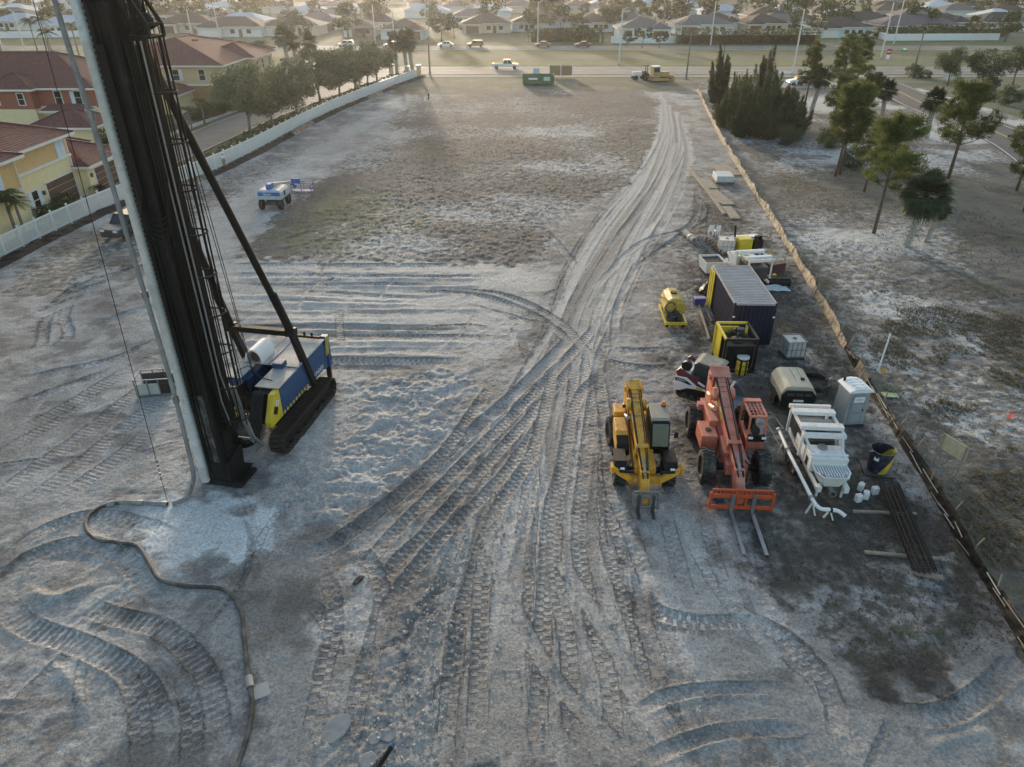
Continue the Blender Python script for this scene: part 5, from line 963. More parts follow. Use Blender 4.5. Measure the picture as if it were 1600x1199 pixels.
MB().cyl((0, -.6, 1.56), (0, -.6, 1.66), .2, n=14).part('lid', m_black, wt_); MB().tube([(.62, -1.4, .9), (.72, -.9, 1.3), (.68, -.2, 1.45), (.4, .35, 1.4)], .03, 6).part('hose', m_rimred, wt_)
p = P(1092, 475); bb = thing('cool_box', 'small blue cool box beside the container doors', 'box', (p.x, p.y, 0), R(5)); m_cool = mat('violet_blue_plastic', (.05, .06, .3), .5, var=.1)
MB().box((0, 0, .2), (.72, .42, .4)).part('body', m_cool, bb, bev=.03); MB().box((0, 0, .43), (.76, .46, .08)).part('lid', mat('pale_blue_plastic', (.13, .14, .42), .5), bb, bev=.02)
plank('long pale timber lying left of the container', (1092, 478), (1108, 531), .12, .1); plank('thin timber lying against the container side', (1100, 476), (1112, 503), .1, .08); plank('thin pale batten on the ground by the loader bucket', (1178, 643), (1206, 647), .08, .05)
plank('thin pale cane lying left of the concrete pump', (1200, 664), (1220, 700), .05, .04, m=mat('pale_cane', (.4, .4, .2), .7)); plank('pale board left of the compressor tyre', (1212, 655), (1224, 672), .1, .05)
# stack of wrapped bags, planks and mats up the fence
p = P(1131, 284); bg_ = thing('bag_stack', 'pallet of pale wrapped bags beside the silt fence', 'bags', (p.x, p.y + .5, 0), R(-3)); m_bag = mat('pale_wrap', (.55, .58, .58), .5, var=.1, sc=5, bump=.3)
for j in range(3):
    for i in range(5): MB().box((0, -.9 + i * .46, .2 + j * .2), (1.75, .42, .19), (0, 0, rng.uniform(-.03, .03))).part('bag', m_bag, bg_, bev=.05)
MB().box((0, 0, .06), (1.9, 2.3, .1)).part('pallet', m_wood, bg_)
for lab, a, b, w, h in [('longest weathered timber mat running toward the haul road', (1078, 265), (1122, 318), .45, .12), ('grey timber mat beside the wrapped bags, near end', (1100, 281), (1112, 296), 1.3, .12), ('middle grey timber mat below the wrapped bags', (1112, 298), (1138, 321), 1.2, .12), ('lowest grey timber mat, pointing at the bulk tank', (1135, 324), (1150, 343), .9, .12), ('thin timber beside the timber mats', (1108, 302), (1132, 336), .3, .14), ('pale timber mat lying behind the wrapped bags', (1118, 258), (1135, 274), 1.1, .12), ('timber mat touching the silt fence behind the bags', (1128, 256), (1152, 275), .9, .12)]:
    plank(lab, a, b, w, h, name='timber_mat', cat='timber mat')
p = P(1115, 366); us = thing('chair_form', 'two small white plastic chairs standing on the litter', 'chair', (p.x, p.y, 0), R(4))
bpy.data.objects.remove(us)
cms = [MB().box((0, 0, .4), (.42, .42, .04)).mesh('seat'), MB().box((0, .2, .65), (.42, .04, .5), (-.1, 0, 0)).mesh('backrest'), MB().box((0, 0, .2), (.05, .05, .4)).mesh('leg')]
for x, lab in ((1110, 'left white plastic chair on the littered sand'), (1119, 'right white plastic chair on the littered sand')):
    p = P(x, 368); t = thing('plastic_chair', lab, 'chair', (p.x, p.y, GH(p.x, p.y)), R(170 if x < 1115 else 195), 'white chairs'); mkobj('seat', cms[0], m_whitec, t, bev=.02); mkobj('backrest', cms[1], m_whitec, t, bev=.02)
    for a in (-.18, .18):
        for b in (-.18, .18): mkobj('leg', cms[2], m_whitec, t, loc=(a, b, 0))
p = G(1081, 378); t = thing('concrete_pipe', 'short pale pipe section lying by the chairs', 'pipe', (p.x, p.y, p.z), R(8)); MB().lathe([(.2, -1.1), (.26, -1.1), (.24, -.6), (.24, 1.1), (.19, 1.1), (.19, -1.1)], (0, .6, .25), 18, 'y').part('pipe', mat('stained_concrete', (.34, .32, .29), .85, dirt=.3, dcol=(.3, .2, .14)), t, smooth=True); MB().lathe([(.27, .1), (.27, .3)], (0, .2, .25), 18, 'y').part('band', m_white, t)
def auger(label, a, b, m):
    A = G(*a); Bq = G(*b); d = Bq - A; t = thing('auger_flight', label, 'auger', (A.x, A.y, A.z), math.atan2(d.y, d.x)); Lq = d.length; MB().cyl((0, 0, .22), (Lq, 0, .22), .08, n=10).part('shaft', m, t, smooth=True)
    mb = MB(); n = int(Lq * 22); vs = []
    for k in range(n): aa = k * .5; x = k * Lq / n; vs += [(x, .08 * math.cos(aa), .22 + .08 * math.sin(aa)), (x, .22 * math.cos(aa), .22 + .22 * math.sin(aa))]
    mb.add(vs, [(2 * k, 2 * k + 1, 2 * k + 3, 2 * k + 2) for k in range(n - 1)]).part('flight', m, t)
auger('pale mud-caked auger section left of the white bulk tank', (1090, 376), (1118, 404), m_hosel); auger('rusty auger section beside the pale one', (1102, 378), (1130, 402), mat('rusty_auger', (.2, .14, .09), .8, var=.4, dirt=.3))
p = P(1108, 426); t = thing('mortar_tub', 'dirty white open tub with black inside, behind the container', 'tub', (p.x + .2, p.y + .3, 0), R(6)); tb = MB()
tb.add([(x * k, y * k, z) for k, z in ((1, .95), (.85, .1), (.82, .15), (.94, .95)) for x, y in ((-.75, -.85), (.75, -.85), (.75, .85), (-.75, .85))], [(i, (i + 1) % 4, 4 + (i + 1) % 4, 4 + i) for i in range(4)] + [(8 + i, 8 + (i + 1) % 4, 12 + (i + 1) % 4, 12 + i) for i in range(4)] + [(i, 12 + i, 12 + (i + 1) % 4, (i + 1) % 4) for i in range(4)] + [(8, 9, 10, 11), (4, 5, 6, 7)]); tb.part('tub', m_white, t)
MB().box((0, 0, .8), (1.36, 1.55, .04)).part('residue', m_black, t); MB().box((0, 0, .05), (1.3, 1.4, .09)).part('skid', m_black, t)
p = P(1106, 458); t = thing('tarpaulin', 'heap of black tarpaulin by the open container door', 'tarpaulin', (p.x, p.y, 0)); mb = MB(); n = 14; vs = []
for j in range(6):
    for i in range(n): a = 2 * math.pi * i / n; rr = (.62 - .1 * j) * (1 + .18 * math.sin(3 * a + j) + rng.uniform(-.1, .1)); vs.append((rr * math.cos(a), rr * 1.3 * math.sin(a), j * .17 + rng.uniform(0, .05)))
mb.add(vs, [(j * n + i, j * n + (i + 1) % n, (j + 1) * n + (i + 1) % n, (j + 1) * n + i) for j in range(5) for i in range(n)] + [tuple(5 * n + i for i in range(n))]); mb.part('sheet', m_black, t)
p = P(1170, 396); t = thing('grout_mixer', 'small yellow and black grout mixer behind the second pump', 'mixer', (p.x, p.y, 0), R(10)); MB().box((-.55, 0, .75), (1.0, .9, 1.1)).part('cover', m_yel, t, bev=.06); MB().box((.45, 0, .7), (.8, .8, 1.0)).part('engine', m_black, t, bev=.06); MB().box((0, .9, 1.0), (2.1, .8, .12)).part('platform', m_whitec, t); MB().box((0, .3, .1), (2.1, 2.0, .18)).part('skid', m_dgrey, t)
for x in (.3, .6): MB().cyl((x, -.2, 1.15), (x, -.2, 1.45), .16, n=12).part('air_filter', m_black, t)
MB().bar((-.9, .9, 1.0), (-1.0, .9, 2.0), .12).part('lever', m_black, t)
for lab, (x, y), rz in (('empty wooden frame pallet near the silt fence', (1187, 375), 0.05),):
    p = P(x, y); t = thing('frame_pallet', lab, 'pallet', (p.x, p.y, GH(p.x, p.y)), rz)
    for a, b in (((-.8, -.5), (.8, -.5)), ((-.8, .5), (.8, .5)), ((-.8, -.5), (-.8, .5)), ((.8, -.5), (.8, .5)), ((0, -.5), (0, .5))): MB().bar((*a, .12), (*b, .12), .1).part('slat', m_wood, t)
    MB().bar((.8, 0, .1), (.8, 0, .8), .1).part('post', m_wood, t)
p = P(1218, 447); t = thing('black_roll', 'black plastic roll on the ground right of the container', 'roll', (p.x, p.y, GH(p.x, p.y)), R(-5)); MB().lathe([(.08, -.65), (.3, -.65), (.3, .65), (.08, .65)], (0, 0, .3), 18, 'x').part('roll', m_black, t, smooth=True)
p = P(1205, 451); t = thing('plastic_sheet', 'crumpled pale blue plastic sheet beside the black roll', 'sheet', (p.x, p.y, GH(p.x, p.y))); mb = MB(); vs = []
for i in range(9):
    for j in range(6): vs.append(((i - 4) * .28 + rng.uniform(-.08, .08), (j - 3) * .2 + rng.uniform(-.06, .06), .05 + rng.random() * .22 * (1 if 0 < i < 8 and 0 < j < 5 else .2)))
mb.add(vs, [(i * 6 + j, (i + 1) * 6 + j, (i + 1) * 6 + j + 1, i * 6 + j + 1) for i in range(8) for j in range(5)]).part('sheet', mat('pale_blue_sheet', (.42, .52, .55), .5), t)
p = P(1209, 428); t = thing('steel_trestle', 'dark red and tan steel trestle right of the second pump', 'trestle', (p.x, p.y, 0), R(20)); MB().box((0, 0, .45), (1.3, .7, .8)).part('box', mat('dark_maroon', (.09, .03, .03), .6, dirt=.3), t, bev=.02); MB().bar((-.6, .4, .8), (-.3, .4, 2.0), .08).bar((-.3, .4, 2.0), (.0, .4, .8), .08).part('a_frame', mat('tan_steel', (.5, .35, .15), .6), t); MB().bar((.65, 0, .1), (.95, .2, 1.1), .1).part('leg', mat('tan_steel', (.5, .35, .15), .6), t)
p = P(1203, 440); t = thing('toolbox', 'dark open toolbox with bits behind the container corner', 'toolbox', (p.x, p.y, GH(p.x, p.y)), R(15)); MB().box((0, 0, .22), (1.0, .6, .42)).part('box', m_black, t, bev=.02); MB().box((-.2, 0, .46), (.3, .3, .1)).part('tray', m_rimred, t); MB().box((.25, .0, .48), (.25, .2, .14)).part('bottle', m_yel, t)
p = P(1091, 447); 
for k, (x, y, w, a) in enumerate([(1090, 440, .5, .3), (1100, 448, .4, 1.2), (1086, 452, .35, .7)]): p = G(x, y); o = MB().box((0, 0, .1), (w, w * .7, .2), (.1, .15, a), top=(.8, .7)).part('rubble_lump', mat('pale_concrete_lump', (.42, .4, .36), .9, bump=.6), None, bev=.03, loc=p); tag(o, ['left pale concrete lump near the open container door', 'right pale concrete lump nearest the yellow container door', 'nearest pale concrete lump by the black tarpaulin'][k], 'rubble')

# ================================================================ silt fence along the right
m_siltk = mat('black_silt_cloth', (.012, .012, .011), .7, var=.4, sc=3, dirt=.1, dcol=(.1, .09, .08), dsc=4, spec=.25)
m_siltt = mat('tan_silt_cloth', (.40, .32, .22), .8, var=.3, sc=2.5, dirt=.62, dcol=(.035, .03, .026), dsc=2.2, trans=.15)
sf = thing('silt_fence', 'low sagging silt fence of black and tan cloth on stakes along the right', 'fence', (SILT[0][0], SILT[0][1], 0))
o0 = Vector((SILT[0][0], SILT[0][1], 0)); cl = catmull(SILT, .22); fr_ = random.Random(3); nS = len(cl); per = 9; sway = 0.; S = []
for i, c in enumerate(cl):
    sway = sway * .9 + fr_.uniform(-.05, .05); h = .5 + .1 * math.sin(i * .23) + fr_.uniform(-.03, .03); z = GH(c[0], c[1]); S.append((c, z, h, sway, fr_.uniform(-.03, .03)))
for k in range(0, nS - 1, per):
    seg = S[k:k + per + 1]; vs = []
    for (c, z, h, s_, j) in seg:
        for f, dx in ((-.06, -.14), (.12, -.1 + j), (.4, -.06 + s_ * .5 + j), (.75, -.02 + s_ * .7), (1., .04 + s_)): vs.append((c[0] - o0.x + dx, c[1] - o0.y, z + max(f, -.02) * h))
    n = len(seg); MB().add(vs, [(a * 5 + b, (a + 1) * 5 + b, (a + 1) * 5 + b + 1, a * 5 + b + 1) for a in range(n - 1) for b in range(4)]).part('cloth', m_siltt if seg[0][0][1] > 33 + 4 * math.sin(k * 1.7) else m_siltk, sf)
stk = MB().box((0, 0, .45), (.045, .045, 1.0)).mesh('stake')
for k in range(0, nS, per): c, z, h, s_, j = S[k]; mkobj('stake', stk, m_wood, sf, loc=(c[0] - o0.x + .06, c[1] - o0.y, z - .05), rot=(fr_.uniform(-.15, .15), fr_.uniform(-.2, .35), 0))
for k in range(3, nS - 6, 3):
    c, z, h, s_, j = S[k]
    if c[1] < 40 and fr_.random() < .75:
        d = cl[min(k + fr_.randint(3, 7), nS - 1)]; zz = .1 + fr_.random() * .42; MB().bar((c[0] - o0.x - .2 + fr_.uniform(0, .2), c[1] - o0.y, z + zz), (d[0] - o0.x - .2 + fr_.uniform(0, .2), d[1] - o0.y, z + zz + .03), .025, .035).part('lath', m_plate if fr_.random() < .5 else m_wood, sf)
# dark silt cloth slumped along the foot of the white fence
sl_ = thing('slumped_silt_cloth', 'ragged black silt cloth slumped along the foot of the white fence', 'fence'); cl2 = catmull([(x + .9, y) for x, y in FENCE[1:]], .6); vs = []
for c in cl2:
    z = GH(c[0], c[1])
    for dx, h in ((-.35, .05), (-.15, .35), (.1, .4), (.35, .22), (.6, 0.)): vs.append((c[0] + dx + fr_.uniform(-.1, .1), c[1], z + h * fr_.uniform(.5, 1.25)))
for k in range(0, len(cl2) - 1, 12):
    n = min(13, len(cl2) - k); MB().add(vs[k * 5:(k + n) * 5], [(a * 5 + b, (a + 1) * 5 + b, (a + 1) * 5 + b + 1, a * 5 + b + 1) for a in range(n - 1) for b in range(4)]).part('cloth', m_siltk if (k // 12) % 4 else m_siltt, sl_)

# ================================================================ markers right of the silt fence
p = G(1371, 582); t = thing('marker_pipe', 'tall white marker pipe leaning behind the silt fence', 'post', p); MB().cyl((0, 0, -.02), (.08, 0, 2.35), .045, n=10).part('pipe', m_whitec, t, smooth=True); MB().cyl((0, 0, 0), (0, 0, .12), .08, n=10).part('collar', m_grey, t)
p = G(1377, 590); t = thing('diamond_marker', 'small orange yellow diamond marker beside the white pipe', 'sign', p, R(25)); MB().box((0, 0, .45), (.34, .015, .34), (0, R(45), 0)).part('plate', mat('amber_sign', (.6, .33, .03), .5), t); MB().box((0, .02, .3), (.03, .02, .6)).part('stake', m_wood, t)
o = MB().box((0, 0, 0), (.8, .42, .02), (.02, .06, -.05)).part('placard', mat('pale_green_card', (.42, .5, .22), .6), None, loc=G(1390, 619, .1)); tag(o, 'pale green placard lying flat beside the silt fence', 'sign')
p = G(1477, 735); t = thing('notice_board', 'leaning tan notice board on two posts right of the silt fence', 'sign', p, R(-68))
MB().box((0, 0, 1.25), (1.25, .03, .75)).part('board', mat('tan_board', (.5, .43, .3), .8, var=.2, sc=4), t)
for x in (-.55, .55): MB().box((x, -.05, .8), (.06, .05, 1.7)).part('post', m_wood, t)
p = G(1567, 668); t = thing('survey_flag', 'red survey flag on a wooden stake in the dry grass', 'flag', p); MB().cyl((0, 0, 0), (.05, 0, .75), .015, n=6).part('stake', m_wood, t); MB().add([(.05, 0, .75), (.06, .0, .45), (.26, .03, .5), (.3, .05, .72)], [(0, 1, 2, 3)]).part('cloth', mat('red_flag', (.6, .08, .07), .7, trans=.3), t)
# small things in the left foreground
p = G(600, 1190); t = thing('pipe_stub', 'dark pipe stub with blue cap at the bottom edge', 'pipe', (p.x, p.y, p.z), R(-30)); MB().cyl((0, -.5, .04), (0, .35, .2), .07, n=12).part('pipe', m_black, t, smooth=True); MB().cyl((0, .35, .2), (0, .45, .22), .075, n=12).part('cap', mat('blue_cap', (.05, .12, .25), .5), t)
for k, (x, y, w, h, a, lab) in enumerate([(525, 1140, .7, 1.2, -.5, 'long smooth grey concrete slab at the bottom left of the haul road'), (585, 1155, .45, .4, .4, 'small broken concrete slab left of the pipe stub'), (605, 1150, .4, .5, .9, 'small broken concrete slab above the pipe stub'), (575, 1190, .6, .5, .2, 'broken pale slab at the bottom edge of the picture'), (560, 908, .25, .5, -.6, 'dark clod in a hole between the wheel ruts')]):
    p = G(x, y); pts_ = [(w / 2 * math.cos(q) * rng.uniform(.8, 1.1), h / 2 * math.sin(q) * rng.uniform(.8, 1.1)) for q in [i * math.pi / 5 for i in range(10)]]; o = MB().prism(pts_, -.04, .07, 'z').part('concrete_slab' if k < 4 else 'earth_clod', mat('smooth_grout', (.27, .275, .28), .85, var=.25, sc=4, bump=.5, dirt=.4) if k < 4 else m_trackst, None, bev=.02, loc=(p.x, p.y, p.z), rot=(.06, .04, a)); tag(o, lab, 'slab' if k < 4 else 'clod')

# ================================================================ boom lift
bl = thing('boom_lift', 'white and blue boom lift with its basket lowered on the field', 'boom lift', (-21.9, 65.2, 0), R(-3)); bl.scale = (.88,) * 3; m_gb = mat('lift_blue', (.05, .14, .42), .5, dirt=.1)
for x in (-1.0, 1.0):
    for y in (-1.15, 1.15): wheel(bl, (x, y, .5), .5, .38, m_dgrey, 16)
MB().box((0, 0, .62), (1.2, 2.6, .4)).part('chassis', m_dgrey, bl, bev=.03)
tr_ = MB().prism([(-1.25, 1.0), (-1.25, 1.75), (-1.05, 2.0), (1.05, 2.0), (1.25, 1.75), (1.25, 1.0)], -1.4, 1.1, 'y').part('turntable', mat('lift_grey_white', (.42, .47, .52), .5, dirt=.15), bl, bev=.1)
for y, rz_ in ((-1.42, 0),): MB().box((0, y, 1.6), (2.3, .02, .36)).part('blue_band', m_gb, tr_); lettering('Genie', .36, m_whitec, tr_, (-.2, y - .02, 1.6), (R(90), 0, 0))
MB().box((1.26, -.3, 1.5), (.02, .4, .5)).part('grille', m_black, tr_)
MB().box((-.1, -.6, 2.25), (.5, .9, .55)).part('boom_pivot', m_gb, bl, bev=.05); MB().bar((-.1, -.5, 2.35), (.6, 3.6, 1.55), .3, .34).part('boom', m_beige, bl, bev=.02); MB().bar((.6, 3.6, 1.5), (.75, 4.6, .8), .22, .24).part('jib', m_gb, bl, bev=.02)
bs = thing('q', None, None); bpy.data.objects.remove(bs)
bs = MB().box((1.3, 5.1, .25), (2.2, .9, .08)).part('basket', m_gb, bl)
for z in (.7, 1.2):
    for a, b in (((.2, 4.65), (2.4, 4.65)), ((2.4, 4.65), (2.4, 5.55)), ((2.4, 5.55), (.2, 5.55)), ((.2, 5.55), (.2, 4.65))): MB().bar((*a, z), (*b, z), .06).part('rail', m_gb, bs)
for a in ((.2, 4.65), (2.4, 4.65), (2.4, 5.55), (.2, 5.55), (1.3, 4.65), (1.3, 5.55)): MB().bar((*a, .2), (*a, 1.2), .06).part('post', m_gb, bs)
MB().box((.8, 4.75, 1.45), (.9, .4, .5)).part('control_box', m_gb, bs, bev=.04)

# ================================================================ green skip, plant by the highway
p = P(841, 133); sk = thing('green_skip', 'long green roll-off skip with pale lettering by the highway', 'skip', (p.x, p.y + 1, 0)); m_gs = mat('skip_green', (.03, .14, .06), .55, dirt=.15)
mb = MB(); mb.add([(x, y, z) for x, y in ((-3, -1.15), (3, -1.15), (3, 1.15), (-3, 1.15)) for z in (.2, 1.75)] + [(x * .98, y * .95, z) for x, y in ((-3, -1.15), (3, -1.15), (3, 1.15), (-3, 1.15)) for z in (.3, 1.75)], [(0, 2, 3, 1), (2, 4, 5, 3), (4, 6, 7, 5), (6, 0, 1, 7), (0, 6, 4, 2), (8, 9, 11, 10), (10, 11, 13, 12), (12, 13, 15, 14), (14, 15, 9, 8), (8, 10, 12, 14), (1, 3, 11, 9), (3, 5, 13, 11), (5, 7, 15, 13), (7, 1, 9, 15)]); mb.part('body', m_gs, sk)
for k in range(7): MB().box((-2.85 + k * .95, -1.2, .95), (.1, .1, 1.5)).part('rib', m_gs, sk)
MB().box((0, 0, .1), (5.6, 1.2, .2)).part('skid', m_black, sk); MB().box((-1.0, -1.26, 1.1), (1.7, .02, .35)).part('lettering_strip', m_whitec, sk); MB().box((1.6, -1.26, 1.1), (1.2, .02, .7)).part('lettering_panel', mat('pale_green_panel', (.4, .6, .5), .6), sk)
for px, w, h, lab, m_, c in ((876, 4.6, 1.9, 'wide tan board hoarding behind the green skip', mat('tan_hoarding', (.27, .19, .11), .8), 'hoarding'), (838, 1.3, 1.4, 'small pale blue sign panel behind the green skip', mat('pale_blue_panel', (.45, .55, .65), .6), 'sign')):
    p = P(px, 121); t = thing('site_board', lab, c, (p.x, p.y, 0)); MB().box((0, 0, h / 2 + .3), (w, .08, h)).part('panel', m_, t)
    for x in ([-w / 2, 0, w / 2] if w > 2 else [-w / 2, w / 2]): MB().box((x, -.05, (h + .4) / 2), (.14, .1, h + .4)).part('post', m_whitec, t)
p = P(1001, 126); t = thing('tractor', 'pale tractor with black roll bar parked by the highway', 'tractor', (p.x, p.y + 1, 0), R(100))
for x in (-.8, .8): wheel(t, (x, -.9, .7), .7, .45, m_white, 16); wheel(t, (x, 1.1, .45), .45, .3, m_white, 14)
MB().box((0, .7, 1.1), (.75, 1.9, .8)).part('bonnet', m_whitec, t, bev=.08); MB().box((0, -.8, .95), (1.1, 1.2, .5)).part('rear_body', m_dgrey, t, bev=.04); MB().box((0, -.9, 1.4), (.5, .5, .4)).part('seat', m_black, t, bev=.04)
for x in (-.55, .55): MB().bar((x, -1.2, .9), (x, -1.2, 2.7), .1).part('roll_bar', m_black, t)
MB().bar((-.6, -1.2, 2.72), (.6, -1.2, 2.72), .12).part('roll_bar', m_black, t); MB().box((0, -.9, 2.75), (1.2, 1.2, .08)).part('canopy', m_black, t); MB().cyl((0, -.3, 1.5), (0, -.25, 1.55), .2, n=12).part('steering_wheel', m_black, t)
p = P(1030, 129); t = thing('bulldozer', 'tan tracked bulldozer with white cab roof by the highway', 'bulldozer', (p.x, p.y + 1.2, 0), R(-80)); m_tan = mat('dozer_tan', (.42, .3, .12), .55, dirt=.3)
for s in (-1, 1):
    tr = MB(); pa = catmull([(-1.9, .15), (-2.1, .5), (-1.8, .85), (0, .9), (1.8, .85), (2.1, .5), (1.9, .15), (0, .06), (-1.9, .15)], .2)
    for i in range(len(pa) - 1): tr.bar((s * 1.0, *pa[i]), (s * 1.0, *pa[i + 1]), .5, .08)
    k = tr.part('crawler_track', m_trackst, t); MB().box((s * 1.0, 0, .48), (.25, 3.2, .5)).part('track_frame', m_tan, k)
MB().box((0, 1.0, 1.35), (1.1, 1.9, .9)).part('bonnet', m_tan, t, bev=.06); c = MB().box((0, -.7, 1.9), (1.4, 1.4, 1.6)).part('cab', m_tan, t, bev=.04); MB().box((0, -.7, 2.75), (1.6, 1.6, .14)).part('cab_roof', m_whitec, c)
for s in (-1, 1): MB().box((s * .71, -.7, 2.15), (.03, 1.1, .8)).part('window', m_glass, c)
MB().box((0, .01, 2.15), (1.1, .03, .8)).part('window', m_glass, c); MB().box((0, 2.65, .6), (3.0, .15, 1.1), (.15, 0, 0)).part('blade', m_tan, t, bev=.03)
for s in (-1, 1): MB().bar((s * 1.35, 0, .5), (s * 1.35, 2.6, .45), .14).part('push_arm', m_tan, t)

# ================================================================ people
def person(label, p, rz, shirt, trousers, arms):
    t = thing('person', label, 'person', p, rz); sk_ = mat('skin', (.35, .2, .13), .6)
    def skin(name, V, Ed, rad, m):
        me = bpy.data.meshes.new(name); me.from_pydata(V, Ed, []); o = mkobj(name, me, m, t); o.modifiers.new('skin', 'SKIN')
        for i, r in enumerate(rad): me.skin_vertices[0].data[i].radius = (r, r * .85)
        me.skin_vertices[0].data[0].use_root = True; s = o.modifiers.new('sub', 'SUBSURF'); s.levels = s.render_levels = 1; return o
    el, hd_ = arms
    V = [(0, 0, .95), (0, 0, 1.2), (0, 0, 1.42), (0, 0, 1.53), (0, .02, 1.64), (0, .02, 1.74), (.19, 0, 1.4), (.27, el[0], el[1]), (.24, hd_[0], hd_[1]), (-.19, 0, 1.4), (-.27, el[0], el[1]), (-.24, hd_[0], hd_[1]), (.1, 0, .88), (.12, .03, .48), (.12, 0, .08), (.12, .14, .04), (-.1, 0, .88), (-.13, .05, .48), (-.13, .02, .08), (-.13, .16, .04)]
    E_ = [(0, 1), (1, 2), (2, 3), (3, 4), (4, 5), (2, 6), (6, 7), (7, 8), (2, 9), (9, 10), (10, 11), (0, 12), (12, 13), (13, 14), (14, 15), (0, 16), (16, 17), (17, 18), (18, 19)]
    skin('body', V, E_, [.15, .14, .16, .06, .1, .08, .075, .05, .04, .075, .05, .04, .1, .07, .05, .045, .1, .07, .05, .045], sk_)
    mid = lambda a, b, f: tuple(a[i] + (b[i] - a[i]) * f for i in range(3))
    skin('shirt', [V[0], V[1], V[2], V[6], mid(V[6], V[7], .8), V[9], mid(V[9], V[10], .8)], [(0, 1), (1, 2), (2, 3), (3, 4), (2, 5), (5, 6)], [.175, .165, .185, .095, .075, .095, .075], shirt)
    skin('trousers', [(0, 0, .93), V[12], V[13], (.12, .01, .14), V[16], V[17], (-.13, .03, .14)], [(0, 1), (1, 2), (2, 3), (0, 4), (4, 5), (5, 6)], [.165, .125, .09, .075, .125, .09, .075], trousers)
    MB().lathe([(.12, 1.68), (.125, 1.74), (.1, 1.81), (.001, 1.835)], (0, .0, 0), 14).part('hat', m_whitec, t, smooth=True); return t
pw = G(352, 264); person('person in white shirt standing by the white fence', pw, R(150), m_whitec, mat('tan_trousers', (.3, .25, .18), .8), ((.1, 1.15), (.28, 1.12)))
ps = G(670, 157); person('person in pale vest behind a survey tripod on the far sand', ps, R(75), mat('pale_vest', (.55, .62, .6), .7), mat('dark_trousers', (.05, .05, .06), .8), ((.18, 1.2), (.42, 1.38)))
t = thing('survey_tripod', 'surveying instrument on a tripod in front of the surveyor', 'tripod', ps + Vector((-.75, .2, 0)))
for a in (0.2, 2.3, 4.4): MB().bar((.45 * math.cos(a), .45 * math.sin(a), .0), (0, 0, 1.35), .05).part('leg', m_yel, t)
MB().box((0, 0, 1.5), (.2, .2, .32)).part('instrument', m_whitec, t, bev=.03)
# ================================================================ vegetation
def leafmesh(name, cent, nrmv, size, mtl, aspect=.5, jit=1.0):
    """many small leaf faces: centres (n,3), preferred outward directions, sizes"""
    n = len(cent); r = nrg.normal(size=(n, 3)); d = nrmv + r * jit; d /= np.linalg.norm(d, axis=1)[:, None]
    t = np.cross(d, nrg.normal(size=(n, 3))); t /= np.linalg.norm(t, axis=1)[:, None]; b = np.cross(d, t); s = size[:, None]
    v = np.stack([cent - t * s, cent - b * s * aspect, cent + t * s, cent + b * s * aspect], 1).reshape(-1, 3)
    me = bpy.data.meshes.new(name); me.vertices.add(4 * n); me.vertices.foreach_set('co', v.astype(np.float32).ravel()); me.loops.add(4 * n); me.loops.foreach_set('vertex_index', np.arange(4 * n, dtype=np.int32))
    me.polygons.add(n); me.polygons.foreach_set('loop_start', np.arange(0, 4 * n, 4, dtype=np.int32)); me.polygons.foreach_set('loop_total', np.full(n, 4, np.int32)); me.update(calc_edges=True); me.materials.append(mtl); return me
def leaf_mat(name, a, b, sc=1.5, tr=.3):
    if name in MATS: return MATS[name]
    m = bpy.data.materials.new(name); m.use_nodes = True; MATS[name] = m; N = m.node_tree.nodes; L = m.node_tree.links; B = N['Principled BSDF']; B.inputs['Roughness'].default_value = .7; B.inputs['Specular IOR Level'].default_value = .25
    tc = N.new('ShaderNodeTexCoord'); n = N.new('ShaderNodeTexNoise'); n.inputs['Scale'].default_value = sc; n.inputs['Detail'].default_value = 8; n.inputs['Roughness'].default_value = .75; L.new(tc.outputs['Object'], n.inputs['Vector'])
    oi = N.new('ShaderNodeObjectInfo'); r = N.new('ShaderNodeMapRange'); r.inputs['From Min'].default_value = .32; r.inputs['From Max'].default_value = .68; L.new(n.outputs['Fac'], r.inputs['Value'])
    mx = N.new('ShaderNodeMix'); mx.data_type = 'RGBA'; L.new(r.outputs[0], mx.inputs['Factor']); mx.inputs['A'].default_value = (*a, 1); mx.inputs['B'].default_value = (*b, 1)
    q = N.new('ShaderNodeMapRange'); q.inputs['To Min'].default_value = .75; q.inputs['To Max'].default_value = 1.25; L.new(oi.outputs['Random'], q.inputs['Value']); m2 = N.new('ShaderNodeMix'); m2.data_type = 'RGBA'; m2.blend_type = 'MULTIPLY'; m2.inputs['Factor'].default_value = 1; L.new(mx.outputs['Result'], m2.inputs['A']); L.new(q.outputs[0], m2.inputs['B'])
    L.new(m2.outputs['Result'], B.inputs['Base Color']); t = N.new('ShaderNodeBsdfTranslucent'); L.new(m2.outputs['Result'], t.inputs['Color']); s = N.new('ShaderNodeMixShader'); s.inputs[0].default_value = tr; L.new(B.outputs[0], s.inputs[1]); L.new(t.outputs[0], s.inputs[2]); L.new(s.outputs[0], N['Material Output'].inputs['Surface']); return m
m_oak = leaf_mat('oak_leaves', (.065, .085, .048), (.155, .18, .1), tr=.25); m_pine = leaf_mat('pine_needles', (.045, .068, .018), (.17, .19, .06), 2.); m_casu = leaf_mat('casuarina_needles', (.055, .07, .036), (.145, .16, .082)); m_palm = leaf_mat('palm_leaves', (.035, .052, .024), (.10, .12, .065), 4); m_hedge = leaf_mat('hedge_leaves', (.03, .055, .015), (.08, .12, .035), tr=.2); m_farleaf = leaf_mat('far_leaves', (.035, .055, .02), (.085, .115, .045), .5, .2)
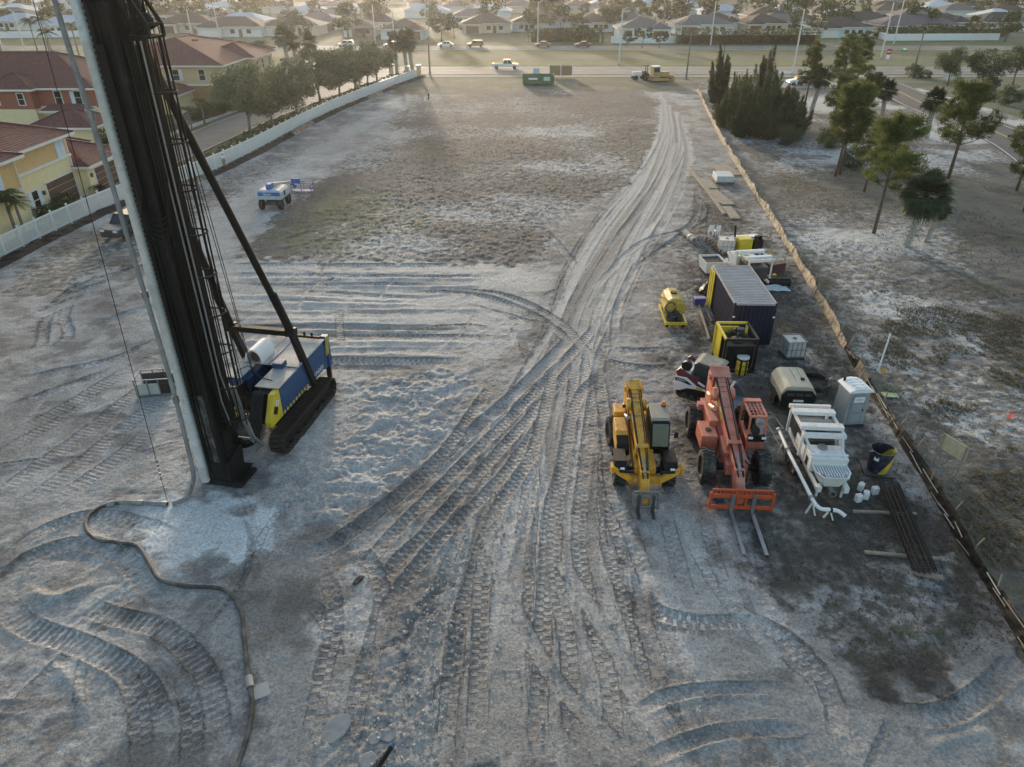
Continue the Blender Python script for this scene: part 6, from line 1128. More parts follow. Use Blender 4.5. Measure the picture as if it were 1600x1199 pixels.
m_dead = leaf_mat('dead_fronds', (.16, .13, .09), (.3, .26, .19)); m_bark = mat('bark', (.13, .105, .085), .95, var=.35, sc=3, bump=.6, bsc=9); m_barkg = mat('grey_bark', (.17, .155, .14), .95, var=.3, sc=4, bump=.5); m_sabal = mat('sabal_trunk', (.38, .355, .32), .95, var=.5, sc=6, bump=.8, bsc=12)
def clumps(n, rx, rz, zc, per, cr, squash=.75, shell=.55, lean=0.):
    C = []; 
    for i in range(n):
        d = nrg.normal(size=3); d /= np.linalg.norm(d); k = shell + (1 - shell) * nrg.random() ** .7; k *= .85 + .3 * nrg.random(); C.append((d * k * np.array([rx, rx, rz]) + np.array([0, 0, zc])))
    pts = []; nr = []
    for c in C:
        r = cr * (.6 + .8 * nrg.random()); m = int(per * (r / cr) ** 2); q = nrg.normal(size=(m, 3)); q /= np.linalg.norm(q, axis=1)[:, None]; q2 = q * (r * (.45 + .55 * nrg.random((m, 1)))) * np.array([1, 1, squash]); pts.append(q2 + c); nr.append(q + np.array([0, 0, .4]))
    return np.array(C), np.concatenate(pts), np.concatenate(nr)
def trunk_mb(h, r, C, limbs, z0=0., wob=.2):
    mb = MB(); base = [Vector((0, 0, -.1)), Vector((wob * .3, 0, h * .35)), Vector((wob, wob * .4, h * .7)), Vector((wob * .8, wob * .2, h))]; mb.tube(base, [r * 1.3, r, r * .8, r * .55], 8)
    for c in limbs:
        s = base[2].lerp(base[3], rng.random()) if rng.random() < .6 else base[1].lerp(base[2], .5 + rng.random() * .5); e = Vector(c); mb.tube([s, s.lerp(e, .5) + Vector((0, 0, .12 * (e - s).length * (1 if e.z > s.z else -.3))), e], [r * .45, r * .25, r * .07], 6)
    return mb
def oak_proto(seed, h=6., rx=2.9, rz=2.1, nc=46, per=110, size=.13, mtl=None):
    C, p, n = clumps(nc, rx, rz, h - rz * .72, per, .85); me = leafmesh('crown', p, n, size * (.7 + .7 * nrg.random(len(p))), mtl or m_oak, .55); tm_ = trunk_mb(h * .55, h * .026, C, [C[i] * .85 for i in range(0, nc, 3)], wob=.15).mesh('trunk', True); tm_.materials.append(m_barkg); return tm_, me
def place_tree(name, label, cat, pr, p, s=1., rz=None, group=None, zs=1.):
    t = thing(name, label, cat, p, rng.uniform(0, 6.3) if rz is None else rz, group); t.scale = (s, s, s * zs); mkobj('trunk', pr[0], None, t); mkobj('crown', pr[1], None, t); return t
oaks = [oak_proto(i, 6., 2.7 + .25 * i, 2.1 + .15 * i, 44 + 4 * i) for i in range(3)]
ORD = ['nearest', 'second', 'third', 'fourth', 'fifth', 'sixth', 'seventh', 'eighth']
for k, (x, y, s) in enumerate([(392, 216, 1.3), (428, 206, 1.05), (465, 186, 1.22), (502, 168, 1.28), (532, 160, 1.15), (556, 148, 1.2), (575, 140, 1.05), (590, 133, 1.1)]):
    place_tree('street_oak', f'{ORD[k]} grey-green street tree along the white fence, counted from the near end', 'tree', oaks[k % 3], G(x, y), s, group='street trees behind the white fence')
for k, (x, y, s, lab) in enumerate([(1480, 134, .95, 'leafy roadside tree left of three beyond the side road'), (1532, 137, 1.0, 'dark roadside tree in the middle of three beyond the side road'), (1582, 133, 1.0, 'roadside tree rightmost of three beyond the side road'), (1425, 121, .55, 'round dark bush at the foot of the wooden pole'), (1444, 122, .42, 'smaller round bush right of the wooden pole')]):
    p = P(x, y); p.z = 0 if k < 3 else -1.2; place_tree('roadside_tree' if k < 3 else 'round_bush', lab, 'tree' if k < 3 else 'bush', oaks[(k + 1) % 3], p, s)
# pines: bare leaning trunk, limbs ending in needle tufts
def pine_proto(h, rx, seed, nt=110):
    r = random.Random(seed); mb = MB(); lean = r.uniform(-.6, .6); base = [Vector((0, 0, -.1)), Vector((lean * .2, 0, h * .4)), Vector((lean * .7, lean * .2, h * .75)), Vector((lean, lean * .3, h))]; mb.tube(base, [.15, .115, .075, .03], 8); P_ = []; D_ = []
    for k in range(nt // 4):
        f = .34 + .66 * r.random() ** .85; s = base[1].lerp(base[2], (f - .34) / .36) if f < .7 else base[2].lerp(base[3], (f - .7) / .3); a = r.uniform(0, 6.28); ln = rx * (1.15 - f * .75) * r.uniform(.6, 1.15); e = s + Vector((math.cos(a) * ln, math.sin(a) * ln, r.uniform(-.1, .75) * ln * .7)); md = s.lerp(e, .55) + Vector((0, 0, -.08 * ln)); mb.tube([s, md, e], [.04, .028, .012], 5)
        for j in range(4):
            q = md.lerp(e, r.uniform(.0, 1.15)) + Vector((r.uniform(-.45, .45), r.uniform(-.45, .45), r.uniform(-.15, .4))); P_.append(q); D_.append((e - s).normalized())
    cen = []; nr = []
    for q in P_:
        m = 58; v = nrg.normal(size=(m, 3)); v[:, 2] = v[:, 2] * .7 + .25; v /= np.linalg.norm(v, axis=1)[:, None]; cen.append(np.array(q) + v * (.08 + .3 * nrg.random((m, 1)))); nr.append(v)
    cen = np.concatenate(cen); nr = np.concatenate(nr); n = len(cen); up = np.cross(nr, nrg.normal(size=(n, 3))); me = leafmesh('crown', cen, up, .2 * (.7 + .6 * nrg.random(n)), m_pine, .11, .1); t = mb.mesh('trunk', True); t.materials.append(m_bark); return t, me
pines = [pine_proto(8.2, 2.5, 4, 210), pine_proto(9.5, 2.3, 9, 170), pine_proto(7.2, 2.7, 15, 210)]
for k, (x, y, s, i, lab) in enumerate([(1365, 365, .98, 0, 'tall pine in front beside the sabal palm'), (1305, 276, .9, 2, 'twin-trunked pine behind the tall front pine'), (1312, 272, .95, 0, 'second trunk of the pine pair behind the tall front pine'), (1350, 300, .75, 2, 'slender pine half hidden behind the tall front pine'), (1480, 285, 1.1, 2, 'spreading pine between the sabal palm and the side road'), (1588, 298, .85, 0, 'pine at the right edge near the side road'), (1600, 330, .8, 2, 'cut-off pine on the right frame edge'), (1256, 172, .9, 1, 'slim pine left of the round-headed palm'), (1305, 176, 1.0, 1, 'tall pine right of the round-headed palm'), (1330, 165, 1.0, 1, 'tallest open pine by the corner'), (1300, 205, .8, 2, 'bushy low pine in the middle of the grove'), (1345, 205, .75, 0, 'low pine leaning right in the grove')]):
    place_tree('pine_tree', lab, 'tree', pines[i], G(x, y), s * 1.12, group='pines right of the silt fence')
# feathery casuarina clump
def casu_proto(h, rx, n=9000, seed=1, plumes=16):
    r = random.Random(seed); cs = []; ds = []; mb = MB(); mb.tube([(0, 0, -.1), (.05, 0, h * .5), (0, .05, h * .85)], [.16, .1, .03], 7)
    for k in range(plumes):
        f = 0 if k == 0 else 1; a = r.uniform(0, 6.283); q = rx * r.uniform(.25, .85) * f; zt = h * (1 - .55 * (q / rx) ** 1.2 * r.uniform(.6, 1.3)) * r.uniform(.55, 1.08); z0 = r.uniform(.0, .22) * h * (1 - .5 * q / rx); b = Vector((math.cos(a) * q * .55, math.sin(a) * q * .55, z0)); e = Vector((math.cos(a) * q, math.sin(a) * q, zt)); mb.tube([(0, 0, z0 * .6), b, b.lerp(e, .6), e], [.06, .045, .03, .01], 5)
        m = n // plumes; t = nrg.random(m); ax = np.array(b)[None] * (1 - t[:, None]) + np.array(e)[None] * t[:, None]; w = rx * r.uniform(.16, .34) * np.sin(np.clip(t * .93 + .07, 0, 1) * np.pi) ** .7 * (1 - .45 * t); th = nrg.random(m) * 6.283; rr = w * nrg.random(m) ** .5 * (1 + .3 * np.sin(t * 25 + k)); rad = np.stack([np.cos(th), np.sin(th), np.zeros(m)], 1)
        cs.append(ax + rad * rr[:, None]); ds.append(rad * .75 + np.array([0, 0, .8]) + nrg.normal(size=(m, 3)) * .3)
    c = np.concatenate(cs); d = np.concatenate(ds); n = len(c); d /= np.linalg.norm(d, axis=1)[:, None]; nn = np.cross(d, nrg.normal(size=(n, 3))); nn /= np.linalg.norm(nn, axis=1)[:, None]; b = np.cross(d, nn); L = (.16 + .24 * nrg.random((n, 1))); W = .035
    v = np.stack([c - d * L - b * W * .6, c - d * L * .2 + b * W, c + d * L, c - d * L * .2 - b * W], 1).reshape(-1, 3); me = bpy.data.meshes.new('crown'); me.vertices.add(4 * n); me.vertices.foreach_set('co', v.astype(np.float32).ravel()); me.loops.add(4 * n); me.loops.foreach_set('vertex_index', np.arange(4 * n, dtype=np.int32)); me.polygons.add(n); me.polygons.foreach_set('loop_start', np.arange(0, 4 * n, 4, dtype=np.int32)); me.polygons.foreach_set('loop_total', np.full(n, 4, np.int32)); me.update(calc_edges=True); me.materials.append(m_casu)
    t = mb.mesh('trunk', True); t.materials.append(m_bark); return t, me
cas = [casu_proto(10.3, 2.1, 13000, 1, 15), casu_proto(8.6, 3.4, 20000, 2, 32), casu_proto(5.0, 2.8, 11000, 3, 22)]
for k, (x, y, s, i, lab) in enumerate([(1118, 176, 1.1, 0, 'tall dark narrow casuarina at the left of the clump'), (1140, 196, .8, 0, 'shorter casuarina squeezed in the middle of the clump'), (1172, 205, 1.02, 1, 'broad feathery casuarina in the front of the clump'), (1205, 205, 1.0, 1, 'broad casuarina at the right of the clump'), (1190, 180, 1.1, 0, 'tall casuarina behind the broad ones'), (1238, 212, .9, 2, 'low bushy casuarina at the right end of the clump'), (1150, 180, .8, 1, 'casuarina hidden at the back of the clump'), (1158, 214, .9, 2, 'low bushy casuarina in front at the left of the clump'), (1205, 218, .85, 2, 'low bushy casuarina in the front middle of the clump'), (1180, 214, 1.15, 2, 'rounded bushy casuarina filling the front centre of the clump'), (1222, 196, 1.1, 2, 'rounded bushy casuarina filling the right back of the clump'), (1138, 200, 1.0, 2, 'rounded bushy casuarina by the silt fence')]):
    place_tree('casuarina_tree', lab, 'tree', cas[i], G(x, y), s, group='dark feathery clump by the silt fence')
# sabal palms
def sabal_proto(h, rc, fans=46, seg=13, tr_=True):
    F = []; V = []; Fd = []; Vd = []
    for k in range(fans):
        a = rng.uniform(0, 6.283); el = math.asin(rng.uniform(-.93, 1.)); dead = el < -.75 and rng.random() < .5; d = Vector((math.cos(a) * math.cos(el), math.sin(a) * math.cos(el), math.sin(el))); st = Vector((0, 0, h + .35)); hub = st + d * rc * rng.uniform(.4, .62); side = d.cross(Vector((0, 0, 1))).normalized(); up = side.cross(d)
        VV, FF = (Vd, Fd) if dead else (V, F)
        o = len(VV); w = side * .02; VV += [st - w, st + w, hub + w, hub - w]; FF.append((o, o + 1, o + 2, o + 3))
        for j in range(seg):
            b = (j / (seg - 1) - .5) * 3.5; dr = d * math.cos(b) + side * math.sin(b); ln = rc * rng.uniform(.42, .62) * (1 - .25 * abs(b) / 1.75); sw = (dr.cross(up)).normalized() * .085; m_ = hub + dr * ln * .55 + up * .05; e = hub + dr * ln + Vector((0, 0, -.18 * ln)); o = len(VV); VV += [hub, m_ - sw, e, m_ + sw]; FF.append((o, o + 1, o + 2, o + 3))
    me = bpy.data.meshes.new('crown'); me.from_pydata([tuple(v) for v in V + Vd], [], F + [tuple(i + len(V) for i in f) for f in Fd]); me.materials.append(m_palm); me.materials.append(m_dead); me.polygons.foreach_set('material_index', [0] * len(F) + [1] * len(Fd))
    mb = MB(); lx = .45 * h / 3.5; mb.tube([(-lx, 0, -.1), (-lx * .75, 0, h * .3), (-lx * .3, 0, h * .65), (0, 0, h)], [.34, .27, .27, .3], 10)
    for k in range(int(h * 17)):
        z = .25 + k / 17; 
        if z > h: break
        a = k * 2.4; x0 = -lx * (1 - z / h) * .95; mb.box((x0 + .3 * math.cos(a), .3 * math.sin(a), z), (.07, .15, .24), (R(22) * math.sin(a), -R(22) * math.cos(a), a))
    t = mb.mesh('trunk'); t.materials.append(m_sabal); return t, me
sab = [sabal_proto(3.9, 2.15, 120, 15), sabal_proto(4.6, 1.9, 70)]
place_tree('sabal_palm', 'large shaggy sabal palm with pale criss-cross trunk in front of the grove', 'palm', sab[0], G(1424, 384), .95, 0.)
for x, y, s, i, lab in [(1452, 380, .55, 1, 'smaller dark sabal palm tucked behind the large one'), (1443, 218, .95, 1, 'dark round-headed palm beside the side road'), (1372, 195, .9, 1, 'shaggy palm behind the pines'), (1272, 178, 1.0, 1, 'round-headed palm on a thin trunk between two pines'), (634, 122, 1.35, 1, 'left of three tall palms at the end of the white fence'), (621, 121, 1.3, 1, 'outermost left of the palms at the end of the white fence'), (642, 121, 1.4, 1, 'right of three tall palms at the end of the white fence'), (490, 118, 1.3, 1, 'sabal palm behind the street trees'), (450, 118, 1.5, 1, 'tall sabal palm left behind the street trees'), (464, 117, 1.3, 1, 'slim sabal palm behind the street trees')]:
    place_tree('sabal_palm', lab, 'palm', sab[i], G(x, y), s if y > 130 else s * .78, zs=1.0 if y > 130 else 1.25)
for x, y, s, lab in [(1330, 262, .45, 'low shrub under the twin-trunked pines'), (1296, 232, .5, 'low shrub behind the twin pines'), (1395, 262, .5, 'low shrub behind the sabal palm'), (1230, 226, .5, 'scrubby bush at the right foot of the casuarina clump'), (1545, 140, .5, 'low bush beyond the side road, middle'), (1575, 165, .6, 'wide low bush beyond the side road at the right edge'), (1540, 152, .45, 'low bush nearest the side road bend')]:
    p = G(x, y); p.z -= 1.1; place_tree('scrub_bush', lab, 'bush', oaks[1], p, s)
# feather palms of the estate
def feather_proto(h, rc, fr=16):
    V = []; F = []
    for k in range(fr):
        a = k * 2.4 + rng.uniform(-.2, .2); el = rng.uniform(.15, 1.25); pr_ = []
        for j in range(8): u = j / 7; pr_.append(Vector((math.cos(a) * rc * u * math.cos(el * (1 - u * .35)), math.sin(a) * rc * u * math.cos(el * (1 - u * .35)), h + rc * (math.sin(el) * u - .75 * u * u))))
        for j in range(7):
            for q in (0, .33, .66):
                c = pr_[j].lerp(pr_[j + 1], q); t = (pr_[j + 1] - pr_[j]).normalized(); sd = t.cross(Vector((0, 0, 1))).normalized(); ln = rc * .27 * math.sin(math.pi * min(.97, (j + q) / 7 * .85 + .14))
                for s in (-1, 1): e = c + sd * s * ln + t * ln * .5 + Vector((0, 0, -.4 * ln)); o = len(V); V += [c - t * .045, c + t * .045, e]; F.append((o, o + 1, o + 2))
    me = bpy.data.meshes.new('crown'); me.from_pydata([tuple(v) for v in V], [], F); me.materials.append(m_feather); mb = MB(); mb.tube([(0, 0, -.1), (.1, 0, h * .4), (.05, 0, h * .8)], [.17, .13, .12], 10); mb.tube([(.05, 0, h * .8), (0, 0, h)], [.12, .06], 8); t = mb.mesh('trunk', True); t.materials.append(m_barkg); return t, me
m_feather = leaf_mat('feather_palm_leaves', (.035, .055, .018), (.10, .125, .045), 2)
fea = [feather_proto(3.4, 1.9), feather_proto(6.5, 2.8, 18)]
for x, y, s, i, lab, z in [(42, 372, .85, 0, 'right trunk of the small palm pair in front of the near yellow house', 0), (30, 374, 1.0, 0, 'left trunk of the small palm pair in front of the near yellow house', 0), (415, 118, .9, 1, 'feathery palm beside the farthest town house', 0), (320, 195, .9, 0, 'low palm in the garden of the far town house', 0), (300, 205, .8, 0, 'low bushy palm by the estate street', 0)]:
    place_tree('feather_palm', lab, 'palm', fea[i], P(x, y), s)
for k, (x, y, s, lab) in enumerate([(60, 84, 1.15, 'tall feather palm left of the mast wire beyond the red roof'), (78, 84, 1.2, 'tall feather palm beyond the ridge of the red roof'), (86, 100, 1.0, 'feather palm between wire and hose beyond the red roof'), (125, 92, 1.1, 'feather palm just left of the white mast tube'), (8, 96, 1.1, 'feather palm on the left frame edge')]):
    p = P(x, y); place_tree('feather_palm', lab, 'palm', fea[1], p, s)
# hedges and shrubs
def hedge(name, label, pts, w, h, dens=60, size=.11, cat='hedge', mtl=None):
    c = catmull(pts, .5); tot = len(c); n = int(dens * w * h * tot * .5 * 2); i = nrg.integers(0, tot, n); u = nrg.random((n, 3)) - .5; lump = 1 + .18 * np.sin(c[i, 0] * 2.1) + .16 * np.sin(c[i, 1] * 1.7); face = nrg.random(n) < .75
    side = np.sign(u[:, 0]); x = np.where(face & (nrg.random(n) < .5), side * .5, u[:, 0]); z = np.where(face & (np.abs(x) < .499), .5, u[:, 2]); cen = np.stack([c[i, 0] + x * w * lump, c[i, 1] + u[:, 1] * .8, (z + .5) * h * lump], 1) + nrg.normal(size=(n, 3)) * .08
    me = leafmesh('foliage', cen, np.stack([x, u[:, 1] * .3, z + .4], 1), size * (.7 + .6 * nrg.random(n)), mtl or m_hedge, .6); t = thing(name, label, cat, (pts[0][0], pts[0][1], 0)); o = mkobj('foliage', me, None, t, loc=(-pts[0][0], -pts[0][1], 0))
    k = MB(); cc = c[:-1]; k.add([(p[0] + s * w * .33 - pts[0][0], p[1] - pts[0][1], z) for p in c[::2] for s in (-1, 1) for z in (0, h * .75)], [f for a in range(len(c[::2]) - 1) for f in ((4 * a, 4 * a + 1, 4 * a + 5, 4 * a + 4), (4 * a + 2, 4 * a + 6, 4 * a + 7, 4 * a + 3), (4 * a + 1, 4 * a + 3, 4 * a + 7, 4 * a + 5))]).part('inner_twigs', m_hedge if mtl is None else mtl, t); return t
hedge('clipped_hedge', 'clipped green hedge beside the garage of the near yellow house', [(-40.3, 60.0), (-40.5, 64.3)], 1.2, 1.15, 90)
hedge('shrub_row', 'row of shrubs between the white fence and the estate street', [(p[0] - 2.0, p[1]) for p in FENCE[5:]], 1.7, 1.0, 34, .14)
hedge('garden_shrubs', 'dark shrubs in front of the middle town house', [(-53, 90.5), (-46, 87)], 2.0, 1.8, 40, .16); hedge('garden_shrubs', 'shrubs in front of the far town house', [(-45.5, 108), (-44, 116)], 2.0, 1.5, 40, .16)
o_ = hedge('round_shrub', 'small dark reddish shrub between the two garage doors', [(-40.2, 68.6), (-40.2, 69.4)], 1.0, 1.0, 120, .09, 'shrub', leaf_mat('purple_leaves', (.03, .02, .018), (.06, .035, .03)))

# ================================================================ white picket fence
m_vinyl = mat('white_vinyl', (.72, .74, .76), .45, var=.05, dirt=.06)
wf = thing('picket_fence', 'long white vinyl picket fence bounding the lot on the left', 'fence', (FENCE[1][0], FENCE[1][1], 0)); f0 = Vector((FENCE[1][0], FENCE[1][1], 0)); fc = catmull(FENCE[1:], .1); dist = np.concatenate([[0], np.cumsum(np.linalg.norm(np.diff(fc, axis=0), axis=1))]); BAY = 2.0
pm = MB().box((0, 0, .85), (.12, .12, 1.7)).box((0, 0, 1.72), (.16, .16, .05)).mesh('post'); pk = MB()
for k in range(14): pk.box((.1 + k * .135, 0, .82), (.065, .03, 1.4))
pkm = pk.mesh('picket_panel'); rlm = MB().box((BAY / 2, 0, 0), (BAY - .12, .05, .12)).mesh('rail'); nb = int(dist[-1] / BAY)
for i in range(nb + 1):
    d = i * BAY; x = np.interp(d, dist, fc[:, 0]); y = np.interp(d, dist, fc[:, 1]); x2 = np.interp(d + BAY, dist, fc[:, 0]); y2 = np.interp(d + BAY, dist, fc[:, 1]); a = math.atan2(y2 - y, x2 - x) if i < nb else 0; l = (x - f0.x, y - f0.y, 0)
    mkobj('post', pm, m_vinyl, wf, loc=l)
    if i < nb:
        mkobj('picket_panel', pkm, m_vinyl, wf, loc=l, rot=(0, 0, a))
        for z in (.18, 1.5): mkobj('rail', rlm, m_vinyl, wf, loc=(l[0], l[1], z), rot=(0, 0, a))
m_pillar = mat('cream_stucco', (.55, .47, .28), .85, var=.1, bump=.2)
for k, (x, y, lab) in enumerate([(655, 121, 'cream pillar at the far end of the white fence'), (637, 123, 'cream pillar just before the fence end'), (612, 120, 'cream pillar on the other side of the estate gate')]):
    p = P(x, y); t = thing('gate_pillar', lab, 'pillar', (p.x, p.y, 0)); MB().box((0, 0, 1.1), (.8, .8, 2.2)).part('shaft', m_pillar, t, bev=.02); MB().box((0, 0, 2.27), (1.0, 1.0, .14)).part('cap', m_whitec, t)
# ================================================================ town houses
m_tile = bpy.data.materials.new('red_roof_tile'); m_tile.use_nodes = True
def tile_nodes(m, c1, c2):
    N = m.node_tree.nodes; L = m.node_tree.links; b = N['Principled BSDF']; b.inputs['Roughness'].default_value = .8; tc = N.new('ShaderNodeTexCoord'); n = N.new('ShaderNodeTexNoise'); n.inputs['Scale'].default_value = 2.2; n.inputs['Detail'].default_value = 8; n.inputs['Roughness'].default_value = .7; L.new(tc.outputs['Object'], n.inputs['Vector'])
    mx = N.new('ShaderNodeMix'); mx.data_type = 'RGBA'; r = N.new('ShaderNodeMapRange'); r.inputs['From Min'].default_value = .35; r.inputs['From Max'].default_value = .65; L.new(n.outputs['Fac'], r.inputs['Value']); L.new(r.outputs[0], mx.inputs['Factor']); mx.inputs['A'].default_value = (*c1, 1); mx.inputs['B'].default_value = (*c2, 1); L.new(mx.outputs['Result'], b.inputs['Base Color'])
tile_nodes(m_tile, (.10, .036, .036), (.17, .07, .065))
m_cream = mat('cream_wall', (.74, .63, .38), .85, var=.06, bump=.15); m_tanw = mat('tan_wall', (.62, .42, .20), .85, var=.06, bump=.15); m_redw = mat('brick_red_wall', (.30, .105, .075), .85, var=.08); m_trim = mat('white_trim', (.70, .68, .64), .7, var=.05); m_brown = mat('garage_brown', (.09, .045, .032), .6, var=.12); m_blind = mat('pale_blue_shutter', (.58, .68, .78), .6, var=.05); m_ochre = mat('ochre_wall', (.32, .17, .06), .85, var=.08); m_peach = mat('peach_wall', (.55, .42, .25), .85, var=.06)
def hip(name, x0, x1, y0, y1, z, rise, m, parent, ov=.5, tiles=True, ridge=None):
    """hip roof; courses of tiles are stepped geometry"""
    x0 -= ov; x1 += ov; y0 -= ov; y1 += ov; W, D = x1 - x0, y1 - y0; k = min(W, D) / 2; n = max(3, int(k / .26)) if tiles else 1; mb = MB(); 
    for i in range(n):
        a, b = k * i / n, k * (i + 1) / n; za, zb = z + rise * i / n, z + rise * (i + 1) / n; st = .045 if tiles else 0; b_ = min(b + (.04 if tiles else 0), k)
        A = [(x0 + a, y0 + a), (x1 - a, y0 + a), (x1 - a, y1 - a), (x0 + a, y1 - a)]; Bq = [(x0 + b_, y0 + b_), (x1 - b_, y0 + b_), (x1 - b_, y1 - b_), (x0 + b_, y1 - b_)]
        mb.add([(*p, za + st) for p in A] + [(*p, zb) for p in Bq] + [(*p, za - .01) for p in A], [(j, (j + 1) % 4, 4 + (j + 1) % 4, 4 + j) for j in range(4)] + [(j, 8 + j, 8 + (j + 1) % 4, (j + 1) % 4) for j in range(4)])
    mb.add([(x0, y0, z), (x1, y0, z), (x1, y1, z), (x0, y1, z)], [(0, 1, 2, 3)])
    r = mb.part(name, m, parent)
    if tiles:
        if W >= D: rid = [((x0 + k, y0 + k), (x1 - k, y0 + k))]; 
        else: rid = [((x0 + k, y0 + k), (x0 + k, y1 - k))]
        e0, e1 = rid[0]; hips = [((x0, y0), e0), ((x1, y0), e1 if W >= D else e0), ((x1, y1), e1), ((x0, y1), e0 if W >= D else e1)]
        for a, b in hips: MB().bar((*a, z + .06), (*b, z + rise + .06), .22, .12).part('hip_cap', m, r)
        MB().bar((*e0, z + rise + .06), (*e1, z + rise + .06), .24, .14).part('ridge_cap', m, r)
    for a, b, w in (((x0, y0), (x1, y0), 0), ((x1, y0), (x1, y1), 1), ((x1, y1), (x0, y1), 0), ((x0, y1), (x0, y0), 1)): MB().bar((*a, z - .11), (*b, z - .11), .14, .22).part('fascia', m_trim, r)
    return r
def win(parent, c, w, h, ax, shut=None, glass=None):
    """framed window on a wall facing axis ax ('x+' or 'y-')"""
    def bx(c2, u, v, d): return (d, u, v) if ax[0] == 'x' else (u, d, v)
    s = 1 if ax == 'x+' else -1; off = lambda q: (c[0] + s * q, c[1], c[2]) if ax[0] == 'x' else (c[0], c[1] + s * q, c[2])
    f = MB().box(off(.03), bx(c, w + .2, h + .2, .1)).part('window', m_trim, parent); MB().box(off(.075), bx(c, w, h, .03)).part('pane', glass or m_glass, f); MB().box(off(.1), bx(c, w, .05, .03)).part('glazing_bar', m_trim, f)
    if shut:
        for q in (-1, 1):
            d = q * (w / 2 + .32); cc = (c[0] + s * .05, c[1] + d, c[2]) if ax[0] == 'x' else (c[0] + d, c[1] + s * .05, c[2]); MB().box(cc, bx(c, .42, h + .1, .08)).part('shutter', m_blind, f)
    return f
def garage(parent, c, w, h, ax='x+'):
    s = 1 if ax == 'x+' else -1; bx = (lambda u, v, d: (d, u, v)) if ax[0] == 'x' else (lambda u, v, d: (u, d, v)); off = lambda q, u=0, v=0: (c[0] + s * q, c[1] + u, c[2] + v) if ax[0] == 'x' else (c[0] + u, c[1] + s * q, c[2] + v)
    g = MB().box(off(.02), bx(w + .3, h + .2, .1)).part('garage_door', m_trim, parent)
    for k in range(4): MB().box(off(.06, 0, -h / 2 + h / 8 + k * h / 4), bx(w, h / 4 - .03, .06)).part('door_panel', m_brown, g, bev=.01)
    return g
# A nearest yellow house (left edge)
A = thing('town_house', 'nearest yellow town house with tan upper wall, pale shutters and red tile roof', 'house', (-41, 60, 0))
def lw(o, x0, x1, y0, y1, z0, z1, m, p, name='wall', bx=-41, by=60): return MB().box(((x0 + x1) / 2 - bx, (y0 + y1) / 2 - by, (z0 + z1) / 2), (x1 - x0, y1 - y0, z1 - z0)).part(name, m, p)
lw(A, -54, -40.6, 40, 59, 0, 3.2, m_cream, A); lw(A, -54, -40.62, 40, 59, 3.2, 5.9, m_tanw, A); lw(A, -54, -41.5, 59, 68.4, 0, 3.9, m_cream, A); lw(A, -54, -41.52, 59, 68.4, 3.9, 5.9, m_tanw, A)
for y0, y1, x in ((40, 59, -40.56), (59, 68.4, -41.46)): MB().box((x + 41, (y0 + y1) / 2 - 60, 3.25 if y0 < 50 else 3.95), (.16, y1 - y0, .22)).part('string_course', m_trim, A)
MB().box((-12.5 / 2 - .55, 8.43, 3.95), (12.4, .12, .22)).part('string_course', m_trim, A)
for y in (42.5, 46, 49.5, 53, 56.2): 
    for d in (-.34, .34): MB().box((.42, y - 60 + d, 4.45), (.1, .62, 2.0)).part('shutter', m_blind, A)
for d in (-.34, .34): MB().box((-.48, 7.1 + d, 4.85), (.1, .62, 1.6)).part('shutter', m_blind, A)
MB().cyl((.52, -1.2, .1), (.52, -1.2, 5.6), .06, n=8).part('downpipe', m_trim, A); MB().cyl((-.4, 8.1, .1), (-.4, 8.1, 5.6), .06, n=8).part('downpipe', m_trim, A)
garage(A, (-.5, 5.6, 1.25), 4.4, 2.5); win(A, (-.5, 1.5, 1.6), .8, 1.5, 'x+', True)
hip('roof', -54 + 41, -40.6 + 41, 40 - 60, 59 - 60, 5.9, 2.6, m_tile, A, .6); hip('roof', -54 + 41, -41.5 + 41, 58 - 60, 68.4 - 60, 5.9, 2.2, m_tile, A, .6)
lw(A, -50, -40.4, 68.45, 75.2, 0, 2.9, m_cream, A); garage(A, (.6, 11.9, 1.2), 4.6, 2.3); hip('roof', -50 + 41, -40.4 + 41, 68.5 - 60, 75.2 - 60, 2.9, 1.7, m_tile, A, .55)
lw(A, -54, -46, 75.2, 79, 0, 2.9, m_cream, A); hip('roof', -54 + 41, -46 + 41, 74 - 60, 79 - 60, 2.9, 1.4, m_tile, A, .5)
for y in (2.7, 8.9): MB().box((-.35 if y < 5 else .66, y, 1.9), (.16, .2, .35)).part('wall_lamp', m_dgrey, A); 
# B middle house with brick red band
Bh = thing('town_house', 'middle town house with brick red upper band above cream walls', 'house', (-70, 100, 0))
def bw(x0, x1, y0, y1, z0, z1, m): MB().box(((x0 + x1) / 2 + 70, (y0 + y1) / 2 - 100, (z0 + z1) / 2), (x1 - x0, y1 - y0, z1 - z0)).part('wall', m, Bh)
bw(-96, -53, 96, 112, 0, 3.7, m_cream); bw(-96, -53.02, 96.02, 112, 3.7, 6.1, m_redw); bw(-66, -60, 94.6, 96, 0, 3.7, m_cream); bw(-66, -60.02, 94.62, 96, 3.7, 6.1, m_redw)
MB().box((-4.5, -4.05, 3.75), (43, .16, .25)).part('string_course', m_trim, Bh)
for x in (-90, -86, -81, -77, -72.5, -69.8, -57.5, -55): win(Bh, (x + 70, -4.0, 4.9), .8, 1.5, 'y-', x in (-81, -77, -55))
for x in (-64.6, -61.4): win(Bh, (x + 70, -5.4, 4.9), .7, 1.3, 'y-')
garage(Bh, (-68 + 70, -4.0, 1.3), 4.0, 2.4, 'y-'); garage(Bh, (-56.5 + 70, -4.0, 1.25), 2.6, 2.3, 'y-')
win(Bh, (17.0, 1, 4.9), .8, 1.4, 'x+', True); win(Bh, (17.0, 6, 4.9), .8, 1.4, 'x+', True); win(Bh, (17.0, 3, 1.7), .9, 1.5, 'x+')
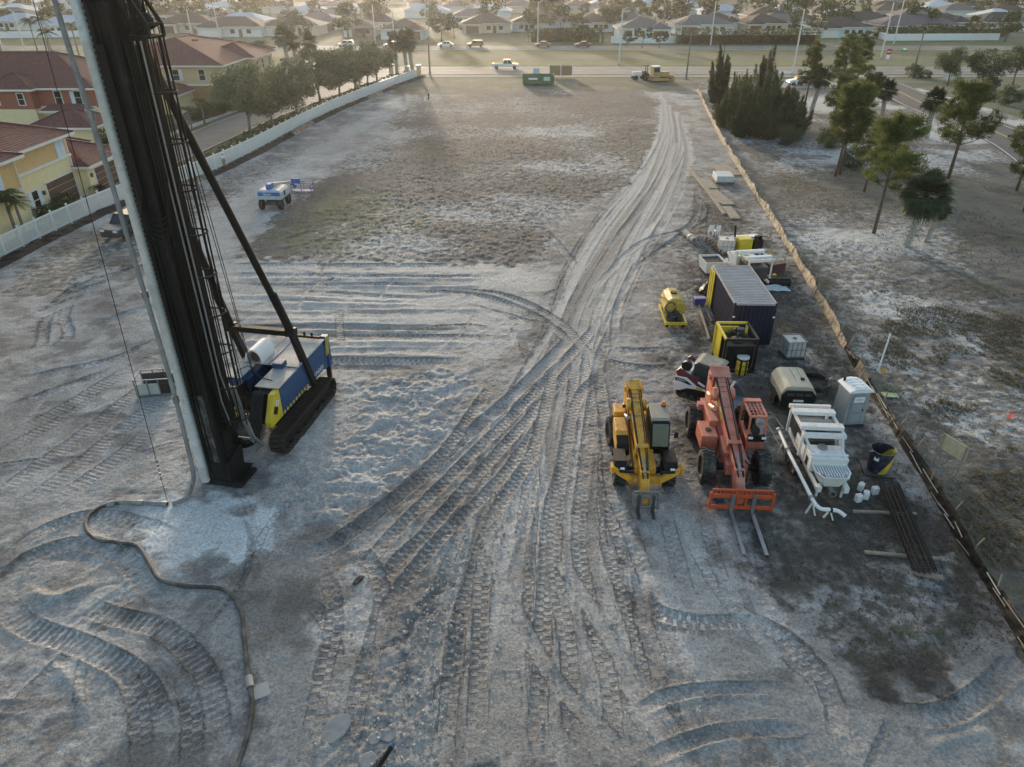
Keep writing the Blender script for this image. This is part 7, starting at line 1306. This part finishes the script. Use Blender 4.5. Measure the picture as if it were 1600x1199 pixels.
hip('roof', -26, 17, -4, 12, 6.1, 3.3, m_tile, Bh, .7); hip('roof', 4, 10, -5.4, 0, 6.1, 1.5, m_tile, Bh, .5)
hip('porch_roof', 11, 16.5, -5.6, -4.0, 3.6, .7, m_tile, Bh, .3, False)
lw(Bh, -57, -50, 88, 94, 0, 2.8, m_cream, Bh, bx=-70, by=100); hip('roof', 13, 20, -12, -6, 2.8, 1.5, m_tile, Bh, .5)
# C far house
Ch = thing('town_house', 'farthest town house with ochre and peach walls beyond the mast', 'house', (-50, 125, 0))
def cw_(x0, x1, y0, y1, z0, z1, m): MB().box(((x0 + x1) / 2 + 50, (y0 + y1) / 2 - 125, (z0 + z1) / 2), (x1 - x0, y1 - y0, z1 - z0)).part('wall', m, Ch)
cw_(-66, -45, 119, 146, 0, 3.3, m_ochre); cw_(-66, -45.02, 119.02, 146, 3.3, 6.2, m_peach); cw_(-60, -50, 113, 119, 0, 2.8, m_cream); cw_(-52, -43.5, 130, 141, 0, 3.3, m_ochre); cw_(-52, -43.52, 130.02, 141, 3.3, 6.2, m_peach)
for x in (-63, -58, -52, -48): win(Ch, (x + 50, -6.0, 4.8), .9, 1.5, 'y-', x in (-52, -63))
for y in (122, 126, 144): win(Ch, (5.0, y - 125, 4.8), .9, 1.5, 'x+', True)
for y in (132, 135, 139): win(Ch, (6.5, y - 125, 4.8), .9, 1.5, 'x+', False)
garage(Ch, (5.0, -1, 1.25), 3.6, 2.3); MB().box((-5, -6.06, 3.35), (21, .16, .22)).part('string_course', m_trim, Ch)
hip('roof', -16, 5, -6, 21, 6.2, 3.0, m_tile, Ch, .7); hip('roof', -2, 6.5, 5, 16, 6.2, 1.9, m_tile, Ch, .6); hip('roof', -10, 0, -12, -5.5, 2.8, 1.6, m_tile, Ch, .5); lw(Ch, -45, -41.5, 120, 126, 0, 2.8, m_peach, Ch, bx=-50, by=125); hip('roof', 5, 8.5, -5, 1, 2.8, 1.3, m_tile, Ch, .5)
for x in (-6, -2): MB().box((x, 4, 8.9), (.9, .6, .3)).part('roof_vent', m_tile, Ch)
Dh = thing('garden_pavilion', 'small red tiled pavilion beyond the street trees', 'pavilion', (-52, 155, 0)); MB().box((0, 0, 1.3), (6, 5, 2.6)).part('wall', m_cream, Dh); hip('roof', -3, 3, -2.5, 2.5, 2.6, 1.5, m_tile, Dh, .5)

# ================================================================ vehicles
def car(label, loc, rz, kind, paint, cat, group=None):
    t = thing('parked_car' if kind == 'suv0' else 'road_car', label, cat, loc, rz, group); L = {'sedan': 4.6, 'suv': 4.7, 'suv0': 4.8, 'pickup': 5.7}[kind]; h = L / 2
    if kind == 'sedan': body = [(-h, .45), (-h + .05, .85), (-h + .6, .95), (h - 1.1, .92), (h - .15, .72), (h, .45), (h - .1, .3), (-h + .1, .3)]; cab = [(-h + .7, .94), (-h + 1.35, 1.42), (.35, 1.44), (h - 1.15, .92)]
    elif kind == 'pickup': body = [(-h, .55), (-h, 1.1), (h - 1.5, 1.1), (h - .2, 1.02), (h, .85), (h, .45), (-h + .1, .45)]; cab = [(-.55, 1.09), (-.35, 1.8), (.95, 1.8), (h - 1.35, 1.08)]
    else: body = [(-h, .5), (-h + .03, 1.05), (h - 1.2, 1.05), (h - .15, .9), (h, .5), (h - .1, .36), (-h + .1, .36)]; cab = [(-h + .08, 1.04), (-h + .4, 1.68), (.55, 1.7), (h - 1.25, 1.04)]
    bd = MB().prism(body, -.9, .9, 'x').part('body', paint, t, bev=.07); n = len(cab); gl_ = MB().add([(x * (.88 if z < 1.2 else .74), y, z) for x in (-1, 1) for y, z in cab], [tuple(range(n)), tuple(range(2 * n - 1, n - 1, -1))] + [(i, n + i, n + (i + 1) % n, (i + 1) % n) for i in range(n)]).part('cabin_glass', m_glass, t, bev=.03)
    ys_ = [y for y, z in cab if z > 1.2]; zt = max(z for y, z in cab); MB().box((0, sum(ys_) / len(ys_), zt + .015), (1.46, max(ys_) - min(ys_) + .1, .06)).part('roof', paint, t, bev=.025)
    for y, z in cab[1:3]: pass
    for s in (-1, 1):
        MB().bar((s * .83, cab[0][0] + (.0), cab[0][1]), (s * .73, cab[1][0], cab[1][1]), .07, .1).bar((s * .83, cab[3][0], cab[3][1]), (s * .73, cab[2][0], cab[2][1]), .06, .08).bar((s * .85, (cab[0][0] + cab[3][0]) / 2, 1.0), (s * .75, (cab[1][0] + cab[2][0]) / 2, zt), .06, .1).part('pillar', paint, t)
        for y in (-h + .85, h - .9): wheel(t, (s * .82, y, .34 if kind != 'pickup' else .39), .34 if kind != 'pickup' else .39, .22, m_steel, 0)
        MB().box((s * .62, h - .06, .68 if kind == 'sedan' else .82), (.36, .1, .14)).part('headlight', m_whitec, t, bev=.02); MB().box((s * .68, -h + .01, .85), (.26, .06, .14)).part('tail_light', mat('tail_red', (.4, .02, .015), .3), t); MB().box((s * 1.0, .75, 1.08), (.16, .08, .12)).part('mirror', paint, t)
    MB().box((0, h - .01, .45), (1.5, .08, .2)).part('bumper', m_dgrey, t)
    if kind == 'pickup': MB().box((0, -h + .85 + .45, 1.105), (1.5, 2.0, .02)).part('load_bed', m_black, t)
    return t
m_cwhite = mat('car_white', (.68, .69, .7), .3, var=.03); m_csilver = mat('car_silver', (.35, .36, .38), .3, metal=.4, var=.04); m_cdark = mat('car_charcoal', (.05, .05, .055), .3, var=.05); m_ctan = mat('car_bronze', (.2, .15, .1), .35, metal=.3)
pk_ = P(210, 368); car('dark grey crossover parked behind the mast on the sandy verge', (pk_.x - .6, pk_.y + .8, GH(pk_.x, pk_.y)), R(165), 'suv0', m_cdark, 'car')
for px, py, kd, mt, rz_, lab in [(790, 106, 'pickup', m_cwhite, -90, 'white pickup truck on the near carriageway'), (540, 68, 'suv', m_cwhite, 90, 'white sport utility car on the far carriageway left'), (697, 73.5, 'sedan', m_cwhite, 90, 'white saloon on the far carriageway'), (743, 75, 'suv', m_ctan, 90, 'bronze off-road car on the far carriageway'), (848, 75, 'sedan', m_ctan, 90, 'brown saloon on the far carriageway left of the light pole'), (910, 76, 'sedan', m_cdark, 90, 'dark saloon on the far carriageway near the skip'), (287, 64, 'suv', m_cwhite, 90, 'white car on the far carriageway right of the mast'), (366, 66, 'sedan', m_cwhite, 90, 'white saloon on the far carriageway beyond the red roof'), (612, 70, 'sedan', m_cwhite, 90, 'white car half hidden by a pole on the far carriageway')]:
    p = P(px, py); y = HY + 3.0 if kd == 'pickup' else 219.5; car(lab, (p.x * y / p.y, y, .05), R(rz_), kd, mt, 'pickup' if kd == 'pickup' else 'car', 'highway traffic')
for k, (px, lab) in enumerate([(1250, 'white van parked on the corner forecourt left'), (1262, 'silver car parked on the corner forecourt')]): p = P(px, 134); car(lab, (p.x, 144., .05), R(90), 'suv', m_cwhite if k == 0 else m_csilver, 'car')

# ================================================================ poles and signs
m_polew = mat('pale_pole', (.60, .60, .58), .5, var=.06); m_poleb = mat('timber_pole', (.22, .18, .14), .9, var=.2)
def pole(px, py, topy, lab, m, arm=None, cross=False):
    p = P(px, py); u = (topy - 599.5) / FPX; k = p.y / (math.cos(PITCH) - u * math.sin(PITCH)); h = max(5., CAMH - k * (math.sin(PITCH) + u * math.cos(PITCH)))
    t = thing('light_pole' if m is m_polew else 'utility_pole', lab, 'pole', (p.x, p.y, 0), 0, 'poles along the highway'); MB().cyl((0, 0, 0), (0, 0, h), .2, .12, 10).part('shaft', m, t, smooth=True); MB().cyl((0, 0, 0), (0, 0, .35), .3, n=10).part('base', m_conc, t)
    if arm: MB().tube([(0, 0, h - .3), (arm * .6, 0, h + .25), (arm, 0, h + .35)], .06, 6).part('arm', m, t); MB().box((arm * 1.15, 0, h + .35), (.8, .3, .14)).part('lamp_head', m_dgrey, t, bev=.03)
    if cross: MB().box((0, 0, h - .5), (2.2, .12, .14)).part('crossarm', m, t)
    return t
for a in [(967, 102, 14, 'white light pole on the median right of the green skip', m_polew, 1.5), (1238, 118, 14, 'white light pole beyond the casuarina clump', m_polew, -1.5), (1376, 92, 4, 'white pole beside the red and white sign', m_polew), (1396, 70, -3, 'white pole in front of the long white wall', m_polew), (1072, 124, 50, 'grey timber pole behind the bulldozer', m_poleb, None, True), (1425, 122, 48, 'timber pole rising from the round bush', m_poleb, None, True), (840, 68, 3, 'white light pole behind the brown saloon', m_polew, 1.5), (587, 70, 9, 'white light pole by the far verge', m_polew), (618, 93, 15, 'white pole just left of the palms on the median', m_polew), (672, 118, 65, 'dark pole at the end of the white fence', m_poleb), (302, 66, 15, 'white light pole right of the mast ropes', m_polew), (343, 60, 6, 'white light pole beyond the farthest town house', m_polew), (40, 82, 18, 'white light pole beyond the middle town house roof', m_polew, -1.2), (75, 50, 5, 'distant white pole beyond the feather palms', m_polew), (1110, 72, 2, 'white pole in front of the casuarina hedge', m_polew), (6, 82, 55, 'white pole on the left frame edge', m_polew)]: pole(*a)
p = P(1384, 103); t = thing('road_sign', 'red and white road sign beside the white pole', 'sign', (p.x, p.y, 0)); MB().cyl((0, 0, 0), (0, 0, 3.4), .05, n=8).part('post', m_steel, t); s_ = MB().box((0, -.06, 2.9), (1.1, .03, 1.1)).part('sign_plate', mat('sign_red', (.45, .03, .04), .5), t); MB().box((0, -.085, 2.9), (.85, .02, .22)).part('white_bar', m_whitec, s_); MB().box((0, -.06, 1.8), (.8, .03, .9)).part('sign_plate', m_whitec, t)
p = P(1408, 100); t = thing('street_sign', 'green street name signs on a thin post by the corner', 'sign', (p.x, p.y, 0)); MB().cyl((0, 0, 0), (0, 0, 3.0), .04, n=8).part('post', m_steel, t); MB().box((0, 0, 2.7), (1.5, .04, .35)).part('name_plate', mat('sign_green', (.02, .3, .2), .5), t); MB().box((0, 0, 3.1), (.04, 1.4, .35)).part('name_plate', mat('sign_green', (.02, .3, .2), .5), t)
p = P(1480, 126); t = thing('sale_board', 'white sale board standing under the leafy roadside tree', 'sign', (p.x, p.y, 0)); MB().box((-.6, 0, 1.2), (1.2, .06, 1.8), (0, 0, .5)).box((.6, 0, 1.2), (1.2, .06, 1.8), (0, 0, -.5)).part('board', m_whitec, t); MB().box((0, .2, 1.0), (.1, .1, 2.0)).part('post', m_whitec, t)
for k, (px, py) in enumerate([(1213, 118), (1225, 131)]): p = P(px, py); t = thing('barrier_rail', ['low white barrier rail beside the highway footpath', 'low white barrier rail on the corner forecourt'][k], 'barrier', (p.x, p.y, 0)); MB().box((0, 0, .6), (7, .1, .3)).part('rail', m_whitec, t); [MB().box((x, .06, .3), (.14, .1, .6)).part('post', m_whitec, t) for x in (-3.2, 0, 3.2)]

# ================================================================ houses beyond the highway
ROOFC = {'brown': (.085, .065, .052), 'dark': (.045, .043, .042), 'grey': (.12, .12, .125), 'purple': (.13, .11, .12), 'blue': (.34, .42, .5), 'tan': (.2, .15, .11), 'white': (.55, .58, .6)}
WALLC = {'white': (.62, .65, .68), 'cream': (.55, .5, .4), 'pink': (.45, .3, .25), 'beige': (.42, .36, .28), 'aqua': (.5, .62, .68)}
_hp = {}
def far_house(label, px, py, wpx, roof, wall, depth=13., rz=0., group=None, detail=True, loc=None, w=None):
    p = P(px, py) if loc is None else Vector(loc); w = w or wpx * math.hypot(p.y, CAMH) / FPX
    t = thing('bungalow', label, 'house', (p.x, p.y + depth / 2, 0), rz, group); mr = mat('roof_' + roof, ROOFC[roof], .85, var=.2, sc=.8, bump=.3); mw = mat('wall_' + wall, WALLC[wall], .8, var=.06)
    MB().box((0, 0, 1.5), (w, depth, 3.0)).part('wall', mw, t); r = hip('roof', -w / 2, w / 2, -depth / 2, depth / 2, 3.0, min(w, depth) * .2, mr, t, .7, False)
    if detail:
        gx = w * .28 * (1 if rng.random() < .5 else -1); g_ = MB().box((gx, -depth / 2 - .9, 1.4), (w * .36, 1.8, 2.8)).part('wall', mw, t); hip('roof', gx - w * .18, gx + w * .18, -depth / 2 - 1.8, 2, 2.8, 1.9, mr, t, .5, False)
        MB().box((gx, -depth / 2 - 1.83, 1.15), (min(5., w * .26), .08, 2.2)).part('garage_door', m_trim if rng.random() < .6 else m_brown, t)
        for x in (-.05, -.3):
            xx = x * w * (1 if gx > 0 else -1); f = MB().box((xx, -depth / 2 - .03, 1.6), (1.7, .08, 1.5)).part('window', m_trim, t); MB().box((xx, -depth / 2 - .08, 1.6), (1.45, .05, 1.25)).part('pane', m_glass, f)
        MB().box((-.17 * w * (1 if gx > 0 else -1), -depth / 2 - .04, 1.1), (1.1, .08, 2.2)).part('door', m_brown, t)
    return t
fh = [(455, 56, 78, 'brown', 'cream', 'brown roofed cream bungalow behind the street trees left'), (560, 58, 45, 'tan', 'pink', 'low pinkish bungalow behind the round tree'), (630, 62, 62, 'brown', 'white', 'brown roofed bungalow right of two white poles'), (590, 50, 60, 'brown', 'cream', 'brown roofed bungalow just behind its neighbour by the poles'), (760, 52, 68, 'brown', 'cream', 'brown roofed bungalow with driveway above the bronze car'), (834, 50, 60, 'brown', 'white', 'bungalow with brown garage door left of the big shrub'), (928, 50, 55, 'brown', 'white', 'white bungalow with double garage right of the big shrub'), (1007, 61, 72, 'grey', 'white', 'grey roofed bungalow behind a white yard wall'), (1100, 54, 82, 'grey', 'white', 'wide grey roofed bungalow behind the casuarina hedge'), (1196, 52, 60, 'dark', 'cream', 'dark roofed bungalow above the hedge end'), (1236, 48, 88, 'dark', 'beige', 'wide dark roofed bungalow left of the white one'), (1317, 59, 76, 'dark', 'aqua', 'white walled bungalow with dark roof left of the long white wall'), (1436, 55, 112, 'purple', 'beige', 'large purple-grey roofed bungalow behind the long hedge and wall'), (1580, 48, 90, 'dark', 'cream', 'dark roofed bungalow near the right edge'), (1360, 44, 60, 'dark', 'beige', 'dark roofed bungalow behind the white walled one'), (360, 58, 90, 'dark', 'white', 'dark roofed bungalow just right of the mast ropes'), (290, 52, 80, 'dark', 'cream', 'dark roofed bungalow behind the mast cage'), (100, 55, 80, 'blue', 'white', 'pale blue roofed bungalow left of the mast tube'), (0, 40, 90, 'grey', 'white', 'grey roofed bungalow in the top left corner')]
for px, py, w, r_, wl_, lab in fh: far_house(lab, px, py, w, r_, wl_)
occ = []
def side_(x, Y): return ['far left', 'left', 'centre', 'right', 'far right'][int(min(4, max(0, (x / Y + .76) / 1.52 * 5)))]
hr = random.Random(21)
for row, Y in enumerate([282, 315, 352, 395, 440, 492, 550, 615]):
    n = 0; x = -Y * .74 + hr.uniform(0, 15)
    while x < Y * .76:
        w = hr.uniform(14, 19)
        if hr.random() < .66: 
            rf_ = hr.choice(['brown', 'dark', 'grey', 'dark', 'grey', 'blue', 'white', 'purple']); wl_ = hr.choice(['white', 'cream', 'beige', 'white']); far_house(f'hazy {dict(brown="brown", dark="dark", grey="grey", blue="pale blue", tan="tan", white="white", purple="purple-grey")[rf_]} roofed {wl_} bungalow, {["first", "second", "third", "fourth", "fifth", "sixth", "seventh", "last"][row]} row behind the front houses, {side_(x, Y)}', 0, 0, 0, rf_, wl_, hr.uniform(11, 14), hr.choice([0, 0, math.pi, 0]) + hr.uniform(-.05, .05), 'hazy bungalows far behind the front row', Y < 340, (x, Y + hr.uniform(-4, 4), 0), w); occ.append((x, Y + 6, w))
        x += w + hr.uniform(5, 16)
# white yard walls and boundary fences
def yard_wall(lab, a, b, h=1.9, m=None):
    A_ = P(*a); B_ = P(*b); d = B_ - A_; n = max(2, int(d.length / 3)); t = thing('yard_wall', lab, 'wall', (A_.x, A_.y, 0), math.atan2(d.y, d.x)); q = d.length / n; me = MB().box((q / 2, 0, h / 2), (q - .02, .12, h)).mesh('wall_panel'); pp_ = MB().box((0, 0, h / 2 + .05), (.2, .2, h + .1)).mesh('post')
    for k in range(n): mkobj('wall_panel', me, m_vinyl, t, loc=(k * q, 0, 0)); mkobj('post', pp_, m_vinyl, t, loc=(k * q, 0, 0))
yard_wall('long white wall at the right beyond the highway', (1385, 64), (1560, 63)); yard_wall('short white wall slanting back to the long one', (1355, 55), (1385, 64)); yard_wall('white yard wall in front of the grey roofed bungalow', (955, 68), (1056, 68)); yard_wall('white wall piece far right of the purple roof', (1480, 42), (1520, 44)); yard_wall('white fence along the far verge at the left', (0, 60), (140, 58))
hedge('tall_hedge', 'tall dark casuarina hedge beyond the far carriageway', [tuple(P(1060, 69)[:2]), tuple(P(1276, 69)[:2])], 2.2, 3.2, 5, .32, mtl=m_casu)
hedge('tall_hedge', 'dark hedge on top of the long white wall', [tuple(P(1372, 60)[:2]), tuple(P(1570, 57)[:2])], 2.2, 3.0, 5, .32, mtl=m_casu)
hedge('wild_thicket', 'wide round olive thicket beyond the far carriageway', [tuple(P(838, 66)[:2]), tuple(P(930, 66)[:2])], 5., 3.6, 4.5, .35, 'thicket', m_farleaf)
# far trees
farp = []
for i in range(4):
    C, p_, n_ = clumps(16, 2.6 + .3 * i, 1.9 + .25 * i, 4. + .3 * i, 34, 1.15); me = leafmesh('crown', p_, n_, .34 * (.7 + .6 * nrg.random(len(p_))), m_farleaf, .6); tm_ = trunk_mb(3.4, .16, C, [C[j] * .8 for j in range(4)]).mesh('trunk', True); tm_.materials.append(m_barkg); farp.append((tm_, me))
nt = 0; tr = random.Random(5)
for k, (px, py, s, lab) in enumerate([(545, 62, 1.5, 'large round tree behind the white far car'), (690, 66, 1.3, 'round olive tree left of the white saloon'), (470, 70, 1.2, 'dark tree at the far verge behind the palms'), (1003, 76, .7, 'small tree in front of the white yard wall'), (980, 74, .6, 'small shrub tree left of the white yard wall'), (1030, 75, .7, 'small tree right in front of the white yard wall'), (875, 58, 1.3, 'open crowned tree rising from the olive thicket'), (1275, 62, .9, 'slim tree at the end of the tall hedge'), (1570, 66, 1.2, 'dark tree at the right end of the long white wall'), (1590, 30, 2.2, 'big light green tree near the top right corner'), (1330, 72, .5, 'small bush on the verge below the white bungalow'), (710, 60, .8, 'small tree beside the bungalow driveway')]): p = P(px, py); place_tree('verge_tree', lab, 'tree', farp[k % 4], p, s)
while nt < 296:
    Y = 268 + (tr.random() ** 1.3) * 420; x = tr.uniform(-.76, .78) * Y
    if any(abs(x - a) < w * .5 + 1.5 and -8 < Y - b < 8.5 for a, b, w in occ) or (Y < 262): 
        continue
    s = tr.uniform(.6, 1.6); place_tree('distant_tree', f'{["small", "middling", "large", "very large"][min(3, int((s - .6) / .2))]} hazy tree among the {["nearer", "middle", "farther", "farthest"][min(3, int((Y - 268) / 90))]} bungalows beyond the highway, {side_(x, Y)}', 'tree', farp[nt % 4], (x, Y, 0), s, group='trees among the far bungalows'); nt += 1
# a mass of far wood closing the view
nW = 7000; yy = 660 + nrg.random(nW) * 1100; xx = (nrg.random(nW) - .5) * 1.8 * yy; zz = 2 + nrg.random(nW) * 7; me = leafmesh('far_wood', np.stack([xx, yy, zz], 1), np.tile([0, -.3, 1.], (nW, 1)), 2.6 + 3.2 * nrg.random(nW), m_farleaf, .8); fw = mkobj('far_wood', me); tag(fw, 'hazy far wood and gardens toward the horizon', 'wood', kind='stuff')
# fallen brush and clods
def scatter(name, lab, cat, n, zone_px, s0, s1, m, flat_=.6):
    pl_ = gpoly(zone_px); xs_ = [p[0] for p in pl_]; ys_ = [p[1] for p in pl_]; mb = MB(); k = 0; r = random.Random(len(name) + n)
    while k < n:
        x = r.uniform(min(xs_), max(xs_)); y = r.uniform(min(ys_), max(ys_))
        if not pip(np.array([x]), np.array([y]), pl_)[0]: continue
        s = r.uniform(s0, s1) * (r.random() ** 1.5 + .4); mb.box((x, y, GH(x, y) + s * .2), (s, s * r.uniform(.6, 1), s * flat_), (r.uniform(-.4, .4), r.uniform(-.4, .4), r.uniform(0, 3)), top=(.6, .6)); k += 1
    o = mb.part(name, m); return tag(o, lab, cat, kind='stuff')
m_clod = mat('sand_clod', (.38, .36, .33), .95, var=.3, sc=3); m_clodd = mat('dark_clod', (.13, .11, .095), .95, var=.3, sc=3)
scatter('sand_clods', 'crumbled sand clods along the haul road edge', 'clods', 500, [(560, 1199), (640, 960), (735, 820), (720, 1000), (680, 1199)], .03, .13, m_clod); scatter('sand_clods', 'crumbled clods on the lower haul road', 'clods', 1500, [(440, 1199), (520, 900), (900, 700), (1000, 900), (1250, 1199)], .02, .08, m_clod)
scatter('litter_clods', 'dark litter and clods among the yard plant', 'clods', 2600, [(1085, 300), (1240, 430), (1590, 1000), (1300, 1060), (1200, 830), (1060, 700), (1050, 420)], .02, .08, m_clodd)
scatter('litter_clods', 'dark litter over the field', 'clods', 300, [(400, 400), (520, 270), (660, 160), (1020, 150), (1030, 250), (850, 350), (830, 405)], .05, .16, m_clodd, .35)
# grass tufts on the dry ground at the right
def tufts(name, lab, n, zone_px, h, m, seed):
    pl_ = np.array(gpoly(zone_px)); r = np.random.default_rng(seed); x = r.uniform(pl_[:, 0].min(), pl_[:, 0].max(), n * 3); y = r.uniform(pl_[:, 1].min(), pl_[:, 1].max(), n * 3); ok = pip(x, y, [tuple(q) for q in pl_]) & (fbm(x, y, 3., 4, seed, .6) > .48); x, y = x[ok][:n], y[ok][:n]; V = []; F = []
    for a, b in zip(x, y):
        z = GH(a, b)
        for j in range(4): an = r.random() * 6.28; l = h * (.5 + r.random()); dx, dy = math.cos(an) * l, math.sin(an) * l; o = len(V); V += [(a - dy * .09, b + dx * .09, z), (a + dy * .09, b - dx * .09, z), (a + dx * .8, b + dy * .8, z + l * .7)]; F.append((o, o + 1, o + 2))
    o = MB(); o.v = V; o.f = F; q = o.part(name, m); return tag(q, lab, 'grass', kind='stuff')
m_dryg = leaf_mat('dry_grass', (.10, .085, .045), (.22, .185, .11), 1.); m_grg = leaf_mat('low_weeds', (.045, .05, .02), (.12, .12, .05), 1.)
tufts('low_weeds', 'weeds and moss among the yard plant', 4500, [(1085, 300), (1240, 430), (1590, 1000), (1400, 1060), (1250, 960), (1200, 830), (1210, 700), (1060, 600), (1060, 420)], .11, m_grg, 35)
tufts('dry_grass', 'dry grass right of the silt fence', 9000, [(1330, 480), (1600, 480), (1600, 960), (1420, 690)], .16, m_dryg, 31); tufts('low_weeds', 'low green weeds right of the silt fence', 5000, [(1180, 240), (1600, 300), (1600, 960), (1400, 660)], .15, m_grg, 32); tufts('low_weeds', 'low weeds over the field', 3500, [(390, 400), (520, 270), (700, 200), (1000, 200), (900, 330), (830, 405)], .14, m_grg, 33)

# ================================================================ air
hb = MB().box((0, 1100, 15.5), (2600, 2600, 33)); hz = hb.part('haze', None); hm_ = bpy.data.materials.new('haze_air'); hm_.use_nodes = True; Nh = hm_.node_tree.nodes; Nh.remove(Nh['Principled BSDF']); pv = Nh.new('ShaderNodeVolumePrincipled'); pv.inputs['Color'].default_value = (.92, .94, 1., 1); pv.inputs['Density'].default_value = .00012; pv.inputs['Anisotropy'].default_value = .72
hm_.node_tree.links.new(pv.outputs['Volume'], Nh['Material Output'].inputs['Volume']); hz.data.materials.append(hm_); tag(hz, 'thin warm morning haze over the whole place', 'haze', kind='stuff')
